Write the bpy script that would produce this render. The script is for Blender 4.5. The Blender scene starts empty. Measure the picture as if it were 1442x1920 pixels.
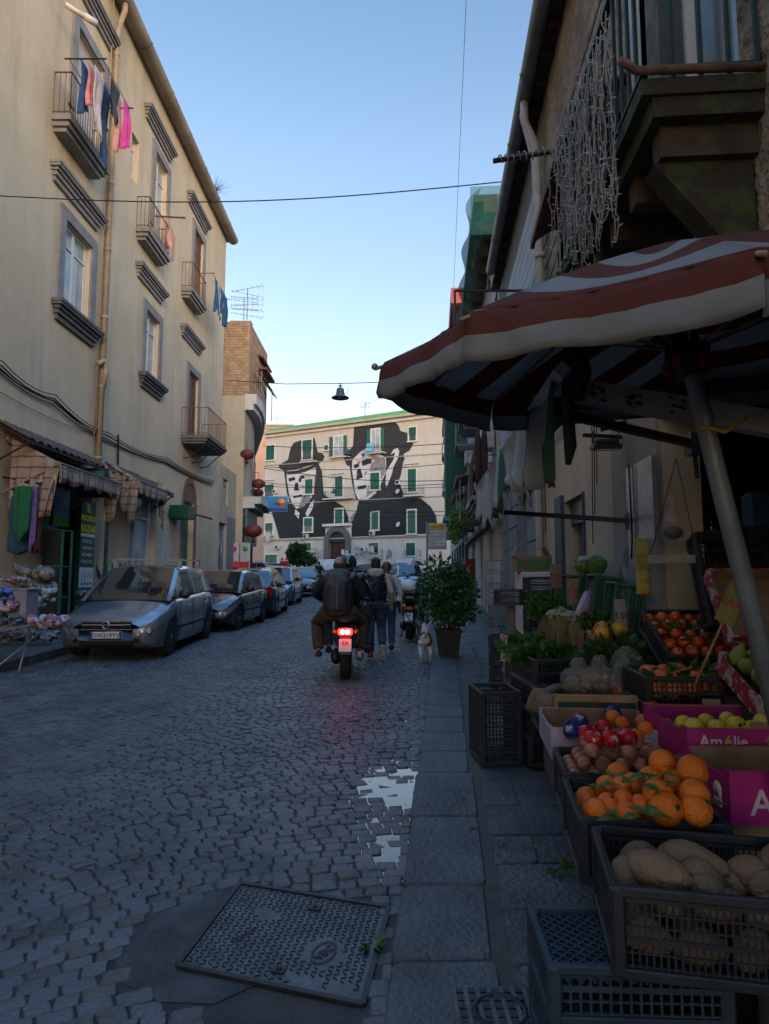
import bpy,bmesh,math,random
import numpy as np
from mathutils import Vector,Matrix,Euler
R=math.radians
rnd=random.Random(7)
SC=bpy.context.scene
COL=SC.collection
# ---------------------------------------------------------------- camera
F=1200.0;W0,H0=1442.0,1920.0
TILT=math.atan(0.1)
CAMZ=1.56
cam=bpy.data.cameras.new('camera');camo=bpy.data.objects.new('camera',cam);COL.objects.link(camo)
cam.sensor_fit='VERTICAL';cam.sensor_height=36;cam.lens=36*F/H0
cam.clip_start=.05;cam.clip_end=3000
camo.location=(0,0,CAMZ);camo.rotation_euler=(math.pi/2+TILT,0,0)
SC.camera=camo
# ---------------------------------------------------------------- light
wd=bpy.data.worlds.new('World');SC.world=wd;wd.use_nodes=True
nt=wd.node_tree;nt.nodes.clear()
sky=nt.nodes.new('ShaderNodeTexSky');sky.sky_type='NISHITA';sky.sun_disc=False
SUN_EL,SUN_AZ=R(14),R(158)
sky.sun_elevation=SUN_EL;sky.sun_rotation=SUN_AZ
sky.air_density=1.0;sky.dust_density=0.5;sky.ozone_density=2.0;sky.altitude=0
bg=nt.nodes.new('ShaderNodeBackground');bg.inputs[1].default_value=.14
ow=nt.nodes.new('ShaderNodeOutputWorld')
# sky tint by elevation: warmer low down, unseen zenith boosted to light the street
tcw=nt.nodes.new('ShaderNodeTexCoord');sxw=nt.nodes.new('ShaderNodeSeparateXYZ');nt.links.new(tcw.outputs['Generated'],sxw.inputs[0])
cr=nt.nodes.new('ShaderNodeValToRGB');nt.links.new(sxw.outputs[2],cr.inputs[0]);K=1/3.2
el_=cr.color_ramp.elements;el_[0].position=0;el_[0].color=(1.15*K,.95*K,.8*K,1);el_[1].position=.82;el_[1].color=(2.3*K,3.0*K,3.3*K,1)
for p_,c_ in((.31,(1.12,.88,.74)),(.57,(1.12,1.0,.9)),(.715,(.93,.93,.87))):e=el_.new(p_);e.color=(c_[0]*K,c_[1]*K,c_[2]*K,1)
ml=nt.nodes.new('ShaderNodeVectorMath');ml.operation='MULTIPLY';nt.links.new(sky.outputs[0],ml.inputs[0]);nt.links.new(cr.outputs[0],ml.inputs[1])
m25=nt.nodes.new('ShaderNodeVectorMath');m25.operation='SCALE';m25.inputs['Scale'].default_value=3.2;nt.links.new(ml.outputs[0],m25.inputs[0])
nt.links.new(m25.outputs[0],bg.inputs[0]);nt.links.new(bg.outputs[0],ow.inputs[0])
sun=bpy.data.lights.new('sun','SUN');suno=bpy.data.objects.new('sun',sun);COL.objects.link(suno)
sun.energy=.34;sun.angle=R(14);sun.color=(1,.74,.52)
sd=Vector((math.sin(SUN_AZ)*math.cos(SUN_EL),math.cos(SUN_AZ)*math.cos(SUN_EL),math.sin(SUN_EL)))
suno.rotation_euler=sd.to_track_quat('Z','Y').to_euler()
suno.location=(30,-20,30)
vs=SC.view_settings;vs.view_transform='Standard';vs.look='None';vs.exposure=1.5;vs.gamma=1
SC.cycles.max_bounces=6;SC.cycles.diffuse_bounces=3;SC.cycles.glossy_bounces=3
SC.cycles.transparent_max_bounces=12;SC.cycles.caustics_reflective=False;SC.cycles.caustics_refractive=False
SC.cycles.use_denoising=True
SC.cycles.sample_clamp_indirect=5
# ---------------------------------------------------------------- pixel helpers (full-resolution photo pixels -> world)
ct,st=math.cos(TILT),math.sin(TILT)
def ray(px,py):
 u=(px-W0/2)/F;v=(H0/2-py)/F
 d=Vector((u,ct-v*st,st+v*ct));return d/d.y
C0=Vector((0,0,CAMZ))
def atY(px,py,Y):return C0+ray(px,py)*Y
def atZ(px,py,z):
 d=ray(px,py);return C0+d*((z-CAMZ)/d.z)
def plane(px,py,p,n):
 d=ray(px,py);p=Vector(p);n=Vector(n);return C0+d*((p-C0).dot(n)/d.dot(n))
SL=.015
def gz(y):return SL*y if y<28 else.42+.026*(y-28)
def gnd(px,py,dz=0):
 d=ray(px,py);return C0+d*((dz-CAMZ)/(d.z-SL))
LX=-7.6
def LW(px,py,out=0):return plane(px,py,(LX+out,0,0),(1,0,0))
RA,RB=1.73,.075
def rwx(y):return RA+RB*y
def RW(px,py,out=0):return plane(px,py,(RA-out,0,0),(1,-RB,0))
def kx(y):return-.2+.093*y
FP=Vector((-18.1,96,0));FQ=Vector((6.9,83,0));FD=(FQ-FP).normalized();FN=Vector((FD.y,-FD.x,0))
def FW(px,py,out=0):return plane(px,py,FP+FN*out,FN)
# ---------------------------------------------------------------- materials
MATS={}
def mat(name,col,rough=.7,metal=0,var=.25,scale=6,bump=.15,spec=.4,bscale=None,detail=6,col2=None,lo=.35,hi=.7,alpha=1,trans=0,coat=0,sheen=0,world=False,emit=0,sub=0):
 if name in MATS:return MATS[name]
 m=bpy.data.materials.new(name);m.use_nodes=True;n=m.node_tree.nodes;l=m.node_tree.links
 b=n['Principled BSDF']
 tc=n.new('ShaderNodeTexCoord');co=tc.outputs['Object']
 if world:
  g=n.new('ShaderNodeNewGeometry');co=g.outputs['Position']
 ns=n.new('ShaderNodeTexNoise');ns.inputs['Scale'].default_value=scale;ns.inputs['Detail'].default_value=detail;ns.inputs['Roughness'].default_value=.62
 l.new(co,ns.inputs['Vector'])
 mr=n.new('ShaderNodeMapRange');mr.inputs[1].default_value=lo;mr.inputs[2].default_value=hi;l.new(ns.outputs[0],mr.inputs[0])
 mx=n.new('ShaderNodeMix');mx.data_type='RGBA';l.new(mr.outputs[0],mx.inputs[0])
 c=Vector(col[:3])
 c2=Vector(col2)if col2 is not None else c*(1+var)
 c1=c if col2 is not None else c*(1-var)
 mx.inputs[6].default_value=(*c1,1);mx.inputs[7].default_value=(*c2,1)
 l.new(mx.outputs[2],b.inputs['Base Color'])
 b.inputs['Roughness'].default_value=rough;b.inputs['Metallic'].default_value=metal
 b.inputs['Specular IOR Level'].default_value=spec
 if alpha<1:b.inputs['Alpha'].default_value=alpha
 if trans:b.inputs['Transmission Weight'].default_value=trans
 if coat:b.inputs['Coat Weight'].default_value=coat;b.inputs['Coat Roughness'].default_value=.06
 if sheen:b.inputs['Sheen Weight'].default_value=sheen
 if sub:b.inputs['Subsurface Weight'].default_value=sub;b.inputs['Subsurface Radius'].default_value=(.02,.008,.004)
 if emit:b.inputs['Emission Color'].default_value=(*col[:3],1);b.inputs['Emission Strength'].default_value=emit
 if bump:
  nb=n.new('ShaderNodeTexNoise');nb.inputs['Scale'].default_value=bscale or scale*5;nb.inputs['Detail'].default_value=5
  l.new(co,nb.inputs['Vector'])
  bp=n.new('ShaderNodeBump');bp.inputs['Strength'].default_value=bump;bp.inputs['Distance'].default_value=.02
  l.new(nb.outputs[0],bp.inputs['Height']);l.new(bp.outputs[0],b.inputs['Normal'])
 MATS[name]=m;m['b']=1
 return m
def nodes(m):return m.node_tree.nodes,m.node_tree.links,m.node_tree.nodes['Principled BSDF']
# ---------------------------------------------------------------- mesh builder
class MB:
 def __init__(s):s.v=[];s.f=[];s.m=[];s.sm=[];s.mi=0;s.s=False;s.X=None
 def add(s,vs,fs,smooth=None):
  o=len(s.v)
  if s.X is not None:vs=[s.X@Vector(p)for p in vs]
  s.v.extend([tuple(p)for p in vs]);s.f.extend([tuple(i+o for i in q)for q in fs])
  s.m.extend([s.mi]*len(fs));s.sm.extend([s.s if smooth is None else smooth]*len(fs))
  return s
 def box(s,c,d,rot=None,bev=0):
  x,y,z=d[0]/2,d[1]/2,d[2]/2;M=Matrix.Translation(Vector(c))
  if rot is not None:M=M@(Euler(rot).to_matrix().to_4x4()if not isinstance(rot,Matrix)else rot.to_4x4())
  if not bev:
   vs=[M@Vector((i*x,j*y,k*z))for k in(-1,1)for i,j in((-1,-1),(1,-1),(1,1),(-1,1))]
   return s.add(vs,[(0,3,2,1),(4,5,6,7),(0,1,5,4),(1,2,6,5),(2,3,7,6),(3,0,4,7)])
  b=min(bev,x*.9,y*.9,z*.9)
  rings=[]
  def ring(xx,yy,bb,zz):return[(-xx+bb,-yy,zz),(xx-bb,-yy,zz),(xx,-yy+bb,zz),(xx,yy-bb,zz),(xx-bb,yy,zz),(-xx+bb,yy,zz),(-xx,yy-bb,zz),(-xx,-yy+bb,zz)]
  rings=[ring(x-b,y-b,b*.3,-z),ring(x,y,b,-z+b),ring(x,y,b,z-b),ring(x-b,y-b,b*.3,z)]
  vs=[M@Vector(p)for r in rings for p in r];fs=[]
  for k in range(3):
   for i in range(8):j=(i+1)%8;fs.append((k*8+i,k*8+j,k*8+8+j,k*8+8+i))
  fs.append(tuple(range(7,-1,-1)));fs.append(tuple(range(24,32)))
  return s.add(vs,fs)
 def bar(s,a,b,w,h=None,up=(0,0,1)):
  a=Vector(a);b=Vector(b);d=b-a;L=d.length
  if L<1e-6:return s
  d.normalize();u=Vector(up)
  if abs(d.dot(u))>.99:u=Vector((1,0,0))
  sx=d.cross(u).normalized();uz=sx.cross(d)
  Mx=Matrix((sx,d,uz)).transposed()
  return s.box((a+b)/2,(w,L,h or w),Mx)
 def tube(s,pts,r,n=8,caps=True,smooth=True,flat=1):
  pts=[Vector(p)for p in pts];k=len(pts)
  rr=r if isinstance(r,(list,tuple))else[r]*k
  vs=[];prev=None
  for i,p in enumerate(pts):
   d=(pts[min(i+1,k-1)]-pts[max(i-1,0)]);d=d.normalized()if d.length>1e-9 else Vector((0,0,1))
   if prev is None:
    u=Vector((0,0,1))if abs(d.z)<.9 else Vector((1,0,0));a=d.cross(u).normalized()
   else:
    a=(prev-d*prev.dot(d));a=a.normalized()if a.length>1e-6 else d.orthogonal().normalized()
   prev=a;b=d.cross(a)
   for j in range(n):
    t=2*math.pi*j/n;vs.append(p+a*(math.cos(t)*rr[i])+b*(math.sin(t)*rr[i]*flat))
  fs=[(i*n+j,i*n+(j+1)%n,(i+1)*n+(j+1)%n,(i+1)*n+j)for i in range(k-1)for j in range(n)]
  if caps:fs.append(tuple(range(n-1,-1,-1)));fs.append(tuple((k-1)*n+j for j in range(n)))
  return s.add(vs,fs,smooth)
 def lathe(s,prof,c=(0,0,0),n=16,axis=None,smooth=True,wob=0):
  M=Matrix.Translation(Vector(c))
  if axis is not None:M=M@Vector((0,0,1)).rotation_difference(Vector(axis).normalized()).to_matrix().to_4x4()
  vs=[]
  for r,z in prof:
   for j in range(n):
    t=2*math.pi*j/n;q=1+wob*math.sin(3*t+z*9);vs.append(M@Vector((r*q*math.cos(t),r*q*math.sin(t),z)))
  k=len(prof)
  fs=[(i*n+j,i*n+(j+1)%n,(i+1)*n+(j+1)%n,(i+1)*n+j)for i in range(k-1)for j in range(n)]
  if prof[0][0]>1e-4:fs.append(tuple(range(n-1,-1,-1)))
  if prof[-1][0]>1e-4:fs.append(tuple((k-1)*n+j for j in range(n)))
  return s.add(vs,fs,smooth)
 def ell(s,c,r,n=12,m=8,rot=None,wob=0,seed=0):
  if not isinstance(r,(tuple,list,Vector)):r=(r,r,r)
  M=Matrix.Translation(Vector(c))
  if rot is not None:M=M@(Euler(rot).to_matrix().to_4x4()if not isinstance(rot,Matrix)else rot.to_4x4())
  g=random.Random(seed);ph=[g.uniform(0,6.28)for _ in range(4)]
  vs=[M@Vector((0,0,-r[2]))]
  for i in range(1,m):
   p=math.pi*i/m
   for j in range(n):
    t=2*math.pi*j/n
    q=1+wob*(math.sin(2*t+ph[0]+2*p)+.6*math.sin(3*t+ph[1]-3*p)+.5*math.sin(4*p+ph[2]))
    vs.append(M@Vector((r[0]*math.sin(p)*math.cos(t)*q,r[1]*math.sin(p)*math.sin(t)*q,-r[2]*math.cos(p)*q)))
  vs.append(M@Vector((0,0,r[2])))
  fs=[(0,1+(j+1)%n,1+j)for j in range(n)]
  fs+=[(1+i*n+j,1+i*n+(j+1)%n,1+(i+1)*n+(j+1)%n,1+(i+1)*n+j)for i in range(m-2)for j in range(n)]
  o=1+(m-2)*n;fs+=[(o+j,o+(j+1)%n,len(vs)-1)for j in range(n)]
  return s.add(vs,fs,True)
 def quad(s,a,b,c,d):return s.add([a,b,c,d],[(0,1,2,3)])
 def slab(s,pts,off):
  off=Vector(off);k=len(pts);pts=[Vector(p)for p in pts]
  return s.add(pts+[p+off for p in pts],[tuple(range(k-1,-1,-1)),tuple(range(k,2*k))]+[(i,(i+1)%k,k+(i+1)%k,k+i)for i in range(k)])
 def grid(s,fn,nu,nv,smooth=True,thick=0):
  vs=[fn(i/nu,j/nv)for j in range(nv+1)for i in range(nu+1)]
  fs=[(j*(nu+1)+i,j*(nu+1)+i+1,(j+1)*(nu+1)+i+1,(j+1)*(nu+1)+i)for j in range(nv)for i in range(nu)]
  return s.add(vs,fs,smooth)
 def build(s,name,mats,parent=None,label=None,thick=0,bevel=0):
  me=bpy.data.meshes.new(name)
  o=bpy.data.objects.new(name,me)
  off=Vector((0,0,0))
  if parent is not None:
   off=ORG.get(parent.name,Vector((0,0,0)))
  v=np.array(s.v,dtype=np.float64).reshape(-1,3)-np.array(off)
  me.from_pydata(v.tolist(),[],s.f)
  for m in(mats if isinstance(mats,(list,tuple))else[mats]):me.materials.append(m)
  if len(s.f)==len(me.polygons):
   me.polygons.foreach_set('material_index',s.m);me.polygons.foreach_set('use_smooth',s.sm)
  me.update()
  COL.objects.link(o)
  if parent is not None:o.parent=parent;ORG[o.name]=off
  if label:o['label']=label
  if thick:
   md=o.modifiers.new('solid','SOLIDIFY');md.thickness=thick;md.offset=0
  if bevel:
   md=o.modifiers.new('bevel','BEVEL');md.width=bevel;md.segments=2;md.limit_method='ANGLE'
  return o
ORG={}
def tag(o,label,cat=None,group=None):
 o['label']=label
 if cat:o['category']=cat
 if group:o['group']=group
 return o
def thing(name,label,cat,loc=(0,0,0),group=None):
 o=bpy.data.objects.new(name,None);COL.objects.link(o);o.location=loc;o.empty_display_size=.1
 ORG[o.name]=Vector(loc);return tag(o,label,cat,group)
def struct(o,kind='structure'):o['kind']=kind;return o
def moved(root,loc,rz=0,rx=0,ry=0,sc=None):
 root.location=loc;root.rotation_euler=(rx,ry,rz)
 if sc:root.scale=(sc,sc,sc)if not isinstance(sc,(tuple,list))else sc
 return root
def dup(root,loc,rz=0,label=None,group=None,rx=0,ry=0,sc=None,mats=None):
 def cp(o,par):
  c=o.copy();COL.objects.link(c)
  if par is not None:c.parent=par
  for ch in o.children:cp(ch,c)
  return c
 r=cp(root,None);moved(r,loc,rz,rx,ry,sc)
 if label:r['label']=label
 if group:r['group']=group
 return r
def textmesh(s,size,m,parent,org,xdir,up,ext=.002,align='CENTER',name='lettering',bold=0,top=None):
 cu=bpy.data.curves.new('t','FONT');cu.body=s;cu.size=size;cu.extrude=ext;cu.align_x=align;cu.align_y='CENTER';cu.offset=bold;cu.resolution_u=2
 to=bpy.data.objects.new('t',cu);COL.objects.link(to);bpy.context.view_layer.update()
 me=bpy.data.meshes.new_from_object(to.evaluated_get(bpy.context.evaluated_depsgraph_get()))
 bpy.data.objects.remove(to)
 x=Vector(xdir).normalized();u=Vector(up).normalized();z=x.cross(u).normalized();u=z.cross(x)
 off=ORG.get(parent.name,Vector((0,0,0)))if parent is not None else Vector((0,0,0))
 Mx=Matrix.Translation(Vector(org)-off)@Matrix((x,u,z)).transposed().to_4x4()
 me.transform(Mx);me.materials.clear();me.materials.append(m);me.name=name
 o=bpy.data.objects.new(name,me);COL.objects.link(o)
 if parent is not None:o.parent=parent
 elif top:tag(o,top[0],top[1])
 return o
def finish_skin(o,voxel,smooth=3):
 md=o.modifiers.new('r','REMESH');md.mode='VOXEL';md.voxel_size=voxel;md.use_smooth_shade=True
 if smooth:ms=o.modifiers.new('s','SMOOTH');ms.factor=.5;ms.iterations=smooth
 return o
 # ---------------------------------------------------------------- shared materials
stone=mat('cobble_stone',(.042,.05,.058),.5,var=.0,scale=1.3,detail=10,bump=.6,bscale=45,col2=(.11,.122,.134),spec=.5)
# per-stone tint and polish
n_,l_,b_=nodes(stone)
vor=n_.new('ShaderNodeTexNoise');vor.inputs['Scale'].default_value=5.5;vor.inputs['Detail'].default_value=1
g_=n_.new('ShaderNodeNewGeometry');l_.new(g_.outputs['Position'],vor.inputs['Vector'])
mr_=n_.new('ShaderNodeMapRange');mr_.inputs[1].default_value=.3;mr_.inputs[2].default_value=.7;mr_.inputs[3].default_value=.34;mr_.inputs[4].default_value=.62
l_.new(vor.outputs[0],mr_.inputs[0]);l_.new(mr_.outputs[0],b_.inputs['Roughness'])
stone_b=mat('cobble_stone_warm',(.04,.041,.043),.45,scale=2.6,detail=10,bump=.6,bscale=45,col2=(.105,.103,.1))
stone_c=mat('cobble_stone_pale',(.05,.056,.062),.45,scale=3,bump=.3,bscale=40,col2=(.105,.11,.115))
mortar=mat('road_joint_dirt',(.032,.033,.034),.9,scale=4,detail=9,bump=.8,bscale=120,col2=(.085,.08,.075))
slabm=mat('lava_slab',(.034,.042,.05),.55,scale=2.2,detail=10,bump=.9,bscale=38,col2=(.095,.105,.112),world=True)
slabm2=mat('lava_slab_rough',(.03,.037,.045),.5,scale=5,detail=10,bump=1,bscale=20,col2=(.1,.108,.115),world=True)
dirt=mat('pavement_dirt',(.07,.066,.062),.95,scale=12,bump=.7,bscale=150,col2=(.115,.105,.095))
asph=mat('asphalt_patch',(.05,.055,.06),.85,scale=5,detail=10,bump=1,bscale=120,col2=(.12,.125,.13))
iron=mat('cast_iron',(.06,.07,.08),.5,metal=.5,scale=9,bump=.3,bscale=90,col2=(.13,.14,.15),spec=.6)
irond=mat('cast_iron_worn',(.02,.023,.027),.5,metal=.3,scale=9,bump=.2)
waterm=mat('puddle_water',(.01,.014,.016),.03,var=.1,bump=.02,bscale=6,spec=1.0)
black=mat('black_metal',(.012,.013,.015),.45,metal=.2,spec=.5)
blackpl=mat('black_plastic',(.012,.014,.018),.42,spec=.5,bump=.05)
# ---------------------------------------------------------------- road
def bay(x):
 B=2.7;xc=round((x-.1)/(2*B))*2*B;u=(x-.1-xc)/B
 return-1.45*u*u,-2.9*u/B
def dep(x,y):
 a=max(0,1-abs(x-.12)/.62)*math.exp(-((y-4.72)/.5)**2)
 b=.8*math.exp(-((x-.04)/.15)**2-((y-3.75)/.36)**2)
 c=.6*math.exp(-((x-.15)/.22)**2-((y-6.9)/.4)**2)
 return.0172*min(1,a*1.0+b+c+.06*math.sin(x*31+y*17)*(a>0))
def crown(x,y):
 return.012*math.sin(x*.9+y*.35)+.01*math.sin(y*.8-x*.5)+.0
MAN=[gnd(450,1662),gnd(729,1708),gnd(640,1905),gnd(333,1818)]
def inpoly(x,y,poly):
 r=False;j=len(poly)-1
 for i in range(len(poly)):
  a,b=poly[i],poly[j]
  if(a[1]>y)!=(b[1]>y)and x<(b[0]-a[0])*(y-a[1])/(b[1]-a[1])+a[0]:r=not r
  j=i
 return r
PATCH=[gnd(*p)for p in((300,1712),(395,1672),(448,1660),(333,1820),(480,1850),(400,1885),(300,1880),(225,1840),(215,1790),(262,1755))]
GAP=[gnd(*p)for p in((440,1655),(735,1704),(650,1990),(420,1990),(330,1822))]
def road():
 road=MB()
 V=[];Fc=[];Mi=[]
 r=random.Random(3)
 YMAX=34;rows=0
 k=-6
 for k in range(-4,int(YMAX/.09)+46):
  y0=k*.09
  near=y0<16
  x=.16+(.055 if k%2 else 0)+r.uniform(-.03,.03)
  x=x-.16
  first=True
  while x>-6.4:
   g,sl=bay(x);c=1/math.hypot(1,sl)
   w=r.uniform(.088,.13);stp=w*c
   cx=x-stp/2;g,sl=bay(cx);cy=y0+g
   x-=stp
   px_=cx+kx(cy)
   if cy<1.9 or cy>YMAX or px_<-5.72:continue
   if cy>12 and px_<-5.6:continue
   if inpoly(px_,cy,PATCH)or inpoly(px_,cy,GAP):continue
   hw=w/2-.0022;hd=.09*(c**.5)/2*.985+r.uniform(-.004,.003);sk=r.uniform(-.007,.007)
   a=math.atan(sl)+r.uniform(-.045,.045);ca,sa=math.cos(a),math.sin(a)
   zt=gz(cy)+crown(px_,cy)-dep(px_,cy)+r.uniform(-.004,.004)*(1.5 if cy<5.6 and px_>-.6 else 1)-(.004 if r.random()<.06 else 0)
   tx,ty=r.uniform(-.05,.05),r.uniform(-.05,.05)
   o=len(V);ch=.016
   if cy<9:
    rings=((.98,-.02,.22),(1,-.0065,.26),(.945,-.0012,.3),(.8,r.uniform(-.0008,.0012),.36))
   else:rings=((1,-.016,.26),(.9,0,.32))
   for q,dz,cc in rings:
    for i,(ux,uy)in enumerate(((-1+cc*.5,-1),(1-cc*.5,-1),(1,-1+cc*.5),(1,1-cc*.5),(1-cc*.5,1),(-1+cc*.5,1),(-1,1-cc*.5),(-1,-1+cc*.5))):
     lx=ux*hw*q+sk*uy;ly=uy*hd*q
     V.append((px_+lx*ca-ly*sa,cy+lx*sa+ly*ca,zt+dz+lx*tx+ly*ty))
   nr=len(rings)
   for q in range(nr-1):
    for i in range(8):j=(i+1)%8;Fc.append((o+q*8+i,o+q*8+j,o+q*8+8+j,o+q*8+8+i))
   Fc.append(tuple(range(o+nr*8-8,o+nr*8)))
   mi=1 if r.random()<.3 else(3 if r.random()<.07 else 2)
   Mi+=[mi]*(len(Fc)-len(Mi))
 nb=len(V)
 road.v=V;road.f=Fc;road.m=Mi;road.sm=[True]*len(Fc)
 # joint bed under the stones
 road.mi=0;ys=[-3,0]+[1.6+i*.12 for i in range(120)]+[16+i*1.0 for i in range(19)]
 xs=[-6.4+i*.12 for i in range(64)]
 def fn(u,v):
  y=ys[min(len(ys)-1,round(v*(len(ys)-1)))];x=-5.75+(kx(y)+.03+5.75)*u
  dd=.011 if inpoly(x,y,GAP)else.0085
  return(x,y,gz(y)+(crown(x,y)-dep(x,y)*1.1 if y>1.5 else 0)-dd)
 road.grid(fn,60,len(ys)-1,smooth=True)
 return road.build('road',[mortar,stone_b,stone,stone_c])
struct(road())
# far carriageway and the square beyond, finely paved
farst=mat('far_paving',(.045,.05,.056),.55,scale=3,bump=.6,bscale=9,col2=(.075,.08,.087),world=True)
m=MB();m.grid(lambda u,v:(-9+u*(kx(33.9+v*56)+9),33.9+v*56,gz(33.9+v*56)-.008),20,60)
m.grid(lambda u,v:(-60+u*140,90+v*400,gz(90)-.01),4,8)
m.grid(lambda u,v:(-60+u*51.2,42+v*50,gz(42+v*50)-.012),6,30)
struct(m.build('square',farst))
# ground sheet reaching far out
m=MB();m.grid(lambda u,v:(-700+1400*u,-60+1500*v,gz(min(-60+1500*v,90))-.16 if-60+1500*v<95 else gz(90)-.16),14,60)
struct(m.build('ground',mortar))
# puddle: one water sheet at rest in the dish
z0=None
m=MB();lv=gz(4.7)+.0
def wat(u,v):
 y=3.1+v*4.2;x=-1.25+u*(kx(y)+.02+1.25)
 return(x,y,gz(y)+crown(x,y)-.0115)
m.grid(wat,24,60)
struct(m.build('puddle',waterm))
# ---------------------------------------------------------------- asphalt patch
m=MB();m.add([p+Vector((0,0,crown(p.x,p.y)-.006))for p in PATCH]+[(lambda c:c+Vector((0,0,crown(c.x,c.y)-.003)))(sum(PATCH,Vector())/len(PATCH))],[(i,(i+1)%len(PATCH),len(PATCH))for i in range(len(PATCH))],True)
struct(m.build('asphalt_repair',asph))
# stones framing the cover
m=MB();r=random.Random(5)
def slabstone(m,poly,zt,h=.05,ch=.008,jit=.007,r=r):
 c=sum((Vector((p[0],p[1],0))for p in poly),Vector())/len(poly)
 P=[Vector((p[0]+r.uniform(-jit,jit),p[1]+r.uniform(-jit,jit),0))for p in poly]
 # round the corners
 Q=[]
 k=len(P)
 for i in range(k):
  a,b,d=P[i-1],P[i],P[(i+1)%k];e=min(.03,(a-b).length*.2,(d-b).length*.2)
  Q+=[b+(a-b).normalized()*e,b+(a-b).normalized()*e*.25+(d-b).normalized()*e*.25,b+(d-b).normalized()*e]
 n=len(Q);o=[]
 tx,ty=r.uniform(-.006,.006),r.uniform(-.006,.006)
 zf=lambda p:gz(p.y)+zt+(p.x-c.x)*tx+(p.y-c.y)*ty
 rings=[(0,-h),(0,-ch),(ch,0)]
 for ins,dz in rings:
  for p in Q:
   d=(c-p);d.z=0;q=p+d.normalized()*ins;o.append((q.x,q.y,zf(p)+dz))
 fs=[(q*n+i,q*n+(i+1)%n,q*n+n+(i+1)%n,q*n+n+i)for q in range(2)for i in range(n)]
 fs.append(tuple(range(2*n,3*n)))
 m.add(o,fs,False)
for i in range(9):
 a=i/9;b=(i+.93)/9
 p0=MAN[0].lerp(MAN[1],a);p1=MAN[0].lerp(MAN[1],b);n=Vector((-.03,.12+.02*(i%2),0));q=Vector((0,.015,0))
 slabstone(m,[p0+q,p1+q,p1+n,p0+n],.0)
for i in range(4):
 x=-.75+i*.19
 slabstone(m,[(x,2.08),(x+.17,2.06),(x+.17,2.19),(x,2.21)],.0)
for i in range(9):
 x=-1.5+i*.2
 if x>-.62:continue
 slabstone(m,[(x,1.86),(x+.18,1.86),(x+.18,2.02),(x,2.03)],.0)
struct(m.build('setts_round_the_cover',slabm2))
# ---------------------------------------------------------------- inspection cover
root=thing('manhole_cover','rectangular grey iron inspection cover with chevron tread and an oval ABC badge in the cobbles','manhole cover',sum(MAN,Vector())/4)
e1=(MAN[1]-MAN[0]);e2=(MAN[3]-MAN[0])
CU=e1.normalized();CN=Vector((0,-SL,1)).normalized();CV=CN.cross(CU)*-1;CV.normalize()
LU=e1.length;LV=e2.dot(CV)
MT=Matrix((CU,CV,CU.cross(CV))).transposed()
up=1 if(CU.cross(CV)).z>0 else-1
O_=MAN[0]+CN*(.0+crown(*(sum(MAN,Vector())/4)[:2]))
sh=e2.dot(CU)/LV
def cp(u,v,z=0):return O_+CU*(u+v*sh)+CV*v+CN*z
m=MB();m.slab([cp(0,0),cp(LU,0),cp(LU,LV),cp(0,LV)],CN*-.03)
m.build('plate',iron,root)
m=MB()
for a,b in(((0,0),(LU,0)),((0,0),(0,LV)),((LU,0),(LU,LV)),((0,LV),(LU,LV))):
 pa,pb=cp(*a,.003),cp(*b,.003);m.bar(pa,pb,.022,.012)
m.build('frame',irond,root)
m=MB();su,sv=.030,.024;nu,nv=int(LU/su),int(LV/sv)
rr=random.Random(2)
for i in range(1,nu):
 for j in range(1,nv):
  u=i*su;v=j*sv+(sv/2 if i%2 else 0)
  if(u-LU*.30)**2/.055**2+(v-LV*.33)**2/.045**2<1 or((u-LU*.72)/.085)**2+((v-LV*.62)/.1)**2<1:continue
  if v>LV*.86 and u>LU*.55 and rr.random()<.75:continue
  if abs(u-LU*.2)<.05 and.45*LV<v<.66*LV and False:continue
  d=1 if(i+j)%2 else-1
  c=cp(u,v);a_=CU*.0105+CV*.005*d;w_=CV*.0035
  m.add([c-a_-w_-CN*.001,c+a_-w_-CN*.001,c+a_+w_-CN*.001,c-a_+w_-CN*.001,c-a_*.8-w_*.3+CN*.0045,c+a_*.8-w_*.3+CN*.0045,c+a_*.8+w_*.3+CN*.0045,c-a_*.8+w_*.3+CN*.0045],[(4,5,6,7),(0,1,5,4),(1,2,6,5),(2,3,7,6),(3,0,4,7)])
m.build('tread_pattern',irond,root)
m=MB();c=cp(LU*.72,LV*.62,.0)
ring=[]
for i in range(28):
 t=2*math.pi*i/28;ring.append((math.cos(t),math.sin(t)))
def oval(m,c,a,b,a2,b2,z):
 k=len(ring);vs=[c+CU*x*a+CV*y*b+CN*z for x,y in ring]+[c+CU*x*a2+CV*y*b2+CN*z for x,y in ring]
 m.add(vs,[(i,(i+1)%k,k+(i+1)%k,k+i)for i in range(k)])
oval(m,c,.048,.08,.038,.068,.004);m.build('badge_ring',irond,root)
textmesh('ABC',.052,irond,root,c+CN*.004,CV*-1 if False else(CU*.35-CV*.95),(CU*.95+CV*.35),.001,name='badge_lettering',bold=.002)
textmesh('COMUNE',.03,irond,root,cp(LU*.24,LV*.6,.004),(CU*.35-CV*.95),(CU*.95+CV*.35),.001,name='cast_lettering')
for u,v in((.56,.16),(.53,.86)):
 m=MB();c=cp(LU*u,LV*v,.003);m.box(c,(.05,.045,.008),(0,0,-.25));m.ell(c+CN*.006,(.012,.012,.006),8,5);m.build('lifting_eye',irond,root)
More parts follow.
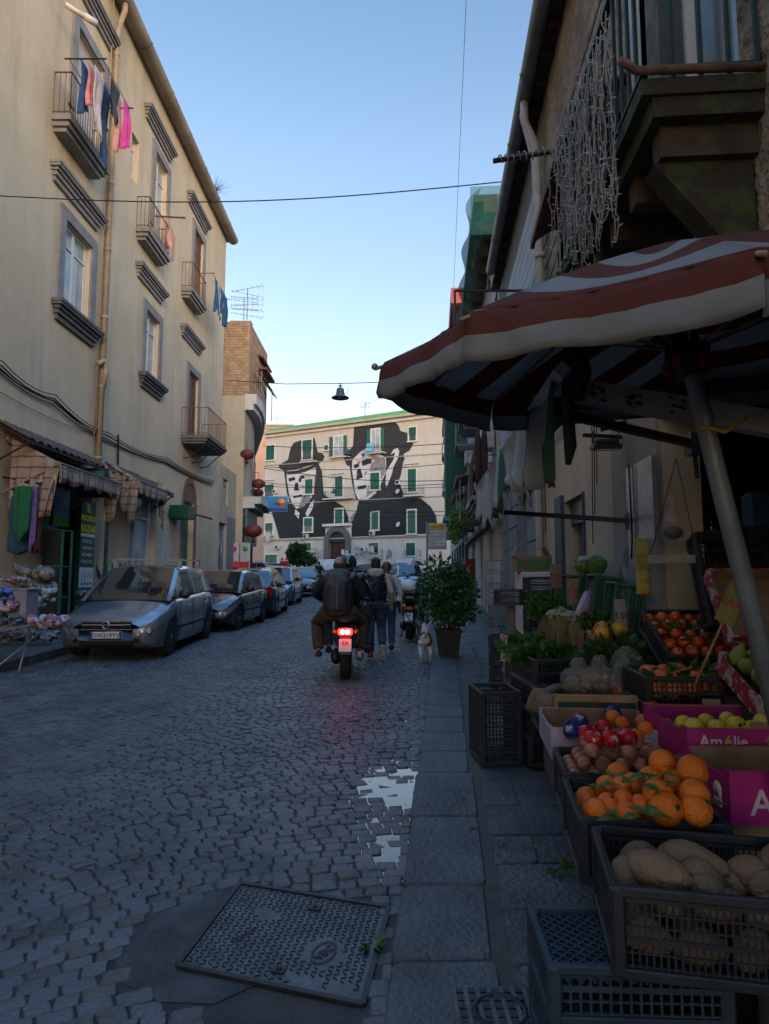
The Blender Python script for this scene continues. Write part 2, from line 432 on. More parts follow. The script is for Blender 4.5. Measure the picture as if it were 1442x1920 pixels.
 # ---------------------------------------------------------------- gutter grate at the bottom
root=thing('drain_grate','black slotted iron drain grate at the very bottom beside the kerb','drain',(-.27,1.93,gz(1.93)))
m=MB();z=gz(1.9)+.006
for x in(-.44,.05):m.box((x,1.88,z),(.025,.34,.03),bev=.004)
for y in(1.73,2.04):m.box((-.195,y,z),(.5,.025,.03),bev=.004)
m.build('frame',irond,root)
m=MB()
for i in range(6):m.box((-.195,1.775+i*.045,z),(.46,.02,.024),bev=.004)
m.build('slats',irond,root)
# ---------------------------------------------------------------- right pavement
PH=.12
m=MB();ys=[-3,0]+[1.5+i*.5 for i in range(40)]+[22+i*3 for i in range(24)]
m.grid(lambda u,v:(lambda y:(kx(y)+.02+u*(rwx(y)+.15-kx(y)-.02),y,gz(y)+PH-.012))(ys[round(v*(len(ys)-1))]),6,len(ys)-1)
m.grid(lambda u,v:(lambda y:(kx(y)+.015,y,gz(y)-.05+u*(PH+.035)))(ys[round(v*(len(ys)-1))]),1,len(ys)-1)
struct(m.build('pavement_bed',dirt))
m=MB();r=random.Random(11)
y=1.35
while y<60:
 L=r.uniform(.5,.8)if y<30 else 1.2
 w=.37+r.uniform(-.01,.01)
 slabstone(m,[(kx(y)-.005,y),(kx(y)+w,y),(kx(y+L)+w,y+L-.015),(kx(y+L)-.005,y+L-.015)],PH+.002,h=.16,ch=.012,r=r)
 y+=L
struct(m.build('kerb',slabm))
m=MB();m2=MB();y=1.3;row=0
while y<58:
 L=r.uniform(.3,.46)if y<25 else.7
 x0=kx(y)+.37+(.06 if y<8 else.03);xe=rwx(y)+.1;x=x0
 first=True
 while x<xe:
  w=r.uniform(.32,.62)if not(first and row%2)else r.uniform(.2,.35)
  first=False
  sh_=.093*L+r.uniform(-.02,.02)
  slabstone(m if r.random()<.6 else m2,[(x,y),(x+w-.016,y),(x+w-.016+sh_,y+L-.016),(x+sh_,y+L-.016)],PH+r.uniform(-.002,.002),h=.04,ch=.009,jit=.006,r=r)
  x+=w
 y+=L;row+=1
o=m.build('pavement',slabm);struct(o)
struct(m2.build('pavement_slabs',slabm2))
# ---------------------------------------------------------------- left pavement
m=MB();KL=-5.72
m.grid(lambda u,v:(KL-.2-u*(7.75-5.92),-4+v*46,gz(-4+v*46)+PH-.012),3,40)
m.grid(lambda u,v:(-14+u*5,41+v*36,gz(41+v*36)+PH-.012),3,10)
struct(m.build('left_pavement_bed',dirt))
m=MB();y=-3
while y<42:
 L=.9
 slabstone(m,[(KL-.3,y),(KL,y),(KL,y+L-.02),(KL-.3,y+L-.02)],PH+.003,h=.2,ch=.015,r=r)
 x=-7.62;
 if y>4:
  for k in range(4):
   slabstone(m,[(x,y),(x+.38,y),(x+.38,y+L-.012),(x,y+L-.012)],PH,h=.04,r=r);x+=.392
 y+=L
struct(m.build('left_pavement',slabm))
root=thing('pavement_cover','small square iron cover with a ring set in the pavement at the bottom edge','manhole cover',gnd(935,1895,PH));c=gnd(938,1900,PH+.004)
m=MB();m.box(c,(.3,.26,.012),(0,0,-.06),bev=.004);m.build('plate',iron,root);m=MB();m.lathe([(.075,.0),(.075,.012),(.088,.012),(.088,0)],c,22)
for i in range(7):
 for j in range(6):m.box(c+Vector((-.12+.04*i,-.1+.04*j,.008)),(.024,.024,.006))
m.build('raised_tread',irond,root)
# ---------------------------------------------------------------- facade tools
def stucco(name,c1,c2,dirtc,bump=.5,s1=.5,streak=True,fine=9,dw=.75):
 m=mat(name,c1,.92,scale=s1,detail=9,bump=bump,bscale=fine,col2=c2,spec=.15,world=True,lo=.3,hi=.7)
 n,l,b=nodes(m)
 g=n.new('ShaderNodeNewGeometry');mp=n.new('ShaderNodeMapping');mp.inputs['Scale'].default_value=(1.6,1.6,.22)
 l.new(g.outputs['Position'],mp.inputs[0])
 ns=n.new('ShaderNodeTexNoise');ns.inputs['Scale'].default_value=1.1;ns.inputs['Detail'].default_value=9;ns.inputs['Roughness'].default_value=.7
 l.new(mp.outputs[0],ns.inputs['Vector'])
 mr=n.new('ShaderNodeMapRange');mr.inputs[1].default_value=.5;mr.inputs[2].default_value=.78;mr.inputs[4].default_value=dw;l.new(ns.outputs[0],mr.inputs[0])
 mx=n.new('ShaderNodeMix');mx.data_type='RGBA'
 src=b.inputs['Base Color'].links[0].from_socket
 l.new(mr.outputs[0],mx.inputs[0]);l.new(src,mx.inputs[6]);mx.inputs[7].default_value=(*dirtc,1)
 l.new(mx.outputs[2],b.inputs['Base Color'])
 return m
yel=stucco('yellow_stucco',(.43,.37,.265),(.54,.475,.36),(.28,.265,.215))
cream=stucco('cream_stucco',(.42,.41,.37),(.49,.48,.45),(.33,.33,.3),s1=.12)
beige=stucco('beige_render',(.34,.31,.235),(.43,.40,.32),(.24,.235,.2))
ochre=stucco('ochre_render',(.42,.345,.25),(.5,.42,.31),(.3,.26,.21))
greyr=stucco('grey_render',(.17,.185,.205),(.24,.255,.27),(.12,.125,.13))
whiter=stucco('white_render',(.42,.43,.43),(.56,.56,.55),(.28,.26,.24))
pinkr=stucco('red_render',(.32,.08,.07),(.42,.14,.12),(.22,.08,.07))
tuff=mat('tuff_stone',(.20,.16,.12),.95,scale=1.6,detail=10,bump=1.0,bscale=7,col2=(.42,.35,.27),world=True)
tuffb=mat('tuff_block',(.28,.20,.125),.95,scale=2.2,detail=10,bump=.6,bscale=9,col2=(.42,.31,.20),world=True)
for q_ in(tuff,tuffb):
 for nd in q_.node_tree.nodes:
  if nd.type=='BUMP':nd.inputs['Distance'].default_value=.12
n_,l_,b_=nodes(tuffb)
br=n_.new('ShaderNodeTexBrick');br.inputs['Scale'].default_value=1.6;br.inputs['Color1'].default_value=(1,1,1,1);br.inputs['Color2'].default_value=(.75,.75,.75,1);br.inputs['Mortar'].default_value=(.4,.4,.4,1);br.inputs['Mortar Size'].default_value=.014
mp=n_.new('ShaderNodeMapping');mp.inputs['Rotation'].default_value=(R(90),0,0);g=n_.new('ShaderNodeNewGeometry');l_.new(g.outputs['Position'],mp.inputs[0]);l_.new(mp.outputs[0],br.inputs['Vector'])
mx=n_.new('ShaderNodeMix');mx.data_type='RGBA';mx.blend_type='MULTIPLY';mx.inputs[0].default_value=1
src=b_.inputs['Base Color'].links[0].from_socket;l_.new(src,mx.inputs[6]);l_.new(br.outputs[0],mx.inputs[7]);l_.new(mx.outputs[2],b_.inputs['Base Color'])
trim=mat('grey_stone_trim',(.16,.165,.18),.85,scale=3,bump=.3,col2=(.235,.24,.255),world=True)
trimd=mat('dark_stone_trim',(.075,.08,.09),.85,scale=3,bump=.3,col2=(.12,.125,.135),world=True)
brownst=mat('brown_stone_trim',(.16,.115,.08),.85,scale=3,bump=.3,col2=(.24,.18,.13),world=True)
whitep=mat('white_paint',(.55,.56,.56),.5,scale=5,var=.1,bump=.05)
woodd=mat('dark_old_wood',(.035,.026,.02),.85,scale=5,bump=.5,col2=(.085,.062,.045))
woodl=mat('pale_wood',(.22,.15,.09),.8,scale=7,bump=.3,col2=(.36,.26,.16))
glass=mat('window_glass',(.3,.36,.4),.05,var=.3,scale=.9,bump=0,spec=1.0)  # pale blue base stands in for reflected sky and curtains
glassd=mat('dark_glass',(.012,.015,.017),.05,var=.2,bump=0,spec=.9)
curt=mat('pale_curtain',(.32,.33,.32),.9,scale=2,bump=.1)
roller=mat('roller_blind',(.48,.47,.44),.7,scale=3,var=.08,bump=0)
shutg=mat('green_shutter',(.012,.085,.062),.6,scale=6,bump=.1,col2=(.02,.125,.09))
shutr=mat('brown_shutter',(.12,.055,.045),.7,scale=6,bump=.1,col2=(.19,.10,.08))
metalg=mat('grey_zinc',(.17,.175,.18),.5,metal=.6,scale=4,bump=.1,col2=(.27,.27,.27))
gutm=mat('gutter_metal',(.2,.17,.14),.7,metal=.1,scale=1.2,bump=.3,bscale=9,col2=(.34,.3,.25))
pipeo=mat('ochre_pipe',(.26,.215,.155),.7,scale=4,col2=(.36,.3,.22))
pipew=mat('white_pipe',(.42,.42,.41),.5,scale=4,var=.15)
railm=mat('rusty_railing',(.10,.055,.035),.8,scale=12,bump=.3,col2=(.2,.12,.08))
railg=mat('green_railing',(.008,.036,.036),.55,scale=9,col2=(.014,.056,.052))
cable=mat('cable_rubber',(.012,.012,.014),.6)
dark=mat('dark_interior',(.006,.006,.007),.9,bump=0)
class Fac:
 def __init__(s,p0,d,n):s.p=Vector(p0);s.d=Vector(d);s.n=Vector(n)
 def pt(s,a,z,o=0):
  v=s.p+s.d*a+s.n*o;return Vector((v.x,v.y,z))
 def inv(s,px,py,o=0):
  q=plane(px,py,s.p+s.n*o,s.n);a=(q-s.p-s.n*o).dot(s.d)/s.d.dot(s.d);return a,q.z
 def box(s,m,a0,a1,z0,z1,o0,o1):
  P=s.pt;return m.add([P(a0,z0,o0),P(a1,z0,o0),P(a1,z0,o1),P(a0,z0,o1),P(a0,z1,o0),P(a1,z1,o0),P(a1,z1,o1),P(a0,z1,o1)],[(0,3,2,1),(4,5,6,7),(0,1,5,4),(1,2,6,5),(2,3,7,6),(3,0,4,7)])
 def wall(s,m,a0,a1,z0,z1,holes,depth=.3):
  A=sorted(set([a0,a1]+[x for h in holes for x in h[:2]if a0<x<a1]));Z=sorted(set([z0,z1]+[x for h in holes for x in h[2:4]if z0<x<z1]))
  for i in range(len(A)-1):
   for j in range(len(Z)-1):
    ca,cz=(A[i]+A[i+1])/2,(Z[j]+Z[j+1])/2
    if any(h[0]<ca<h[1]and h[2]<cz<h[3]for h in holes):continue
    m.quad(s.pt(A[i],Z[j]),s.pt(A[i+1],Z[j]),s.pt(A[i+1],Z[j+1]),s.pt(A[i],Z[j+1]))
  for h in holes:
   b0,b1,c0,c1=h[:4];P=s.pt
   for(x0,y0,x1,y1)in((b0,c0,b1,c0),(b1,c0,b1,c1),(b1,c1,b0,c1),(b0,c1,b0,c0)):
    m.quad(P(x0,y0),P(x1,y1),P(x1,y1,-depth),P(x0,y0,-depth))
   if len(h)<5:m.quad(P(b0,c0,-depth),P(b1,c0,-depth),P(b1,c1,-depth),P(b0,c1,-depth))
 def window(s,root,a0,a1,z0,z1,kind='glass',fm=None,depth=.2,name='window',frame=None,lbl=None):
  fm=fm or whitep;m=MB();w=a1-a0;t=min(.07,w*.1);o1,o0=-depth+.06,-depth+.005
  bars=[(a0,a0+t,z0,z1),(a1-t,a1,z0,z1),(a0+t,a1-t,z0,z0+t),(a0+t,a1-t,z1-t,z1)]
  if kind in('glass','open','door'):bars+=[((a0+a1)/2-t*.6,(a0+a1)/2+t*.6,z0+t,z1-t),(a0+t,(a0+a1)/2-t*.6,z1-(z1-z0)*.25,z1-(z1-z0)*.25+t*.6),((a0+a1)/2+t*.6,a1-t,z1-(z1-z0)*.25,z1-(z1-z0)*.25+t*.6)]
  for b in bars:s.box(m,b[0],b[1],b[2],b[3],o0,o1)
  wo=m.build(name,fm,root,lbl)
  p=MB();
  if kind in('glass','open','door'):
   s.box(p,a0+t*.5,a1-t*.5,z0+t*.5,z1-t*.5,o0+.002,o0+.025);p.build('pane',glass,wo)
   c=MB()
  elif kind=='blind':
   n=34;h=(z1-z0)/n
   for i in range(n):s.box(p,a0+t,a1-t,z0+i*h,z0+i*h+h*.8,o0+.01,o1-.01)
   p.build('roller_blind',roller,wo)
  elif kind in('shutter','brown','half'):
   zb=z0+t if kind!='half' else z0+(z1-z0)*.45
   mm=shutr if kind=='brown' else shutg
   mid=(a0+a1)/2;n=max(8,int((z1-zb)/.09));h=(z1-zb)/n
   for x0,x1 in((a0+t*.4,mid-.01),(mid+.01,a1-t*.4)):
    s.box(p,x0,x0+.05,zb,z1,o1,o1+.04);s.box(p,x1-.05,x1,zb,z1,o1,o1+.04)
    for i in range(n):s.box(p,x0+.05,x1-.05,zb+i*h,zb+i*h+h*.7,o1+.004,o1+.03)
   p.build('shutter',mm,wo)
   q=MB();s.box(q,a0+t,a1-t,z0+t,z1-t,o0+.002,o0+.02);q.build('pane',glassd,wo)
  return wo
 def surround(s,root,a0,a1,z0,z1,w=.26,o=.05,m_=None,bottom=False):
  m=MB();s.box(m,a0-w,a0,z0-(w if bottom else 0),z1+w,0.002,o);s.box(m,a1,a1+w,z0-(w if bottom else 0),z1+w,0.002,o);s.box(m,a0,a1,z1,z1+w,0.002,o)
  if bottom:s.box(m,a0,a1,z0-w,z0,.002,o)
  return m.build('window_surround',m_ or trim,root)
 def moulding(s,root,a0,a1,z,name='cornice',m_=None,sc=1,flip=1):
  m=MB()
  for i,(dz,o)in enumerate(((0,.26),(-.07,.235),(-.14,.17),(-.2,.12),(-.3,.07))):
   dz2=(-.07,-.13,-.2,-.3,-.42)[i];e=(o-.08)*.8*sc
   za,zb=(z+dz2*sc,z+dz*sc)if flip>0 else(z-dz*sc,z-dz2*sc)
   s.box(m,a0-e,a1+e,za,zb,.003,o*sc)
  return m.build(name,m_ or trim,root)
 def balcony(s,root,a0,a1,z,out,h=1.0,sm=None,rm=None,t=.14,gap=.12,mould=True,belly=0,br=.012):
  m=MB();s.box(m,a0,a1,z-t,z,.004,out)
  if mould:
   s.box(m,a0+.06,a1-.06,z-t*1.8,z-t,.004,out-.07);s.box(m,a0+.13,a1-.13,z-t*2.5,z-t*1.8,.004,out-.15)
  b=m.build('balcony',sm or trim,root)
  r=MB();o=out-.05
  pts=[(a0+.05,.01),(a0+.05,o),(a1-.05,o),(a1-.05,.01)]
  for zz in(z+.08,z+h):
   for i in range(3):r.bar(s.pt(*[pts[i][0],zz,pts[i][1]]),s.pt(*[pts[i+1][0],zz,pts[i+1][1]]),.03 if zz>z+.5 else.018,.022)
  for i in range(3):
   pa,pb=pts[i],pts[i+1];L=math.hypot(pb[0]-pa[0],pb[1]-pa[1]);n=max(2,int(L/gap))
   for k in range(n+1):
    q=k/n;aa=pa[0]+(pb[0]-pa[0])*q;oo=pa[1]+(pb[1]-pa[1])*q
    r.bar(s.pt(aa,z,oo),s.pt(aa,z+h,oo),br,br)
  r.build('railing',rm or railm,b)
  return b
def shell(m,fac,a0,a1,z0,z1,depth):
 P=fac.pt
 m.quad(P(a0,z0),P(a0,z0,-depth),P(a0,z1,-depth),P(a0,z1));m.quad(P(a1,z0),P(a1,z1),P(a1,z1,-depth),P(a1,z0,-depth))
 m.quad(P(a0,z0,-depth),P(a1,z0,-depth),P(a1,z1,-depth),P(a0,z1,-depth));m.quad(P(a0,z1),P(a0,z1,-depth),P(a1,z1,-depth),P(a1,z1))
def cablerun(m,pts,r=.012,sag=.12,n=8,per=5):
 q=[]
 for i in range(len(pts)-1):
  a,b=Vector(pts[i]),Vector(pts[i+1])
  for k in range(per):t=k/per;p=a.lerp(b,t);p.z-=sag*4*t*(1-t);q.append(p)
 q.append(Vector(pts[-1]));m.tube(q,r,n=5)
LF=Fac((LX,0,0),(0,1,0),(1,0,0))
RF=Fac((RA,0,0),(RB,1,0),(-1,RB,0))
FF=Fac(FP,FD,FN)
# ================================================================ LEFT: the tall yellow building
LEND=29.3
yb=thing('apartment_building','tall yellow stucco apartment building with grey window surrounds filling the left side','building',(LX,12,gz(12)))
def zz(px,py,o=0):return LF.inv(px,py,o)
ZTOP=LF.inv(425,445)[1]-.1
def rct(xn,xf,yt,yb_):
 a0,z1=zz(xn,yt);_,z0=zz(xn,yb_);a1,_=zz(xf,yt);return a0,a1,z0,z1
W={}
S_=.27
def inner(r,s=S_,b=0):return(r[0]+s,r[1]-s,r[2]+b,r[3]-s)
W1=rct(112,184,378,570);W2=rct(137,208,12,208);W3=rct(286,321,258,425);W4=rct(268,305,557,702)
W5=rct(361,386,408,545);W6=rct(350,376,676,822)
small=rct(248,262,246,333)
holes=[inner(w)for w in(W1,W2,W3,W4,W5,W6)]+[small]
D1=(zz(84,1000)[0],zz(196,1000)[0],gz(15)+PH,zz(150,905)[1]);D2=(zz(243,1000)[0],zz(292,1000)[0],gz(18)+PH,zz(262,925)[1]);D3=(zz(342,1000)[0],zz(362,1000)[0],gz(23)+PH,zz(350,940)[1])
holes+=[D1,D2,D3]
m=MB();LF.wall(m,-16,LEND,-.3,ZTOP,holes,.32);shell(m,LF,-16,LEND,-.3,ZTOP,11)
m.build('wall',yel,yb)
for w,k in((W1,'glass'),(W2,'blind'),(W3,'glass'),(W4,'glass'),(W5,'brown'),(W6,'brown')):
 i=inner(w);LF.surround(yb,*i,w=S_,o=.06);LF.window(yb,*i,k,depth=.17)
LF.window(yb,*small,'glass',depth=.2)
for w in(W1,W4):LF.moulding(yb,w[0],w[1],w[2]+.0,'window_sill',trimd,1.05)
for pn,pf,py in((118,212,297),(272,323,488),(353,390,605),(288,340,190),(365,402,355),(172,236,-40)):
 a0,z=zz(pn,py,.3);a1,_=zz(pf,py,.3);LF.moulding(yb,a0+.15,a1-.15,z,'cornice',trim,1)
for pn,pf,py,out,h in((133,210,212,.45,1.05),(280,322,425,.42,1.0),(362,389,538,.45,1.0)):
 a0,z=zz(pn,py,out);a1,_=zz(pf,py,out);LF.balcony(yb,a0,a1,z,out,h,trim,railm)
a0,z=zz(345,822,1.0);a1,_=zz(411,822,1.0)
a0b=LF.inv(345,822,.1)[0]
B6=(W6[0]-.45,W6[1]+.55)
zb6=LF.inv(378,850,1.05)[1]
LF.balcony(yb,B6[0],B6[1],W6[2]-.02,1.05,1.05,trimd,railm,t=.12)
m=MB()
for a in(B6[0]+.3,(B6[0]+B6[1])/2,B6[1]-.3):
 m.tube([LF.pt(a,W6[2]-.85,.02),LF.pt(a,W6[2]-.8,.35),LF.pt(a,W6[2]-.45,.7),LF.pt(a,W6[2]-.33,.85)],.02,n=6)
m.build('balcony_bracket',black,yb)
# eaves: boarded overhang, gutter in lengths
m=MB();LF.box(m,-8,LEND+.3,ZTOP-.03,ZTOP+.06,-.5,.1)
m.add([LF.pt(-8,ZTOP+.06,.1),LF.pt(LEND+.3,ZTOP+.06,.1),LF.pt(LEND+.3,ZTOP+2.4,-6),LF.pt(-8,ZTOP+2.4,-6)],[(0,1,2,3)])
m.build('roof',gutm,yb)
m=MB()
for i in range(19):
 a=-8+i*2;b=min(a+2.02,LEND+.35)
 k=7;pr=[(math.cos(math.pi+math.pi*q/k)*.24,math.sin(math.pi+math.pi*q/k)*.22)for q in range(k+1)]
 vs=[LF.pt(x,ZTOP+.1+q[1],.26+q[0])for x in(a,b)for q in pr]
 m.add(vs,[(q,q+1,k+2+q,k+1+q)for q in range(k)],True)
 for x in(a+.05,):
  vs=[LF.pt(xx,ZTOP+.1+q[1]*1.1,.26+q[0]*1.1)for xx in(x-.03,x+.03)for q in pr]
  m.add(vs,[(q,q+1,k+2+q,k+1+q)for q in range(k)],True)
m.build('gutter',gutm,yb)
# downpipe with its swan neck at the top and an elbow lower down
pa,_=zz(186,640);m=MB()
zt_=ZTOP-.05
m.tube([LF.pt(pa,zt_,.3),LF.pt(pa,zt_-.25,.3),LF.pt(pa,zt_-.6,.2),LF.pt(pa,zt_-.95,.12),LF.pt(pa,4.2,.12)],.075,n=10)
for z in np.arange(4.6,zt_-1,1.9):m.tube([LF.pt(pa,z,.12),LF.pt(pa,z+.07,.12)],.09,n=10)
pz=zz(175,690)[1]
m.tube([LF.pt(pa-.3,pz+.1,.14),LF.pt(pa-.12,pz+.25,.2),LF.pt(pa,pz,.22),LF.pt(pa,pz-.5,.14)],.07,n=8)
m.tube([LF.pt(pa-.28,zt_-.2,.1),LF.pt(pa-.26,5,.1)],.02,n=5)
m.build('downpipe',pipeo,yb)
# small camera-like bracket at the very top, wires along the wall
m=MB();c=LF.pt(*zz(122,8,.3),.3);m.tube([c,c+Vector((.35,.35,-.02))],.06,n=8);m.tube([c+Vector((.3,.3,0)),c+Vector((.5,.5,-.02))],.08,n=8);m.build('security_camera',whitep,yb)
m=MB();r=random.Random(9)
for k in range(5):
 zs=[zz(x,y,.06)for x,y in((0,688),(100,750),(200,818),(310,864),(400,905))]
 pts=[LF.pt(-4,zs[0][1],.05)]+[LF.pt(a,z+(k-2)*.05+r.uniform(-.04,.04),.05+.015*k)for a,z in zs]
 cablerun(m,pts,.018 if k%2 else.012,sag=.07+.02*k)
cablerun(m,[LF.pt(zz(0,735,.05)[0],zz(0,735,.05)[1],.05),LF.pt(pa,zz(185,815,.05)[1],.05)],.008,sag=.1)
cablerun(m,[LF.pt(zz(222,815,.05)[0],zz(222,815,.05)[1],.05),LF.pt(zz(222,870,.05)[0],zz(222,900,.05)[1],.05)],.03,sag=0)
m.build('wall_cables',cable,yb)
# shop openings of the yellow building
m=MB();LF.box(m,D1[0]-.12,D1[0],D1[2],D1[3]+.1,.002,.07);LF.box(m,D1[1]+.0,D1[1]+.1,D1[2],D1[3]+.1,.002,.07);m.build('shop_door_frame',shutg,yb)
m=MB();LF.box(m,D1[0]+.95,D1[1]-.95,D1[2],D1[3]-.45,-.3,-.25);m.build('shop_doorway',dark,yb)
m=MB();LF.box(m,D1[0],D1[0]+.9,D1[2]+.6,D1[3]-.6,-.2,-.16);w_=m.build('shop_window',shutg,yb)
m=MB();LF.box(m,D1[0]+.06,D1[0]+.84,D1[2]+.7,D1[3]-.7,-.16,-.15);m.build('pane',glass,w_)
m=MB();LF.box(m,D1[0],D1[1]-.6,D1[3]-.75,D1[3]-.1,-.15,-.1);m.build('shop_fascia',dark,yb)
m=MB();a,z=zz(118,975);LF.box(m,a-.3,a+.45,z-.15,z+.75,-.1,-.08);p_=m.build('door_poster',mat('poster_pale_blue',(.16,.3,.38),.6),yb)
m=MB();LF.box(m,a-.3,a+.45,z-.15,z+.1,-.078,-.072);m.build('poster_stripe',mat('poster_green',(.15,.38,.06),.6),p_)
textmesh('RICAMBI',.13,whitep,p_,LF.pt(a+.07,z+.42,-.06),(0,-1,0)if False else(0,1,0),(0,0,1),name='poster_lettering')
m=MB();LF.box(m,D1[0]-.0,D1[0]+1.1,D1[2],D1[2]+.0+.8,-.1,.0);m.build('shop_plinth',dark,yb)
for D in(D2,):
 m=MB()
 LF.box(m,D[0],D[0]+.3,D[2],D[3],-.25,-.2);LF.box(m,D[1]-.2,D[1],D[2],D[3],-.25,-.2);LF.box(m,D[0]+.3,D[1]-.2,D[3]-.75,D[3]-.68,-.25,-.19);LF.box(m,(D[0]+D[1])/2-.3,(D[0]+D[1])/2-.2,D[2],D[3]-.75,-.25,-.18)
 w_=m.build('shop_door',whitep,yb)
 m=MB();LF.box(m,D[0]+.3,D[1]-.2,D[2],D[3],-.262,-.255);m.build('pane',glass,w_)
m=MB();LF.box(m,D3[0]+.05,D3[1]-.05,D3[2],D3[3]-.5,-.25,-.2);w_=m.build('arched_door',shutg,yb)
m=MB()
for k in range(10):LF.box(m,D3[0]+.08,D3[1]-.08,D3[3]-.5+k*.05,D3[3]-.47+k*.05,-.24,-.18)
m.build('roller_shutter',metalg,w_)
m=MB();P=[]
am=(D3[0]+D3[1])/2;rd=(D3[1]-D3[0])/2
for k in range(13):
 t=math.pi*k/12
 t2=math.pi*(k+1)/12
 if k<12:m.add([LF.pt(am+math.cos(q)*rr_,D3[3]+math.sin(q)*rr_*1.1,o)for o in(.005,.05)for q,rr_ in((t,rd),(t2,rd),(t2,rd+.2),(t,rd+.2))],[(0,1,2,3),(4,5,6,7),(0,1,5,4),(2,3,7,6)])
m.add([LF.pt(am+math.cos(math.pi*k/12)*rd,D3[3]+math.sin(math.pi*k/12)*rd*1.1,.004)for k in range(13)],[tuple(range(13))])
LF.box(m,D3[0]-.25,D3[0],D3[2],D3[3],.003,.05);LF.box(m,D3[1],D3[1]+.25,D3[2],D3[3],.003,.05)
m.build('brick_arch',mat('door_brick',(.12,.08,.06),.9,scale=12,bump=.6,col2=(.22,.15,.11)),yb)
# graffiti and whitewash patches on the plaster
gm=mat('spray_blue',(.08,.13,.25),.8);wm=mat('whitewash',(.5,.48,.44),.9)
r=random.Random(4)
def scribble(fac,a0,a1,z0,z1,n,mt,root,seed,rad=.018,out=.012):
 r=random.Random(seed);m=MB()
 for k in range(n):
  ca=a0+(a1-a0)*(k+.5)/n;pts=[]
  for q in range(7):pts.append(fac.pt(ca+r.uniform(-.5,.5)*(a1-a0)/n*1.3,z0+(z1-z0)*r.random(),out))
  m.tube(pts,rad,n=4,flat=.3)
 return m.build('graffiti',mt,root)
a,z=zz(190,1075);scribble(LF,a-.3,a+1.6,z-.25,z+.3,5,gm,yb,3)
a,z=zz(312,1060);scribble(LF,a-.6,a+2,z-.6,z+.1,5,gm,yb,4)
m=MB();a,z=zz(310,1030);m.add([LF.pt(a+u,z+v,.006)for u,v in((-.5,-1),(.6,-1),(.62,.2),(.45,.85),(.15,1.1),(-.25,.9),(-.4,.2))],[tuple(range(7))]);m.build('whitewash_patch',wm,yb)
# ---- low corrugated canopies, awnings
corr=mat('rusted_corrugated',(.05,.035,.03),.75,metal=.2,scale=8,bump=.3,col2=(.12,.09,.075))
def corrug(label,pn,pf,py,out,cat='canopy'):
 a0,z=LF.inv(pn,py,out);a1,_=LF.inv(pf,py,out)
 t=thing('corrugated_canopy',label,cat,LF.pt(a0,z,0),None)
 m=MB();nu=int((a1-a0)/.045)
 m.grid(lambda u,v:LF.pt(a0+(a1-a0)*u,z+.42*(1-v)+.028*math.sin(u*nu*.9),v*out),nu,3)
 m.build('roof_sheet',corr,t,thick=.008)
 m=MB()
 for q in(a0+.1,(a0+a1)/2,a1-.1):
  m.bar(LF.pt(q,z+.34,0),LF.pt(q,z-.05,out-.03),.04);m.bar(LF.pt(q,z-.45,.01),LF.pt(q,z-.05,out-.05),.035)
 m.bar(LF.pt(a0,z-.05,out-.04),LF.pt(a1,z-.05,out-.04),.05)
 m.build('frame',black,t)
corrug('rusty corrugated canopy over the plaid awning of the bazaar shop',57,219,822,.75)
corrug('short rusty corrugated canopy above the second plaid awning',240,329,895,.65)
plaid=mat('plaid_canvas',(.22,.17,.14),.9,scale=3,bump=.1,col2=(.3,.25,.21))
n_,l_,b_=nodes(plaid)
g=n_.new('ShaderNodeNewGeometry');sx=n_.new('ShaderNodeSeparateXYZ');l_.new(g.outputs['Position'],sx.inputs[0])
prev=b_.inputs['Base Color'].links[0].from_socket
for ax,sc_,w_,c_ in((1,4.2,.2,(.05,.03,.04)),(2,4.6,.16,(.09,.03,.03)),(1,8.4,.1,(.45,.42,.38))):
 mm=n_.new('ShaderNodeMath');mm.operation='MULTIPLY';mm.inputs[1].default_value=sc_;l_.new(sx.outputs[ax],mm.inputs[0])
 fr=n_.new('ShaderNodeMath');fr.operation='FRACT';l_.new(mm.outputs[0],fr.inputs[0])
 lt=n_.new('ShaderNodeMath');lt.operation='LESS_THAN';lt.inputs[1].default_value=w_;l_.new(fr.outputs[0],lt.inputs[0])
 ml=n_.new('ShaderNodeMath');ml.operation='MULTIPLY';ml.inputs[1].default_value=.8;l_.new(lt.outputs[0],ml.inputs[0])
 mx=n_.new('ShaderNodeMix');mx.data_type='RGBA';l_.new(ml.outputs[0],mx.inputs[0]);l_.new(prev,mx.inputs[6]);mx.inputs[7].default_value=(*c_,1);prev=mx.outputs[2]
l_.new(prev,b_.inputs['Base Color'])
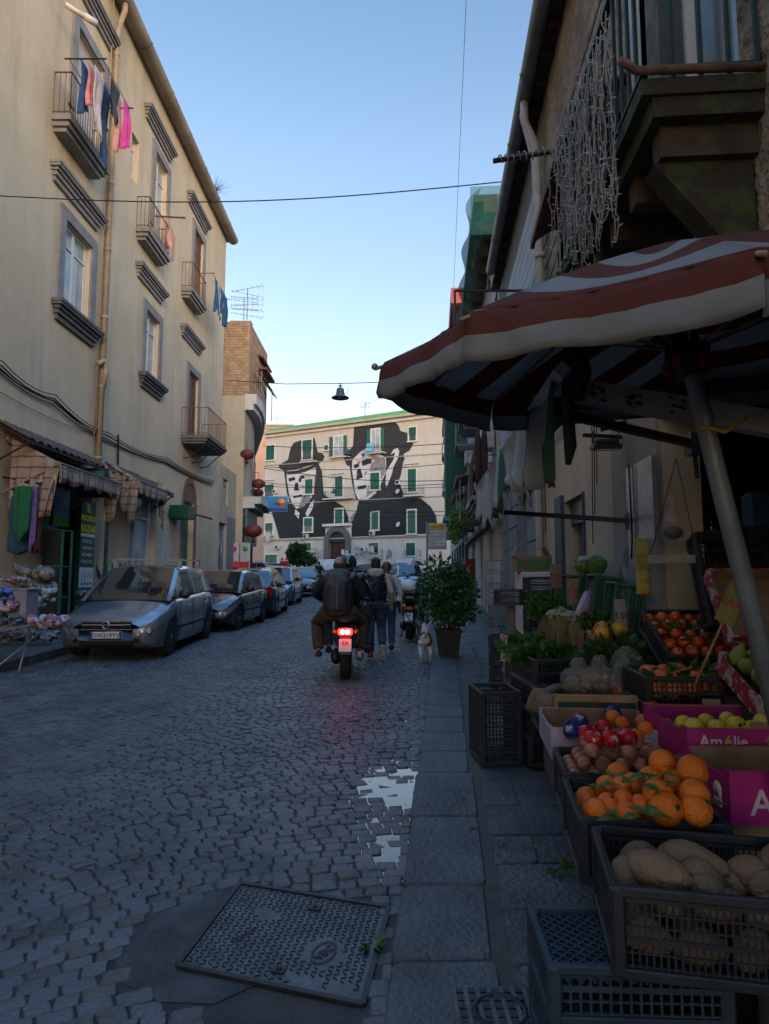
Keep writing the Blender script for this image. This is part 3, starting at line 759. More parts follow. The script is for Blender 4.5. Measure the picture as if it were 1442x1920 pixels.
def awning(label,pn,yn,pf,out,dropn,dropf,val,seed):
 a0,z=LF.inv(pn,yn,out);a1,_=LF.inv(pf,yn,out)
 t=thing('shop_awning',label,'awning',LF.pt(a0,z,0));r=random.Random(seed)
 m=MB();n=26
 m.grid(lambda u,v:LF.pt(a0+(a1-a0)*u,z+.5*(1-v)-.05*math.sin(math.pi*v)+.015*math.sin(u*40),v*out),n,5);m.build('canvas',plaid,t,thick=.006)
 m=MB()
 m.grid(lambda u,v:LF.pt(a0+(a1-a0)*u,z-v*val*(1+.12*math.sin(u*31+seed)),out+.035*math.sin(u*26)*v),60,3);m.build('valance',plaid,t,thick=.006)
 for a,dr,sgn,lo_ in((a0,dropn,1,.15),(a1,dropf,-1,.68)):
  m=MB();m.grid(lambda u,v:LF.pt(a+.05*math.sin(u*22)*(.4+v)+sgn*v*.1*u,z+.5*(1-u)-v*dr*(.8+.2*math.sin(u*2.6+seed)),out*(lo_+(1-lo_)*u*(1-.2*v))),24,6);m.build('side_drape',plaid,t,thick=.006)
 m=MB();m.bar(LF.pt(a0,z,out),LF.pt(a1,z,out),.04);m.tube([LF.pt(a0,z+.5,.05),LF.pt(a1,z+.5,.05)],.05);
 for a in(a0,a1):m.bar(LF.pt(a,z-.6,.03),LF.pt(a,z,out),.03)
 m.build('frame',metalg,t)
awning('large brown plaid awning with long side drapes over the bazaar door',113,868,226,1.15,1.45,1.3,.36,1)
awning('smaller brown plaid awning over the white-framed second shop door',262,902,314,.95,1.25,1.25,.34,5)
# ---- laundry
def cloth(name,label,top0,top1,h,m_,group,cat='laundry',seed=0,taper=.0,sway=.06):
 a,b=Vector(top0),Vector(top1);r=random.Random(seed);ph=r.uniform(0,6);d=(b-a);n=Vector((d.y,-d.x,0)).normalized()if Vector((d.x,d.y,0)).length>1e-5 else Vector((1,0,0))
 m=MB()
 def fn(u,v):
  p=a.lerp(b,u+(0.5-u)*taper*v);p=p+Vector((0,0,-h*v*(1-.1*math.sin(u*3.1+ph))))+n*(sway*v*math.sin(u*9+ph)+.02*math.sin(v*7+ph));return p
 m.grid(fn,12,10);o=m.build(name,m_,thick=.006);return tag(o,label,cat,group)
def cm(name,c):return mat(name,c,.95,scale=6,var=.2,bump=.15,spec=.1)
clw,clp,cln,clpk,cldk,clsal=cm('cloth_white',(.42,.40,.43)),cm('cloth_magenta',(.55,.07,.32)),cm('cloth_navy',(.03,.07,.16)),cm('cloth_pink',(.45,.2,.22)),cm('cloth_charcoal',(.05,.06,.075)),cm('cloth_salmon',(.5,.28,.24))
clb,clbl=cm('cloth_blue',(.03,.09,.2)),cm('cloth_pale_blue',(.15,.25,.36))
LA,_=zz(150,130,.5);LB,_=zz(240,190,1.2)
rk=thing('drying_rack','metal clothes line frame over the top-floor balcony with the blind','clothes rack',LF.pt(W2[0],W2[2]+1,.45))
m=MB();zr=zz(133,212,.45)[1]+1.08
ra,rb=LF.inv(165,150,.95)[0],LF.inv(243,190,1.25)[0]
for o in(.5,.75,1.0,1.25):m.bar(LF.pt(ra,zr,o),LF.pt(rb,zr,o),.012)
for a in(ra,rb):m.bar(LF.pt(a,zr,.4),LF.pt(a,zr,1.35),.025)
m.build('bars',black,rk)
G='laundry on the top-floor balcony line'
for k,(q0,q1,o,h,mt,lb)in enumerate(((.0,.2,.8,1.2,cln,'dark narrow garment at the left end of the laundry line'),(.1,.42,1.0,1.5,clw,'long off-white sheet on the upper balcony laundry line'),(.05,.25,.9,1.0,clpk,'mauve towel hanging behind the white sheet'),(.34,.68,1.2,.8,cldk,'charcoal shirt in the middle of the upper laundry line'),(.4,.72,.95,1.9,cln,'long navy trousers hanging lowest over the upper balcony'),(.62,.86,1.15,1.35,clsal,'salmon striped towel beside the bright pink cloth'),(.8,1.04,1.25,1.15,clp,'bright magenta towel at the right end of the laundry line'))):
 cloth('hanging_cloth',lb,LF.pt(ra+(rb-ra)*q0,zr,o),LF.pt(ra+(rb-ra)*q1,zr,o),h,mt,G,seed=k,taper=.1)
rk=thing('drying_rack','small clothes line on the balcony near the far corner of the yellow building','clothes rack',LF.pt(W5[0],W5[2]+1,.45))
m=MB();z5=zz(362,538,.45)[1]+1.08
m.bar(LF.pt(W5[0],z5,.85),LF.pt(W5[1]+.6,z5,.85),.012);m.bar(LF.pt(W5[0],z5,.3),LF.pt(W5[0],z5,.95),.02);m.bar(LF.pt(W5[1]+.6,z5,.3),LF.pt(W5[1]+.6,z5,.95),.02);m.build('bars',black,rk)
for k,(q,mt,lb,h)in enumerate(((.25,clb,'dark blue trousers first on the far balcony line',1.3),(.45,clbl,'pale blue trousers on the far balcony line',1.35),(.62,cln,'navy jumper on the far balcony line',1.05),(.8,clb,'dark blue shirt last but one on the far line',1.35),(.95,cln,'navy garment at the corner end of the far line',1.2))):
 a=W5[0]+(W5[1]+.6-W5[0])*q;cloth('hanging_cloth',lb,LF.pt(a-.16,z5,.85),LF.pt(a+.16,z5,.85),h,mt,'blue laundry on the far balcony',seed=20+k,taper=.15)
z3=zz(280,425,.42)[1]+1.15
rk=thing('drying_pole','short wooden pole with a pink cloth on the middle top balcony','clothes rack',LF.pt(W3[0],z3,.2));m=MB();m.bar(LF.pt(W3[0]+.3,z3,.0),LF.pt(W3[0]+.5,z3+.05,1.0),.04);m.build('pole',woodd,rk)
cloth('hanging_cloth','pale pink cloth draped on the middle top balcony',LF.pt(W3[0]+.5,z3+.3,.35),LF.pt(W3[0]+1.2,z3-.3,.45),.8,clsal,None,seed=50)
# dry weed growing from the gutter
m=MB();c=LF.pt(LF.inv(402,362,.36)[0],ZTOP+.12,.36);r=random.Random(8)
for k in range(60):
 d=Vector((r.uniform(-.1,.9),r.uniform(-.7,.7),r.uniform(.1,1))).normalized()*r.uniform(.25,.8);m.tube([c,c+d*.5+Vector((0,0,.05)),c+d],[.008,.005,.002],n=3)
tag(m.build('dry_weed',mat('dry_stalk',(.09,.08,.06),.9)),'dry bushy weed growing out of the gutter near the roof corner','plant')
# bazaar sign on the wall
sg=mat('sign_green',(.006,.07,.045),.35,bump=0);sy=mat('sign_yellow',(.75,.68,.03),.5,bump=0,var=.05);sw=mat('sign_white',(.6,.62,.62),.5,bump=0,var=.05)
a0,zt=LF.inv(151,937,.12);a1,_=LF.inv(177,937,.12);_,zb=LF.inv(151,1135,.12)
a1=a0+(a1-a0)*1.05
t=thing('shop_sign','tall green vertical shop sign reading IL PICCOLO BAZAR beside the bazaar door','sign',LF.pt(a0,zb,.0))
m=MB();LF.box(m,a0,a1,zb,zt,.06,.16);m.build('board',sg,t)
H=zt-zb
for q,tx in((.07,'IL'),(.17,'PICCOLO'),(.27,'BAZAR')):textmesh(tx,.30 if tx=='IL' else(a1-a0)*.235*(1.35 if tx=='BAZAR' else 1),sy,t,LF.pt((a0+a1)/2,zt-q*H,.165),(0,1,0),(0,0,1),bold=.006,name='yellow_lettering')
m=MB();LF.box(m,a0+.02,a1-.02,zt-.345*H,zt-.315*H,.16,.166);LF.box(m,a0+.02,a1-.02,zt-.83*H,zt-.64*H,.16,.166);m.build('white_panel',sw,t)
for q,tx in((.39,'VENDITA'),(.455,'ASSISTENZA'),(.52,'RICAMBIO'),(.585,'FOLLETTO')):textmesh(tx,(a1-a0)*1.28/len(tx),sw,t,LF.pt((a0+a1)/2,zt-q*H,.165),(0,1,0),(0,0,1),name='white_lettering')
for q,tx in((.875,'Tel. 081.660'),(.95,'347 61')):textmesh(tx,.15,sw,t,LF.pt((a0+a1)/2,zt-q*H,.165),(0,1,0),(0,0,1),name='white_lettering')
m=MB()
for k in range(4):a=a0+(a1-a0)*(.2+.2*k);LF.box(m,a,a+.025,zt-(.8-.02*k)*H,zt-.68*H,.166,.17);LF.box(m,a-.03,a+.05,zt-.81*H,zt-.785*H,.166,.17)
m.build('vacuum_drawing',irond,t)
sgb=LF.inv(172,905,.6)
t=thing('projecting_sign','small dark box sign projecting under the large plaid awning','sign',LF.pt(sgb[0],sgb[1],.1))
m=MB();LF.box(m,sgb[0],sgb[0]+.12,sgb[1]-.35,sgb[1]+.35,.25,.95);m.build('box',irond,t);m=MB();LF.box(m,sgb[0]-.006,sgb[0],sgb[1]-.28,sgb[1]+.28,.32,.88);m.build('face',mat('sign_teal',(.02,.11,.11),.4),t)
# satellite-dish-like green hooded lamp above the arched door
a,z=LF.inv(350,960,.5);t=thing('door_canopy_box','green metal box canopy with a jutting bar above the arched door','canopy',LF.pt(a,z,0))
m=MB();LF.box(m,a-.5,a+.5,z-.25,z+.2,.05,.7);m.build('box',sg,t);m=MB();m.bar(LF.pt(a+.3,z,.5),LF.pt(a+1.2,z-.15,1.1),.06);m.build('bar',woodd,t)
# ================================================================ LEFT: connecting wall and the curved beige building
cb=thing('low_wall_building','grey and beige low infill house with a graffiti-covered door beside the yellow building','building',(LX,31,gz(31)))
CF=Fac((LX-.12,0,0),(0,1,0),(1,0,0));zc=CF.inv(415,870)[1]
h1=(30.3,31.3,CF.inv(412,942)[1],CF.inv(412,892)[1]);h2=(29.6,31.2,gz(30)+PH,CF.inv(410,978)[1])
m=MB();CF.wall(m,LEND,33.2,.2,zc,[h1,h2],.2);shell(m,CF,LEND,33.2,.2,zc,6);m.build('wall',beige,cb)
CF.window(cb,*h1,'glass',depth=.15,fm=trim)
m=MB();CF.box(m,h2[0],h2[1],h2[2],h2[3],-.19,-.15);dd=m.build('metal_door',mat('blue_grey_metal',(.12,.17,.22),.5,metal=.3),cb)
scribble(CF,h2[0]+.1,h2[1]-.1,h2[2]+.3,h2[3]-.2,6,mat('spray_pale',(.3,.42,.55),.8),cb,12,.03,-.14)
m=MB();CF.box(m,LEND+.02,33.1,gz(30),h2[3]+.5,.003,.02)if False else CF.box(m,LEND+.02,h2[0],gz(30),h2[3]+.4,.003,.02);CF.box(m,h2[1],33.1,gz(30),h2[3]+.4,.003,.02);m.build('plinth_render',greyr,cb)
bb=thing('corner_building','beige building with a rounded corner, curved cornice and rough stone attic','building',(-8,36,gz(36)))
CURVE=[(-7.35,33),(-7.35,34.5),(-7.5,36),(-7.85,38),(-8.3,40),(-9.1,43),(-9.9,46),(-11.5,52),(-13.4,60)]
z1=atY(430,742,33).z
def ring_wall(m,pts,z0,z1):
 for i in range(len(pts)-1):m.quad((*pts[i],z0),(*pts[i+1],z0),(*pts[i+1],z1),(*pts[i],z1))
m=MB();full=[(-13,33)]+CURVE+[(-20,60)];ring_wall(m,full,.3,z1);m.add([(*p,z1)for p in full],[tuple(range(len(full)))]);m.build('wall',beige,bb)
def offs(pts,o):
 out=[]
 for i,p in enumerate(pts):
  a=Vector(pts[max(0,i-1)]);b=Vector(pts[min(len(pts)-1,i+1)]);d=(b-a).normalized();out.append((p[0]+d.y*o,p[1]-d.x*o))
 return out
def band(m,pts,o0,o1,z0,z1):
 A,B=offs(pts,o0),offs(pts,o1);k=len(pts)
 m.add([(*p,z0)for p in A]+[(*p,z0)for p in B]+[(*p,z1)for p in B]+[(*p,z1)for p in A],[q for i in range(k-1)for q in((i,i+1,k+i+1,k+i),(k+i,k+i+1,2*k+i+1,2*k+i),(2*k+i,2*k+i+1,3*k+i+1,3*k+i))]+[(0,k,2*k,3*k)])
m=MB();band(m,CURVE,.0,.6,z1-.45,z1+.1);band(m,CURVE,0,.45,z1-.75,z1-.45);m.build('cornice',whiter,bb)
zc2=atY(430,940,33).z
m=MB();band(m,CURVE[:4],.0,.95,zc2-.12,zc2+.25);band(m,CURVE[:4],0,.6,zc2-.35,zc2-.12);m.build('shop_canopy',whiter,bb)
m=MB();A=offs(CURVE,.02);r=random.Random(3)
def curve_pt(t,o,z):
 P=offs(CURVE,o);i=min(len(P)-2,int(t));q=t-i;return Vector((P[i][0]+(P[i+1][0]-P[i][0])*q,P[i][1]+(P[i+1][1]-P[i][1])*q,z))
for t in(1.2,2.1,3.0,4.1,5.1):
 for zb in(atY(470,925,36).z,):
  w=MB();w.slab([curve_pt(t,.01,zb),curve_pt(t+.33,.01,zb),curve_pt(t+.33,.01,zb+2.3),curve_pt(t,.01,zb+2.3)],(.08,0,0));wo=w.build('window',trim,bb)
  w=MB();w.slab([curve_pt(t+.06,.1,zb+.12),curve_pt(t+.27,.1,zb+.12),curve_pt(t+.27,.1,zb+2.18),curve_pt(t+.06,.1,zb+2.18)],(.012,0,0));w.build('pane',glassd,wo)
  # attic block with rooftop rail and lean-to
m=MB();zt2=atY(440,603,34.5).z;xr=atY(468,640,34.5).x
m.box((xr-3,37.2,(z1+zt2)/2+.06),(6,5.3,zt2-z1-.1));m.box((xr-.6,35,zt2+.08),(1.2,.5,.16));m.build('stone_attic',tuffb,bb)
m=MB();m.box((xr+.25,38.5,zt2-1.8),(.5,2.8,.12),(0,0,0));m.box((xr+.15,38.4,zt2-1.1),(.35,2.9,.1),(0,.5,0));m.build('red_roof_edge',mat('red_roof_tile',(.16,.05,.045),.7),bb)
m=MB();xl=atY(490,700,36).x
m.grid(lambda u,v:(xr+.1+(xl-xr)*u+.1,35.5+5*v,zt2-2.4-.35*u+.02*math.sin(v*60)),3,50);m.build('corrugated_lean_to',metalg,bb,thick=.02)
m=MB();P=offs(CURVE,.55)
for zr in(z1+.2,z1+.65,z1+1.1):m.tube([(*p,zr)for p in P[:7]],.025,n=5)
for t in np.arange(0,6,.3):q=curve_pt(t,.55,z1+.1);m.bar(q,q+Vector((0,0,1.0)),.025)
for y in(35.6,39):m.bar((xl+.1,y,z1+.1),(xl+.1,y,zt2-2.5),.05)
m.build('roof_railing',metalg,bb)
m=MB();
m.slab([curve_pt(.05,.25,atY(430,1020,33).z),curve_pt(2.0,.3,atY(430,1020,33).z),curve_pt(2.0,.3,zc2-.4),curve_pt(.05,.25,zc2-.4)],(-.15,0,0))
sf=m.build('shop_fascia',mat('fascia_blue',(.05,.14,.21),.4,bump=0),bb)
m=MB()
for t in(.1,1.4,2.6,3.6,4.6):
 m.slab([curve_pt(t,.02,.6),curve_pt(t+.8,.02,.6),curve_pt(t+.8,.02,zc2-.9),curve_pt(t,.02,zc2-.9)],(.03,0,0))
m.build('shop_front',dark,bb)
# TV aerials on the roof of the corner building
def aerial(label,base,h,n=5,L=1.4,ang=0.2,seed=1,thin=.02):
 t=thing('tv_aerial',label,'aerial',base);b=Vector(base);m=MB();m.tube([b,b+Vector((0,0,h))],thin*1.2,n=5);m.build('mast',metalg,t);r=random.Random(seed)
 m=MB()
 for k in range(n):
  z=h*(1-.17*k);a=ang+r.uniform(-.4,.4);d=Vector((math.cos(a),math.sin(a),r.uniform(-.12,.2)));c=b+Vector((0,0,z));m.bar(c-d*L/2,c+d*L/2,thin)
  e=Vector((-d.y,d.x,0)).normalized()
  for q in range(7):p=c+d*(q/6-.5)*L;m.bar(p-e*(.12+.2*q/7),p+e*(.12+.2*q/7),thin*.6)
 m.build('elements',metalg,t)
aerial('cluster of TV aerials on the stone attic left of the street',atY(463,600,36),1.9,6,1.8)
aerial('second TV aerial mast just left of the tallest one on the attic',atY(457,600,37),1.4,4,1.6,seed=4)
# chinese lanterns and hanging sign
lant=mat('lantern_red',(.09,.018,.016),.6,scale=6,bump=0,col2=(.15,.035,.028));
for(px,py,Y,rr_,lb)in((463,852,33.2,.34,'highest red paper lantern on the corner building'),(485,907,35.2,.33,'red paper lantern at the wall edge just above the blue sign'),(475,995,33.0,.42,'large dark red lantern hanging under the curved shop canopy'),(484,924,36.5,.28,'small red lantern hanging below another at the wall edge')):
 c=atY(px,py,Y);t=thing('paper_lantern',lb,'lantern',c,'red paper lanterns')
 m=MB();n=20
 prof=[(rr_*math.sin(math.pi*k/12)+.03,-rr_*.8*math.cos(math.pi*k/12))for k in range(13)]
 vs=[]
 for p_,z in prof:
  for j in range(40):q=p_*(1+.04*(j%2));vs.append((c.x+q*math.cos(j*math.pi/20),c.y+q*math.sin(j*math.pi/20),c.z+z))
 m.add(vs,[(i*40+j,i*40+(j+1)%40,i*40+40+(j+1)%40,i*40+40+j)for i in range(12)for j in range(40)],True);m.build('shade',lant,t)
 m=MB();m.tube([c-Vector((0,0,rr_*.8)),c-Vector((0,0,rr_*1.5))],[.05,.09],n=8);m.tube([c+Vector((0,0,rr_*.8)),c+Vector((0,0,rr_*.8+.4))],.012,n=4);m.bar(c+Vector((0,0,rr_*.8+.38)),c+Vector((-.6,0,rr_*.8+.4)),.03);m.build('tassel',lant,t)
c0,c1=atY(478,960,37),atY(539,931,37)
t=thing('supermarket_sign','blue projecting supermarket sign with an orange disc over the parked cars','sign',((c0.x+c1.x)/2,37,c0.z))
m=MB();m.box(((c0.x+c1.x)/2,37,(c0.z+c1.z)/2),(c1.x-c0.x,.2,c1.z-c0.z));m.build('panel',mat('sign_blue',(.02,.26,.55),.4,bump=0),t)
m=MB();m.box(((c0.x+c1.x)/2,36.896,c0.z+.12),(c1.x-c0.x-.05,.01,.18));m.build('blue_stripe',mat('sign_deep_blue',(.01,.06,.32),.4,bump=0),t)
m=MB();m.lathe([(0,0),(.27,0),(.27,.012)],(c1.x-.34,36.9,c0.z+.52),24,(0,-1,0));m.build('orange_disc',mat('sign_orange',(.8,.35,.05),.4,bump=0),t)
textmesh('deco',.34,mat('sign_deep_blue',(0,0,0)),t,(c1.x-.36,36.87,c0.z+.46),(1,0,0),(0,0,1),name='logo_lettering',bold=.008)
textmesh('Supermercati',.19,mat('sign_deep_blue',(0,0,0)),t,(c0.x+.68,36.88,c0.z+.47),(1,0,0),(0,0,1),name='lettering')
m=MB();m.bar((c0.x,37,c1.z-.1),(c0.x-.9,37,c1.z-.1),.05);m.bar((c0.x,37,c0.z+.1),(c0.x-.9,37,c0.z+.1),.05);m.build('bracket',metalg,t)
# white panelled kiosk boards under the canopy
c0,c1=atY(431,1066,32.8),atY(469,1018,32.8)
t=thing('shop_board','white display boards with a red star and green leaf under the curved canopy','sign board',((c0.x+c1.x)/2,32.8,c0.z))
m=MB();m.box(((c0.x+c1.x)/2-.28,32.75,(c0.z+c1.z)/2),(.5,.06,c1.z-c0.z));m.box(((c0.x+c1.x)/2+.28,32.75,(c0.z+c1.z)/2),(.5,.06,c1.z-c0.z));m.build('panel',mat('board_white',(.42,.46,.5),.5),t)
m=MB();m.lathe([(0,0),(.15,0),(.15,.01)],((c0.x+c1.x)/2-.28,32.7,c1.z-.3),5,(0,-1,0));m.build('red_star',mat('badge_red',(.5,.03,.04),.5),t)
m=MB();m.lathe([(0,0),(.14,0),(.14,.01)],((c0.x+c1.x)/2+.28,32.7,c1.z-.3),7,(0,-1,0));m.build('green_leaf',mat('badge_green',(.05,.3,.07),.5),t)
m=MB();m.box(((c0.x+c1.x)/2,32.6,c0.z+.2),(1.0,.1,.3));m.build('red_strip',mat('badge_red',(0,0,0)),t)
# plain brown house closing the gap on the far left
bh=thing('brown_house','narrow brownish house behind the curved corner building','building',(-17,66,1))
GF=Fac((-14.3,60.2,0),(-.1,1,0),(1,.1,0));zt=atY(489,935,64).z
m=MB();GF.wall(m,0,9,.5,zt,[(1,2.2,3.4,5.2),(1,2.2,6,8)],.2);shell(m,GF,0,9,.5,zt,12);m.build('wall',stucco('brown_render',(.22,.15,.11),(.3,.22,.17),(.15,.11,.09)),bh)
GF.window(bh,1,2.2,3.4,5.2,'shutter');GF.window(bh,1,2.2,6,8,'shutter')
# ================================================================ the building that closes the street, with its painted wall
fb=thing('mural_building','long cream building with green shutters and two giant hatted figures painted on it','building',(-4,72,1))
FL=(FQ-FP).length+9
zr0=FF.inv(500,812)[1];zr1=FF.inv(740,781)[1];ZR=(zr0+zr1)/2
def fz(a):return zr0+(zr1-zr0)*a/FF.inv(740,781)[0]
def frect(x0,y0,x1,y1):
 a0,zt=FF.inv(x0,y0);a1,_=FF.inv(x1,y1);_,zb=FF.inv(x0,y1);return a0,a1,zb,zt
WIN=[((500,836,515,864),'shutter'),((568,826,585,863),'half'),((609,835,616,845),'shutter'),((627,819,643,855),'open'),((697,806,713,846),'open'),((767,802,781,828),'half'),((497,909,514,932),'half'),((573,899,587,927),'shutter'),((629,892,643,932),'shutter'),((695,887,712,919),'shutter'),((765,880,781,923),'shutter'),((498,981,512,1004),'half'),((571,972,586,998),'half'),((629,955,643,983),'shutter'),((697,961,710,994),'shutter'),((765,957,780,1001),'shutter'),((574,1018,584,1033),'shutter'),((692,1018,710,1042),'half'),((762,1018,779,1043),'shutter'),((498,1040,520,1062),'shutter'),((755,1052,775,1068),'shutter'),((840,820,856,850),'shutter'),((840,890,856,930),'shutter')]
WR=[(frect(*w),k)for w,k in WIN]
pa0,pz1=FF.inv(619,1003);pa1,_=FF.inv(650,1003);PORT=(pa0,pa1,1.9,FF.inv(634,1015)[1])
m=MB();FF.wall(m,0,FL,1.0,min(zr0,zr1),[w for w,k in WR]+[PORT],.35)
# sloping top strip and shell
m.quad(FF.pt(0,min(zr0,zr1)),FF.pt(FL,min(zr0,zr1)),FF.pt(FL,fz(FL)),FF.pt(0,fz(0)))
shell(m,FF,0,FL,1.0,min(zr0,zr1),12)
m.build('wall',cream,fb)
m=MB();P=FF.pt
def sband(m,px0,y0,px1,y1,th,o,aa=0,ab=None):
 a0,z0=FF.inv(px0,y0);a1,z1=FF.inv(px1,y1);s=(z1-z0)/(a1-a0);ab=FL if ab is None else ab
 za,zb=z0+s*(aa-a0),z0+s*(ab-a0)
 m.add([P(aa,za,.003),P(ab,zb,.003),P(ab,zb,o),P(aa,za,o),P(aa,za-th,.003),P(ab,zb-th,.003),P(ab,zb-th,o*.8),P(aa,za-th,o*.8)],[(0,1,2,3),(3,2,6,7),(4,7,6,5),(0,3,7,4),(1,5,6,2)])
sband(m,500,812,740,781,.28,.75);sband(m,500,818,740,788,.3,.4);m.build('roof_cornice',whiter,fb)
m=MB();sband(m,500,872,820,850,.12,.1);sband(m,500,945,820,930,.12,.1);sband(m,500,1012,820,1003,.2,.2);m.build('string_course',mat('band_grey',(.3,.29,.26),.8),fb)
m=MB();s=(zr1-zr0)/FF.inv(740,781)[0]
for o0,o1,c in((-.3,-.9,0),):
 m.add([P(0,zr0+.0,.5),P(FL,fz(FL)+.0,.5),P(FL,fz(FL)+1.15,-1.2),P(0,zr0+.9,-1.2)],[(0,1,2,3)])
m.build('green_roof',mat('green_roof_membrane',(.10,.26,.05),.8,scale=1,col2=(.15,.34,.08),world=True),fb,thick=.05)
for(w,k)in WR:
 if k=='open':pass
 FF.window(fb,*w,'half' if k=='half' else('shutter' if k=='shutter' else 'open'),depth=-.05)
 m_=whitep;m=MB();ww=.16
 FF.box(m,w[0]-ww,w[0],w[2]-.1,w[3]+ww,.03,.12);FF.box(m,w[1],w[1]+ww,w[2]-.1,w[3]+ww,.03,.12);FF.box(m,w[0],w[1],w[3],w[3]+ww,.03,.12);FF.box(m,w[0]-.25,w[1]+.25,w[2]-.14,w[2],.03,.3)
 m.build('window_surround',m_,fb)
 if k=='open':
  for sgn in(-1,1):
   m=MB();x=w[0]-.16 if sgn<0 else w[1]+.16
   FF.box(m,min(x,x+sgn*.55),max(x,x+sgn*.55),w[2],w[3],.13,.18);m.build('shutter',shutg,fb)
for(x0,y0,x1,y1)in((626,893,644,890),(763,875,784,874),(497,905,515,903),(573,895,588,893)):
 a0,z=FF.inv(x0,y0);a1,_=FF.inv(x1,y0);m=MB();FF.box(m,a0-.2,a1+.2,z+.25,z+.4,.003,.4);FF.box(m,a0-.1,a1+.1,z-.1,z+.25,.003,.15);m.build('window_hood',whiter,fb)
for(x0,x1,y,out,h)in((561,592,866,.5,.6),(617,652,857,.6,.9),(688,718,849,.9,1),(604,660,935,1.0,1),(755,790,929,.9,1),(687,714,1045,.7,1),(757,786,1046,.7,1),(567,590,1034,.6,.5)):
 a0,z=FF.inv(x0,y,out);a1,_=FF.inv(x1,y,out);FF.balcony(fb,a0,a1,z,out,h,whiter,black,t=.16,gap=.25,mould=False,br=.03)
 # portal
zs=PORT[3];am=(PORT[0]+PORT[1])/2;rd=(PORT[1]-PORT[0])/2
m=MB();N=14
for k in range(N):
 t,t2=math.pi*k/N,math.pi*(k+1)/N
 m.add([P(am+math.cos(q)*rr_,zs+math.sin(q)*rr_,o)for o in(.02,.45)for q,rr_ in((t,rd),(t2,rd),(t2,rd+.75),(t,rd+.75))],[(4,5,6,7),(0,1,5,4),(2,3,7,6)])
FF.box(m,PORT[0]-.75,PORT[0],.9,zs,.02,.45);FF.box(m,PORT[1],PORT[1]+.75,.9,zs,.02,.45)
pt_=m.build('portal',trimd,fb)
m=MB();FF.box(m,PORT[0]-.9,PORT[1]+.9,zs+rd+.75,zs+rd+1.1,.02,.7)
for sx in(-1,1):
 m.add([P(am+sx*(rd+.8),zs,.022),P(am+sx*(rd+.8),zs+rd+.75,.022),P(am,zs+rd+.75,.022),P(am+sx*rd*.6,zs+rd*.9,.022)],[(0,1,2,3)])
m.build('portal_cornice',whiter,fb)
m=MB();m.add([P(am+math.cos(math.pi*k/N)*rd,zs+math.sin(math.pi*k/N)*rd,.05)for k in range(N+1)],[tuple(range(N+1))]);FF.box(m,PORT[0],PORT[1],zs-.12,zs+.06,.04,.2);m.build('fanlight',irond,fb)
m=MB();FF.box(m,PORT[0],am-.02,1.9,zs-.12,-.2,-.1);FF.box(m,am+.02,PORT[1],1.9,zs-.12,-.2,-.1)
for a in(PORT[0]+.3,am+.25):
 for z in np.arange(2.2,zs-1,.95):FF.box(m,a,a+rd-.6,z,z+.7,-.1,-.06)
m.build('portal_door',mat('dark_red_door',(.045,.014,.012),.6),fb)
m=MB()
for(px,py,w,h)in((640,1040,.5,.7),(646,1042,.4,.5),(652,1038,.3,.4)):a,z=FF.inv(px,py);FF.box(m,a,a+w,z,z+h,-.05 if px<650 else.46,-.03 if px<650 else.48)
m.build('paper_notice',whitep,fb)
# air conditioners, dishes
acm=mat('ac_white',(.45,.46,.46),.6)
for i,(px,py)in enumerate(((518,922),(576,1006),(700,1000),(749,905),(523,1026),(683,1030))):
 a,z=FF.inv(px,py);m=MB();FF.box(m,a-.4,a+.4,z-.3,z+.3,.15,.5);t=m.build('air_conditioner',acm,fb);m=MB();m.lathe([(0,0),(.22,0),(.22,.02)],P(a-.1,z,.5),16,FN);m.build('fan_grille',irond,t)
for px,py in((748,922),(749,984)):
 a,z=FF.inv(px,py);m=MB();m.lathe([(0,0),(.2,.03),(.36,.09),(.36,.1),(.2,.05)],P(a,z,.35),18,(FN+Vector((-.4,0,.4))));m.tube([P(a,z-.1,.02),P(a,z,.35)],.03);m.build('satellite_dish',acm,fb)
 # painted figures (paint sheets laid on the plaster)
pdk=mat('mural_charcoal',(.028,.031,.036),.9,scale=1.2,var=.15,bump=.2,world=True);pdk2=mat('mural_black',(.014,.02,.024),.9,scale=1.2,var=.2,bump=.2,world=True);pwh=mat('mural_white',(.5,.5,.52),.9,scale=3,var=.15,world=True);pgr=mat('mural_grey',(.2,.21,.225),.9,scale=3,var=.2,world=True)
LAY=[0]
def paint(name,pts,mt,o):
 LAY[0]+=1;m=MB();q=[FF.inv(x,y)for x,y in pts];m.add([P(a,z,.006+o*.006)for a,z in q],[tuple(range(len(q)))]);m.build(name,mt,fb)
paint('mural_coat',[(510,962),(519,948),(538,938),(548,945),(575,935),(596,925),(590,905),(594,885),(600,890),(606,905),(604,925),(625,938),(645,950),(653,968),(655,985),(656,1004),(524,1010),(517,985)],pdk2,1)
paint('mural_back',[(590,868),(597,868),(604,884),(607,925),(600,945),(575,958),(545,948),(538,925),(533,885)],pdk,1.4)
paint('mural_back',[(655,868),(668,848),(745,838),(757,862),(752,890),(744,915),(728,938),(690,942),(668,938),(660,905)],pdk,1.5)
paint('mural_hat',[(522,873),(530,868),(540,862),(545,840),(551,830),(563,826),(580,822),(590,821),(596,848),(604,849),(609,856),(606,864),(594,872),(578,876),(555,882),(535,884),(525,879)],pdk,2)
paint('mural_face',[(538,883),(555,881),(578,874),(590,871),(593,882),(591,905),(588,922),(580,938),(570,950),(556,954),(548,944),(542,925),(538,900)],pwh,3)
paint('mural_shade',[(570,900),(592,892),(590,915),(583,935),(572,948),(560,953),(566,935),(573,918)],pgr,4)
paint('mural_hat_shade',[(538,884),(556,882),(580,875),(592,870),(592,876),(575,884),(556,889),(539,890)],pdk,5)
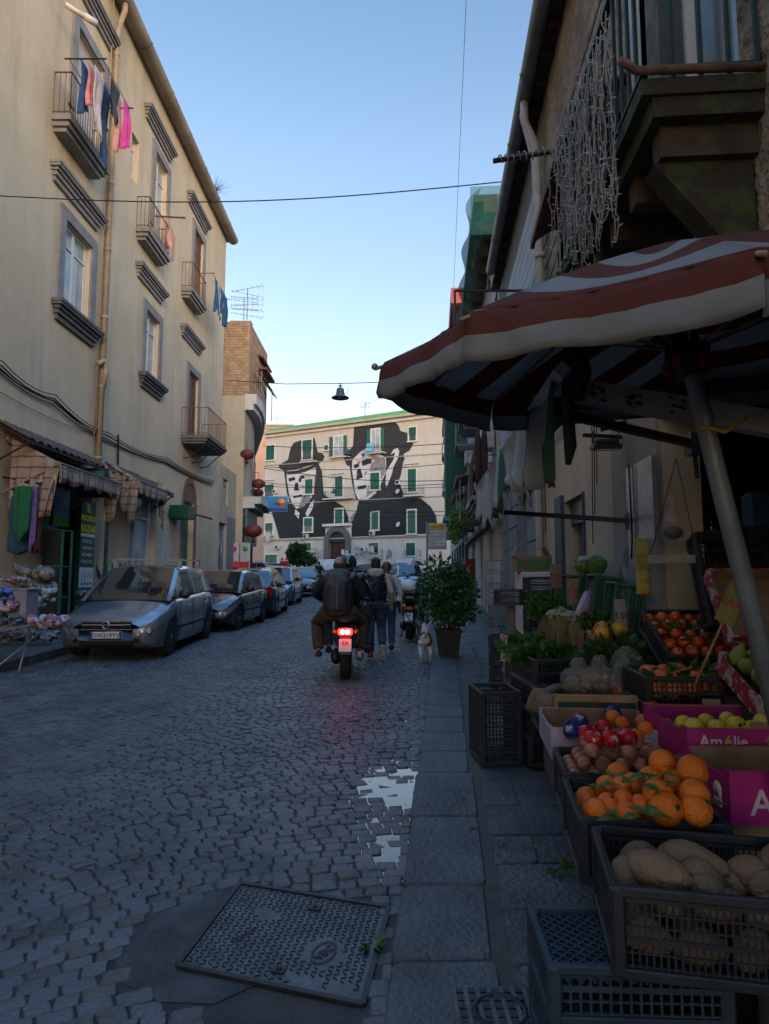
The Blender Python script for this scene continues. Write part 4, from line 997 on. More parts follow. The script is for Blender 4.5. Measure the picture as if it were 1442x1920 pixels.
for q in([(541,897),(553,894),(554,900),(542,903)],[(561,893),(576,889),(577,896),(562,899)],[(554,905),(559,905),(561,920),(551,920)],[(549,930),(566,927),(568,931),(551,934)]):paint('mural_feature',q,pdk2,5)
paint('mural_collar',[(554,955),(562,962),(560,973),(553,964)],pwh,3);paint('mural_collar',[(582,945),(589,936),(587,952),(576,972),(573,962)],pwh,3)
paint('mural_coat',[(668,960),(673,937),(690,936),(715,920),(722,904),(737,900),(740,895),(746,902),(753,915),(757,928),(790,935),(808,950),(818,968),(822,1000),(648,1007),(655,985)],pdk2,1)
paint('mural_hat',[(664,802),(700,796),(740,791),(747,797),(751,808),(765,812),(766,828),(776,831),(768,845),(757,851),(759,862),(750,872),(747,888),(735,905),(724,905),(660,876),(650,872),(645,860),(650,850),(662,836)],pdk,2)
paint('mural_face',[(661,862),(675,848),(690,838),(705,848),(724,858),(724,885),(715,905),(705,925),(690,936),(672,936),(666,925),(663,900),(660,880)],pwh,3)
paint('mural_shade',[(697,852),(722,860),(724,884),(714,900),(700,912),(697,925),(686,934),(692,905),(694,880)],pgr,4)
paint('mural_profile',[(746,840),(749,846),(746,860),(738,875),(735,888),(725,914),(723,905),(724,885),(730,875),(738,862),(741,848),(733,852),(738,843)],pwh,4)
for q in([(663,872),(673,868),(674,875),(665,879)],[(678,864),(696,858),(698,868),(680,874)],[(670,880),(676,878),(681,895),(668,900)],[(670,912),(688,909),(686,915),(672,918)]):paint('mural_feature',q,pdk2,5)
rp=random.Random(5)
for fx0,fx1,fy0,fy1,n_p in((542,588,882,945,26),(666,720,848,930,34)):
 for k in range(n_p):
  x,y=rp.uniform(fx0,fx1),rp.uniform(fy0,fy1);w,h=rp.uniform(1.5,5),rp.uniform(1.5,6);a_=rp.uniform(0,3)
  if abs(y-(fy0+fy1)/2)>(fy1-fy0)*.33 and(x<fx0+12 or x>fx1-14):continue
  paint('mural_brushmark',[(x+w*math.cos(t+a_)*rp.uniform(.5,1),y+h*math.sin(t)*rp.uniform(.5,1))for t in(0,.9,1.8,2.7,3.6,4.5,5.4)],(pgr,pwh,pdk,pgr)[k%4],6+.05*k)
paint('mural_scarf',[(652,985),(660,965),(668,958),(662,975),(650,990)],pgr,3)
# graffiti and posters on the ground floor
for i,(x0,x1,y0,y1,c)in enumerate(((663,688,1035,1052,(.2,.3,.45)),(725,735,1030,1050,(.3,.4,.5)),(590,608,1030,1050,(.4,.42,.45)),(664,678,1022,1034,(.5,.55,.55)))):
 a0,zt=FF.inv(x0,y0);a1,zb=FF.inv(x1,y1);scribble(FF,a0,a1,zb,zt,6,mat('spray_%d'%i,c,.8),fb,30+i,.05,.02)
 # laundry and a blue box on balconies
G2='washing on the painted building'
for k,(px,py,w,h,mt,lb)in enumerate(((503,998,.9,1.5,clw,'white sheet hanging on the far left of the painted building'),(696,1024,.9,.8,clw,'white washing hanging on the low balcony right of the portal'))):
 a,z=FF.inv(px,py,.8);cloth('hanging_cloth',lb,P(a-w/2,z,.85),P(a+w/2,z,.85),h,mt,G2,seed=70+k)
a,z=FF.inv(694,840,.9);m=MB();FF.box(m,a-.45,a+.45,z-.55,z+.5,.92,1.2);m.box(P(a,z+.55,1.06),(.7,.3,.08));tag(m.build('blue_crate',mat('light_blue_plastic',(.12,.4,.65),.5)),'light blue box tied to the top balcony over the second painted hat','box')
aerial('TV aerial standing on the green roof',FF.pt(FF.inv(678,782)[0],fz(FF.inv(678,782)[0])+.9,-1),2.0,3,1.5,seed=9,thin=.05)
# far block behind with an orange-brown top
rb_=thing('rear_block','pinkish block of flats just showing above the left end of the green roof','building',(-17,125,1))
m=MB();c0=atY(488,815,125);c1=atY(548,797,125);m.box(((c0.x+c1.x)/2-2,128,c1.z/2),(c1.x-c0.x+6,6,c1.z));m.build('wall',stucco('salmon_render',(.4,.25,.18),(.5,.34,.26),(.33,.22,.17)),rb_)
m=MB()
for i in range(12):m.box((c0.x+.6*i,124.8,c1.z-.55),(.3,.3,.5))
m.box(((c0.x+c1.x)/2,124.7,c1.z-.05),(c1.x-c0.x+1,.5,.3));m.build('parapet',cream,rb_)
aerial('thin TV aerial on the pinkish block behind',atY(519,797,124.5),1.8,3,2.2,seed=12,thin=.05)
# ================================================================ RIGHT SIDE
P=RF.pt
def rinv(px,py,o=0):return RF.inv(px,py,o)
ZE=8.75
# A: shop building nearest the camera (tuff above, ochre render below)
ra_=thing('greengrocer_building','old building over the fruit shop with bare tuff upper wall and ochre ground floor','building',(RA,5,0))
s_sh0,s_sh1=rinv(1096,950)[0],rinv(1058,950)[0];zsh=rinv(1090,925)[1]
s_do0,s_do1=-1.0,rinv(1246,1000)[0];zdo=2.75
AEND=rinv(1020,1000)[0]
m=MB();RF.wall(m,-4,AEND,-.2,3.35,[(s_sh0,s_sh1,gz(8)+PH,zsh),(s_do0,s_do1,gz(3)+PH,zdo,1)],.28);m.build('ground_floor_wall',ochre,ra_)
m=MB();BD=(3.3,4.5,4.05,6.5)
RF.wall(m,-4,AEND,3.35,ZE,[BD,(6.0,7.0,4.4,6.2)],.3);shell(m,RF,-4,AEND,3.35,ZE,8);m.build('upper_wall',tuff,ra_)
m=MB();m.box((5.5,-9.2,5.6),(8.1,10.2,12));m.build('added_shade_wing',ochre,ra_)  # unseen block behind the camera, added and sized to shade the street
RF.window(ra_,*BD,'glass',depth=.25);RF.window(ra_,6.0,7.0,4.4,6.2,'glass',depth=.25,fm=woodd)
m=MB();nsl=14;zs0=gz(8)+PH
for i in range(nsl*2):
 z=zs0+(zsh-.3-zs0)*i/(nsl*2);RF.box(m,s_sh0+.05,s_sh1-.05,z,z+(zsh-.3-zs0)/(nsl*2)-.012,-.2,-.16)
RF.box(m,s_sh0,s_sh1,zsh-.3,zsh,-.22,-.08);m.build('roller_shutter',mat('shutter_grey',(.12,.14,.16),.45,metal=.5,scale=3),ra_)
m=MB();w_=.16;RF.box(m,s_sh0-.02,s_sh0+.0,zs0,zsh,-.28,.03);RF.box(m,s_sh1,s_sh1+.45,zs0,zsh+.1,.003,.05);m.build('door_jamb',mat('blue_grey_jamb',(.05,.075,.11),.6),ra_)
# pale plaster pier next to the shop door
m=MB();s0,s1=rinv(1246,1000)[0],rinv(1158,1000)[0];RF.box(m,s0,s1,gz(5),3.3,.003,.035);m.build('plaster_pier',stucco('pale_pier',(.26,.22,.18),(.36,.32,.28),(.17,.15,.13)),ra_)
# shop interior behind the opening: walls, shelves
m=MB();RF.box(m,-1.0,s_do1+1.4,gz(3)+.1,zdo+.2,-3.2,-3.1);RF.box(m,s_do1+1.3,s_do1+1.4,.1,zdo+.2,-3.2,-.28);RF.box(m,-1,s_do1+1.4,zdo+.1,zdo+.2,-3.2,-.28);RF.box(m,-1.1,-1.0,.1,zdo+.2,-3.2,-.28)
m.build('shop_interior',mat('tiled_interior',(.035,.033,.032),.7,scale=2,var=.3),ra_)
# gutter, fascia and roof
m=MB();k=7;pr=[(math.cos(math.pi+math.pi*q/k)*.11,math.sin(math.pi+math.pi*q/k)*.12)for q in range(k+1)]
GEND=15.5
for i in range(12):
 a=-3.5+i*1.5;b=min(GEND,a+1.52);vs=[P(x,ZE+.02+q[1],.3+q[0])for x in(a,b)for q in pr];m.add(vs,[(q,q+1,k+2+q,k+1+q)for q in range(k)],True)
 vs=[P(x,ZE+.02+q[1]*1.12,.3+q[0]*1.12)for x in(a,a+.05)for q in pr];m.add(vs,[(q,q+1,k+2+q,k+1+q)for q in range(k)],True)
m.build('gutter',metalg,ra_)
m=MB();RF.box(m,-3.5,GEND,ZE,ZE+.05,-.4,.2)
for a in np.arange(-3.4,GEND,.5):RF.box(m,a,a+.09,ZE-.07,ZE,-.1,.18)
m.add([P(-4,ZE+.05,.2),P(GEND,ZE+.05,.2),P(GEND,ZE+1.9,-4.5),P(-4,ZE+1.9,-4.5)],[(0,1,2,3)])
m.build('roof',woodd,ra_)
# white downpipes with swan neck
m=MB();sp=rinv(998,300,.2)[0]
m.tube([P(sp,ZE-.1,.3),P(sp,ZE-.4,.3),P(sp+.05,ZE-.75,.14),P(sp+.05,ZE-1.2,.12),P(sp,2.9,.12)],.06,n=10)
m.tube([P(sp+.25,ZE-.1,.3),P(sp+.2,ZE-.9,.14),P(sp+.18,2.9,.1)],.045,n=8)
for z in(6.2,5,3.9):m.tube([P(sp,z,.12),P(sp,z+.06,.12)],.075,n=10)
m.build('downpipe',pipew,ra_)
m=MB();s_,z_=rinv(1023,900)[0],0;m.tube([P(AEND-.15,gz(9)+.2,.09),P(AEND-.15,3.3,.09)],.06,n=9);m.build('ochre_downpipe',pipeo,ra_)
# thin wires on the walls
m=MB();r=random.Random(17)
for k in range(7):
 z=6.4-.32*k;pts=[P(7.2+r.random(),z-.2,.05)]+[P(8+1.2*i,z-.02*i+r.uniform(-.03,.03),.05)for i in range(6)];cablerun(m,pts,.008,sag=.03)
for k in range(3):cablerun(m,[P(6.4+k*.1,3.4,.04),P(6.5+k*.12,2.5-.3*k,.04)],.006,sag=0)
cablerun(m,[P(AEND-.5,3.2,.05),P(AEND-.5,2.2,.06)],.008,sag=0)
m.build('wall_cables',cable,ra_)
# B: grey building beyond
rb2=thing('grey_rusticated_building','blue-grey rusticated building with striped side cladding beyond the ochre wall','building',(RA+1,12,.1))
BE=15.5
d0,d1=rinv(990,950)[0],rinv(972,950)[0];zd=rinv(980,925)[1]
m=MB();RF.wall(m,AEND,BE,-.1,ZE,[(d0,d1,gz(11)+PH,zd),(d1+1.4,d1+2.2,gz(13)+PH,zd-.1),(10.2,11.0,4.2,6.1)],.25);shell(m,RF,AEND,BE,-.1,ZE,8);m.build('wall',greyr,rb2)
m=MB()
for z in np.arange(.9,3.3,.42):
 for s0,s1 in((AEND+.02,d0-.06),(d1+.06,d1+1.34),(d1+2.26,BE-.02)):RF.box(m,s0,s1,z,z+.39,.003,.04)
m.build('rusticated_blocks',greyr,rb2)
m=MB();RF.box(m,AEND+.02,d0-.1,gz(10),.9,.003,.07);m.build('plinth',trim,rb2)
m=MB();RF.box(m,d0,d1,gz(11)+PH,zd,-.24,-.18);RF.box(m,d1+1.4,d1+2.2,gz(13)+PH,zd-.1,-.24,-.18);m.build('door',mat('dark_brown_door',(.035,.022,.018),.5),rb2)
RF.window(rb2,10.2,11.0,4.2,6.1,'glass')
m=MB()
for i in range(16):z=3.7+i*.26;RF.box(m,AEND+.05,BE,z,z+.245,.003,.03)
m.build('cladding',mat('pale_cladding',(.30,.33,.38),.6,scale=2,var=.12),rb2)
# C and D: the row further down, balconies, shutters
zC=rinv(935,335,.3)[1];zCn=11.3
rc=thing('netted_building','cream building with its crumbling cornice wrapped in green netting','building',(RA+2,20,.3))
holC=[(15.9,16.7,3.6,5.6),(17.2,18.2,3.6,5.6),(20,21,3.8,5.9),(23,24,3.8,5.9),(26.5,27.5,3.8,6),(15.9,16.7,7,9),(18.5,19.5,7,9),(22,23,7,9),(26,27,7,9.2),(15.8,16.6,gz(15)+PH,2.9),(18.3,19.6,gz(19)+PH,2.9),(22,23.2,gz(22)+PH,2.9),(26,28,gz(26)+PH,2.9)]
m=MB();RF.wall(m,BE,31,0,zCn,holC,.25);shell(m,RF,BE,31,0,zCn,9);m.build('wall',whiter,rc)
for i,h in enumerate(holC[:9]):RF.window(rc,*h,'shutter' if i%2 else 'glass',fm=(whitep if i%2==0 else trim))
m=MB()
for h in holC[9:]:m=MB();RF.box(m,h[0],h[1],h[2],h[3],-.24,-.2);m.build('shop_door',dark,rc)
m=MB();RF.box(m,BE,31,3.0,3.16,.003,.2);RF.box(m,BE,31,6.3,6.42,.003,.12);RF.box(m,BE,31,zCn-.5,zCn-.2,.003,.35);RF.box(m,BE,31,zCn-.2,zCn,.003,.6);m.build('cornice',brownst,rc)
m=MB()
for a in np.arange(BE+.4,31,1.0):m=MB();RF.box(m,a,a+.4,zCn-.75,zCn-.5,.01,.5);m.build('cornice_bracket',brownst,rc)
netm=mat('green_net',(.01,.095,.075),.85,alpha=.58,bump=.5,scale=6,col2=(.022,.15,.115))
m=MB();m.grid(lambda u,v:P(BE-.1+17*u,zCn+.15-v*1.15+.06*math.sin(u*60)*v,.2+.55*math.sin(math.pi*min(1,v*.75+.12))+.08*math.sin(u*45+v*4)),120,8)
m.grid(lambda u,v:P(BE-.12-.02*math.sin(v*9),zCn+.15-v*1.3,.7-1.3*u),6,6)
m.build('safety_net',netm,rc)
rm2=mat('grey_railing',(.2,.21,.22),.6)
for a0,a1,z,mt,rmm in((15.6,16.8,3.55,trim,black),(16.9,19.0,3.55,whiter,rm2),(19.8,21.2,3.75,trim,rm2),(22.6,24.6,3.75,whiter,rm2),(26,28,3.75,trim,rm2),(15.6,16.9,6.9,trim,black),(18.2,19.9,6.9,whiter,rm2),(21.7,23.4,6.95,trim,rm2),(25.7,27.5,6.95,trim,rm2)):
 RF.balcony(rc,a0,a1,z,.75,1.0,mt,rmm,t=.12,gap=.14,br=.018)
m=MB()
for i,(a,z)in enumerate(((16.9,5.0),(17.1,8.2),(21.6,5.2),(24.9,6))):m=MB();RF.box(m,a,a+.7,z,z+.5,.05,.4);m.build('air_conditioner',acm,rc)
rd_=thing('red_topped_building','tall building with red eaves and green enclosed loggia farther down on the right','building',(RA+4,45,.6))
zD=atY(835,600,60).z
zD=15.5
m=MB();RF.wall(m,31,62,.2,zD,[],.2);shell(m,RF,31,62,.2,zD,10);m.build('wall',cream,rd_)
m=MB();RF.box(m,30.9,62,zD-.3,zD+.5,-.2,.7);RF.box(m,31,62,zD-2.3,zD-.3,.003,.06);RF.box(m,34,44,zD+.5,zD+1.6,-3,.2);m.build('red_eaves',pinkr,rd_)
for i,(a,z)in enumerate(((33,4.2),(36,4.2),(40,4.4),(45,4.6),(51,5),(33,7.8),(36,7.8),(40,8),(45,8.2),(51,8.4),(33,11),(38,11),(44,11.3),(52,11.5))):
 m=MB();RF.box(m,a,a+1.3,z,z+2.3,.01,.1);m.build('shutter',shutg if i%3 else whitep,rd_)
 RF.balcony(rd_,a-.5,a+1.9,z-.05,.9,1.0,trim if i%2 else whiter,rm2,t=.15,gap=.25,br=.03)
m=MB();RF.box(m,30.6,33.6,4.4,10.2,.05,1.05)
for z in np.arange(4.5,10.1,.1):RF.box(m,30.57,33.62,z,z+.06,.04,1.07)
m.build('green_loggia',shutg,rd_)
m=MB();RF.box(m,30.5,33.8,4.2,4.4,.01,1.2);m.build('loggia_floor',trim,rd_)
m=MB();RF.box(m,34.5,34.9,4,13,.05,.2);m.build('pink_strip',pinkr,rd_)
m=MB()
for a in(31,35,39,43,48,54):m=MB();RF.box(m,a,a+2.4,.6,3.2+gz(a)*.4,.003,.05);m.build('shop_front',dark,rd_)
# little red-roofed hoods over balconies
redp=mat('red_edge',(.35,.05,.045),.6)
for(px0,px1,py,Y,lb)in((868,920,895,17.5,'upper small balcony hood with a red edge'),(853,893,930,20.5,'lower small balcony hood with a red edge')):
 a=Y;z=atY(px0,py,Y).z;t=thing('balcony_hood',lb,'canopy',P(a,z,0),'red-edged hoods');m=MB();m.slab([P(a,z+.3,0),P(a+2.2,z+.3,0),P(a+2.2,z,1.0),P(a,z,1.0)],(0,0,.04));m.build('sheet',brownst,t);m=MB();RF.box(m,a-.02,a+2.22,z-.03,z+.07,1.0,1.05);m.build('red_edge',redp,t)
 m=MB();m.bar(P(a+.1,z-1.2,.95),P(a+.1,z,.95),.03);m.bar(P(a+2.1,z-1.2,.95),P(a+2.1,z,.95),.03);m.build('post',rm2,t)
 # folded brown parasols standing on the balcony
for(px,y0,y1,lb)in((896,805,925,'folded brown parasol on a first-floor balcony, left one'),(908,800,935,'folded brown parasol on a first-floor balcony, right one')):
 Y=15.6;a,b=atY(px,y0,Y),atY(px,y1,Y);t=thing('folded_parasol',lb,'parasol',b,'folded balcony parasols');m=MB();m.tube([b,b.lerp(a,.3),b.lerp(a,.5),b.lerp(a,.85),a],[.03,.06,.1,.08,.03],n=9);m.build('canopy',mat('brown_canvas',(.05,.025,.02),.9),t);m=MB();m.tube([b-Vector((0,0,.4)),a+Vector((0,0,.1))],.015);m.build('pole',metalg,t)
 # ================================================================ vehicles
def paint_mat(name,c,rough=.22,met=.55):return mat(name,c,rough,metal=met,scale=2,var=.22,bump=.02,spec=.6,coat=1)
rub=mat('tyre_rubber',(.012,.012,.013),.85,bump=.1,scale=20);rimm=mat('alloy_rim',(.2,.21,.22),.4,metal=.7,var=.15,scale=9);chrome=mat('chrome',(.5,.52,.54),.15,metal=.95,var=.05,bump=0)
lampg=mat('headlamp_glass',(.22,.25,.28),.12,metal=.4,var=.35,scale=30,bump=.1,bscale=60);redl=mat('tail_lens',(.28,.01,.012),.2,var=.2,bump=0);carg=mat('car_glass',(.012,.016,.018),.03,var=.3,bump=0,spec=1.0);platew=mat('plate_white',(.5,.52,.55),.5,bump=0,var=.05);plateb=mat('plate_blue',(.01,.04,.3),.4,bump=0);under=mat('underbody',(.006,.006,.007),.9,bump=0);seam=mat('panel_seam',(.004,.004,.005),.8,bump=0);blktxt=mat('black_ink',(.008,.008,.01),.6,bump=0)
def lerpl(tb,t):
 for i in range(len(tb)-1):
  if t<=tb[i+1][0]:
   a,b=tb[i],tb[i+1];q=(t-a[0])/max(1e-6,b[0]-a[0]);q=max(0,min(1,q));return a[1]+(b[1]-a[1])*q
 return tb[-1][1]
def car(name,label,cat,L,Wd,H,top,roof,body,wheels=(.19,.81),wr=.31,kind='hatch',plate=None,rack=False,pillars=(.0,.48,.72),grille='bar',cargo=False):
 """built at the origin, front towards -Y; top = [(t, z)] bonnet/belt profile, roof = (screen base, roof start, roof end, rear base) as t"""
 root=thing(name,label,cat);hw=Wd/2;yof=lambda t:-L/2+t*L
 def wf(t):
  d=min(t,1-t);q=lerpl([(0,.66),(.008,.78),(.03,.9),(.07,.965),(.14,1)],d);return hw*q
 def zlow(t):
  d=min(t,1-t);z=lerpl([(0,.34),(.01,.27),(.04,.2),(.1,.18)],d)
  return z
 ws=sorted(set([0,.004,.01,.02,.035,.055,.08]+[i/44 for i in range(3,42)]+[.92,.945,.965,.98,.99,.996,1]+[w+k*wr*1.16/L*c for w in wheels for k in(-1,1)for c in(1,.97,.85,.6,.3)]))
 m=MB();rings=[]
 for t in ws:
  y=yof(t);w=wf(t);zt=lerpl(top,t);zl=zlow(t)
  arch=0
  for wc in wheels:
   d=(t-wc)*L;ra=wr*1.15
   if abs(d)<ra:arch=max(arch,wr+math.sqrt(ra*ra-d*d))
  za=max(zl,arch);sh=zt-.10*H/1.5;mid=min(.55,sh-.05)
  za=min(za,sh-.02);mid=max(mid,za+.015)
  flare=.02 if arch>0 else 0
  half=[(w*.55,zl+.0 if not arch else max(zl,min(za,zl+.0))),(w*.93 if not arch else w*.93,za if arch else zl+.01),(w*.985+flare,za+.02),(w+flare,mid),(w*.985,sh),(w*.93,sh+.055*H/1.5),(w*.72,zt+.0),(w*.35,zt+.022),(0,zt+.03)]
  pts=[(x,y,z)for x,z in half]+[(-x,y,z)for x,z in reversed(half[:-1])]
  rings.append(pts)
 n=len(rings[0]);vs=[p for r_ in rings for p in r_]
 fs=[(i*n+j,i*n+j+1,(i+1)*n+j+1,(i+1)*n+j)for i in range(len(ws)-1)for j in range(n-1)]
 fs+=[tuple(range(n)),tuple(range((len(ws)-1)*n,len(ws)*n))]
 m.add(vs,fs,True)
 # greenhouse
 s0,s1,s2,s3=roof
 hw_=MB();glassparts={'windscreen':MB(),'rear_window':MB(),'side_window':MB(),'side_window2':MB()}
 gs=sorted(set([s0+(s1-s0)*i/6 for i in range(7)]+[s1+(s2-s1)*i/14 for i in range(15)]+[s2+(s3-s2)*i/5 for i in range(6)]))
 Hr=H
 def zr(t):
  if t<s1:q=(t-s0)/(s1-s0);b=lerpl(top,s0)+.02;return b+(Hr-.05-b)*(q**.9)
  if t<s2:q=(t-s1)/(s2-s1);return Hr-.05+.05*math.sin(math.pi*min(1,q*1.15+.05))-.03*q*q
  q=(t-s2)/(s3-s2);b=lerpl(top,s3)+.02;zz_=Hr-.08;return zz_+(b-zz_)*q**1.3
 R_=[]
 for t in gs:
  y=yof(t);zb=lerpl(top,t)-.0;z=max(zr(t),zb+.005);k=(z-zb)/max(.01,Hr-zb);w=wf(t)
  wb=w*.925;wt=wb-(w*.19)*k
  R_.append([(wb,y,zb-.02),(wt+.012,y,z-.05*k),(wt-.06,y,z),(wt*.45,y,z+.018),(-wt*.45,y,z+.018),(-wt+.06,y,z),(-wt-.012,y,z-.05*k),(-wb,y,zb-.02)])
 for i in range(len(gs)-1):
  t=(gs[i]+gs[i+1])/2;A,B=R_[i],R_[i+1]
  for j in range(7):
   q=[A[j],A[j+1],B[j+1],B[j]]
   side=j in(0,6);cor=j in(1,5)
   if side:
    pil=any(abs(t-(s0+(s3-s0)*p))<.014 for p in pillars if p>0)or t>s3-(s3-s2)*.35 or t<s0+(s1-s0)*.0
    if cargo and t>s0+(s3-s0)*.36:pil=True
    top_strip=False
    tgt=m if pil else glassparts['side_window' if j==0 else 'side_window2']
    if not pil:
     a1=Vector(A[j]).lerp(Vector(A[j+1]),.88 if j==0 else.12);b1=Vector(B[j]).lerp(Vector(B[j+1]),.88 if j==0 else.12)
     if j==0:tgt.add([A[0],a1,b1,B[0]],[(0,1,2,3)]);m.add([a1,A[1],B[1],b1],[(0,1,2,3)])
     else:tgt.add([a1,A[7],B[7],b1],[(0,1,2,3)]);m.add([A[6],a1,b1,B[6]],[(0,1,2,3)])
    else:tgt.add(q,[(0,1,2,3)])
   elif cor:m.add(q,[(0,1,2,3)],True)
   else:
    if t<s1-(s1-s0)*.05:glassparts['windscreen'].add(q,[(0,1,2,3)],True)
    elif t>s2+(s3-s2)*.12 and t<s3-(s3-s2)*.2 and not cargo:glassparts['rear_window'].add(q,[(0,1,2,3)],True)
    else:m.add(q,[(0,1,2,3)],True)
 m.build('body',body,root)
 for k,g in glassparts.items():
  if g.f:g.build(k.rstrip('2'),carg,root)
 b=MB();b.box((0,0,.32),(Wd*.86,L*.9,.28));b.build('underbody',under,root)
 # wheels
 for wc in wheels:
  for sx in(-1,1):
   x=sx*(hw-.11);w=MB();w.lathe([(wr*.62,-.1),(wr*.93,-.1),(wr,-.07),(wr,.07),(wr*.93,.1),(wr*.62,.1)],(x,yof(wc),wr),28,(1,0,0));wo=w.build('wheel',rub,root)
   c=MB();xo=x+sx*.075
   c.lathe([(wr*.64,-.02),(wr*.64,.02),(wr*.57,.02),(wr*.55,-.03)],(xo,yof(wc),wr),24,(1,0,0));c.lathe([(0,-.02),(wr*.15,-.02),(wr*.15,.025),(0,.03)],(xo,yof(wc),wr),12,(1,0,0))
   for k in range(9):
    a=2*math.pi*k/9;c.bar((xo+sx*.008,yof(wc)+math.cos(a)*wr*.1,wr+math.sin(a)*wr*.1),(xo+sx*.004,yof(wc)+math.cos(a)*wr*.6,wr+math.sin(a)*wr*.6),.035,.03,(1,0,0))
   c.build('rim',rimm,wo)
   d=MB();d.lathe([(0,0),(wr*.6,0),(wr*.6,.01)],(x+sx*.03,yof(wc),wr),20,(1,0,0));d.build('brake_disc',under,wo)
   # face of the car
 fy=-L/2;zt0=lerpl(top,.02);z1=zt0-.06
 for sx in(-1,1):
  iv=[(.66,0),(.78,.008),(.9,.03),(.965,.07),(1,.14)]
  def lens(u,v,o=.014):
   xf=.52+.465*u;t=lerpl(iv,xf);shz=lerpl(top,max(.004,t))-.10*H/1.5;zlo=shz-.15+.05*u*u;zhi=shz+.0+.035*u;k=math.sin(math.pi*min(1,max(0,v)))
   return(sx*(hw*xf+o*u),yof(t)-o*(1.1-u)-.012*k,zlo+(zhi-zlo)*v)
  h=MB();h.grid(lens,12,6);ho=h.build('headlight',lampg,root)
  for xf in(.62,.8):h=MB();p_=Vector(lens((xf-.52)/.465,.5));h.lathe([(.045,0),(.052,.008),(.038,.012),(0,.004)],p_+Vector((0,-.004,0)),16,(sx*.25,-1,0));h.build('lamp_bulb',rimm,ho)
  r_=MB();ty=L/2;zt1=lerpl(top,.97);r_.box((sx*hw*.83,ty-.12,zt1-.12),(.14,.16,.36),(.1,0,-.55*sx),bev=.04);r_.build('tail_light',redl,root)
  mi=MB();mi.ell((sx*(hw+.1),yof(s0+.075),lerpl(top,s0)+.12),(.11,.06,.085),12,8);mi.bar((sx*(hw-.08),yof(s0+.08),lerpl(top,s0)+.06),(sx*(hw+.06),yof(s0+.08),lerpl(top,s0)+.09),.05);mo=mi.build('mirror',blackpl if kind!='silver' else blackpl,root)
  for d in(.34,.62):
   dh=MB();dh.box((sx*(hw+.008),yof(d+.1),lerpl(top,.5)-.22),(.03,.16,.03),bev=.01);dh.build('door_handle',body,root)
  sm=MB()
  for d in(.305,.515,.735):
   sm.box((sx*(hw*.998+.001),yof(d),.62),(.006,.012,.62))
  sm.box((sx*(hw+.004),0,.46),(.012,L*.48,.04));sm.build('door_seam',seam,root)
  fg=MB();fg.box((sx*hw*.68,fy+.055,.36),(.26,.06,.1),(0,-.15*sx,.45*sx),bev=.03);fg.build('fog_lamp_recess',under,root)
 g=MB();g.box((0,fy+.015,z1-.04),(hw*.98,.06,.13),bev=.03);go=g.build('grille',under,root)
 g=MB();g.box((0,fy-.01,z1-.03),(hw*.94,.03,.022),bev=.006)
 for sg_ in(-1,1):g.bar((-hw*.5,fy+.0,z1-.04+sg_*.065),(hw*.5,fy+.0,z1-.04+sg_*.065),.014)
 a_=[(math.cos(q*math.pi/8)*.055,math.sin(q*math.pi/8)*.055)for q in range(17)];g.tube([(x,fy-.028,z1-.03+z)for x,z in a_],.008,n=6,caps=False);g.bar((-.07,fy-.03,z1-.04),(.07,fy-.03,z1-.02),.01);g.build('chrome_bar',chrome,go)
 g=MB();g.box((0,fy+.03,.3),(hw*1.05,.08,.12),bev=.03);g.build('lower_intake',under,root)
 for yy,nm,zz_ in((fy-.012,'front',.43),(L/2+.012,'rear',.52)):
  g=MB();g.box((0,yy,zz_),(.52,.012,.11),bev=.004);po=g.build('number_plate',platew,root)
  g=MB();g.box((-.24,yy+(-.007 if yy<0 else.007),zz_),(.035,.004,.105));g.box((.24,yy+(-.007 if yy<0 else.007),zz_),(.035,.004,.105));g.build('plate_band',plateb,po)
  if plate:textmesh(plate,.1,blktxt,po,(0,yy+(-.009 if yy<0 else.009),zz_-.004),(1,0,0)if yy<0 else(-1,0,0),(0,0,1),name='plate_lettering',bold=.001)
 bl=MB();bl.box((0,L/2-.005,.4),(Wd*.7,.06,.06),bev=.015);bl.build('rear_bumper_strip',seam,root)
 wp=MB();yy=yof(s0+.012);zz_=lerpl(top,s0)+.045;wp.bar((.5,yy-.0,zz_),(-.05,yy+.12,zz_+.1),.012);wp.bar((-.05,yy,zz_),(-.55,yy+.1,zz_+.08),.012);wp.build('wiper',under,root)
 if rack:
  for t in(s1+.05,s2-.1):
   rk_=MB()
   rk_.bar((-hw*.82,yof(t),H+.12),(hw*.82,yof(t),H+.12),.05,.03)
   for sx in(-1,1):rk_.bar((sx*hw*.72,yof(t),H-.04),(sx*hw*.74,yof(t),H+.12),.05,.08)
   rk_.build('roof_bar',metalg,root)
 return root
steel=paint_mat('steel_blue_paint',(.13,.165,.20),.3,.4);dkgrey=paint_mat('charcoal_paint',(.018,.02,.024));dk2=paint_mat('dark_graphite_paint',(.03,.034,.04));silver=paint_mat('silver_paint',(.26,.28,.30));whitev=paint_mat('white_van_paint',(.42,.43,.44),.4,0);navyc=paint_mat('navy_paint',(.02,.03,.055))
GC='cars parked along the street'
mpv_top=[(0,.62),(.03,.72),(.08,.80),(.2,.93),(.27,1.0),(.5,1.03),(.8,1.06),(.96,1.03),(1,.95)]
hat_top=[(0,.58),(.03,.67),(.1,.78),(.26,.90),(.5,.93),(.8,.97),(.95,.95),(1,.85)]
box_top=[(0,.62),(.03,.76),(.1,.86),(.24,.95),(.5,.96),(.9,.98),(.98,.96),(1,.9)]
c1=car('people_carrier','grey-blue people carrier with roof bars parked nearest on the left facing the camera','car',4.05,1.70,1.57,mpv_top,(.2,.42,.88,.985),steel,plate='DW219YV',rack=True,wr=.315,pillars=(0,.17,.5,.78))
moved(c1,(-4.63,12.72,gz(12.7)),.022,rx=.015);c1['group']=GC
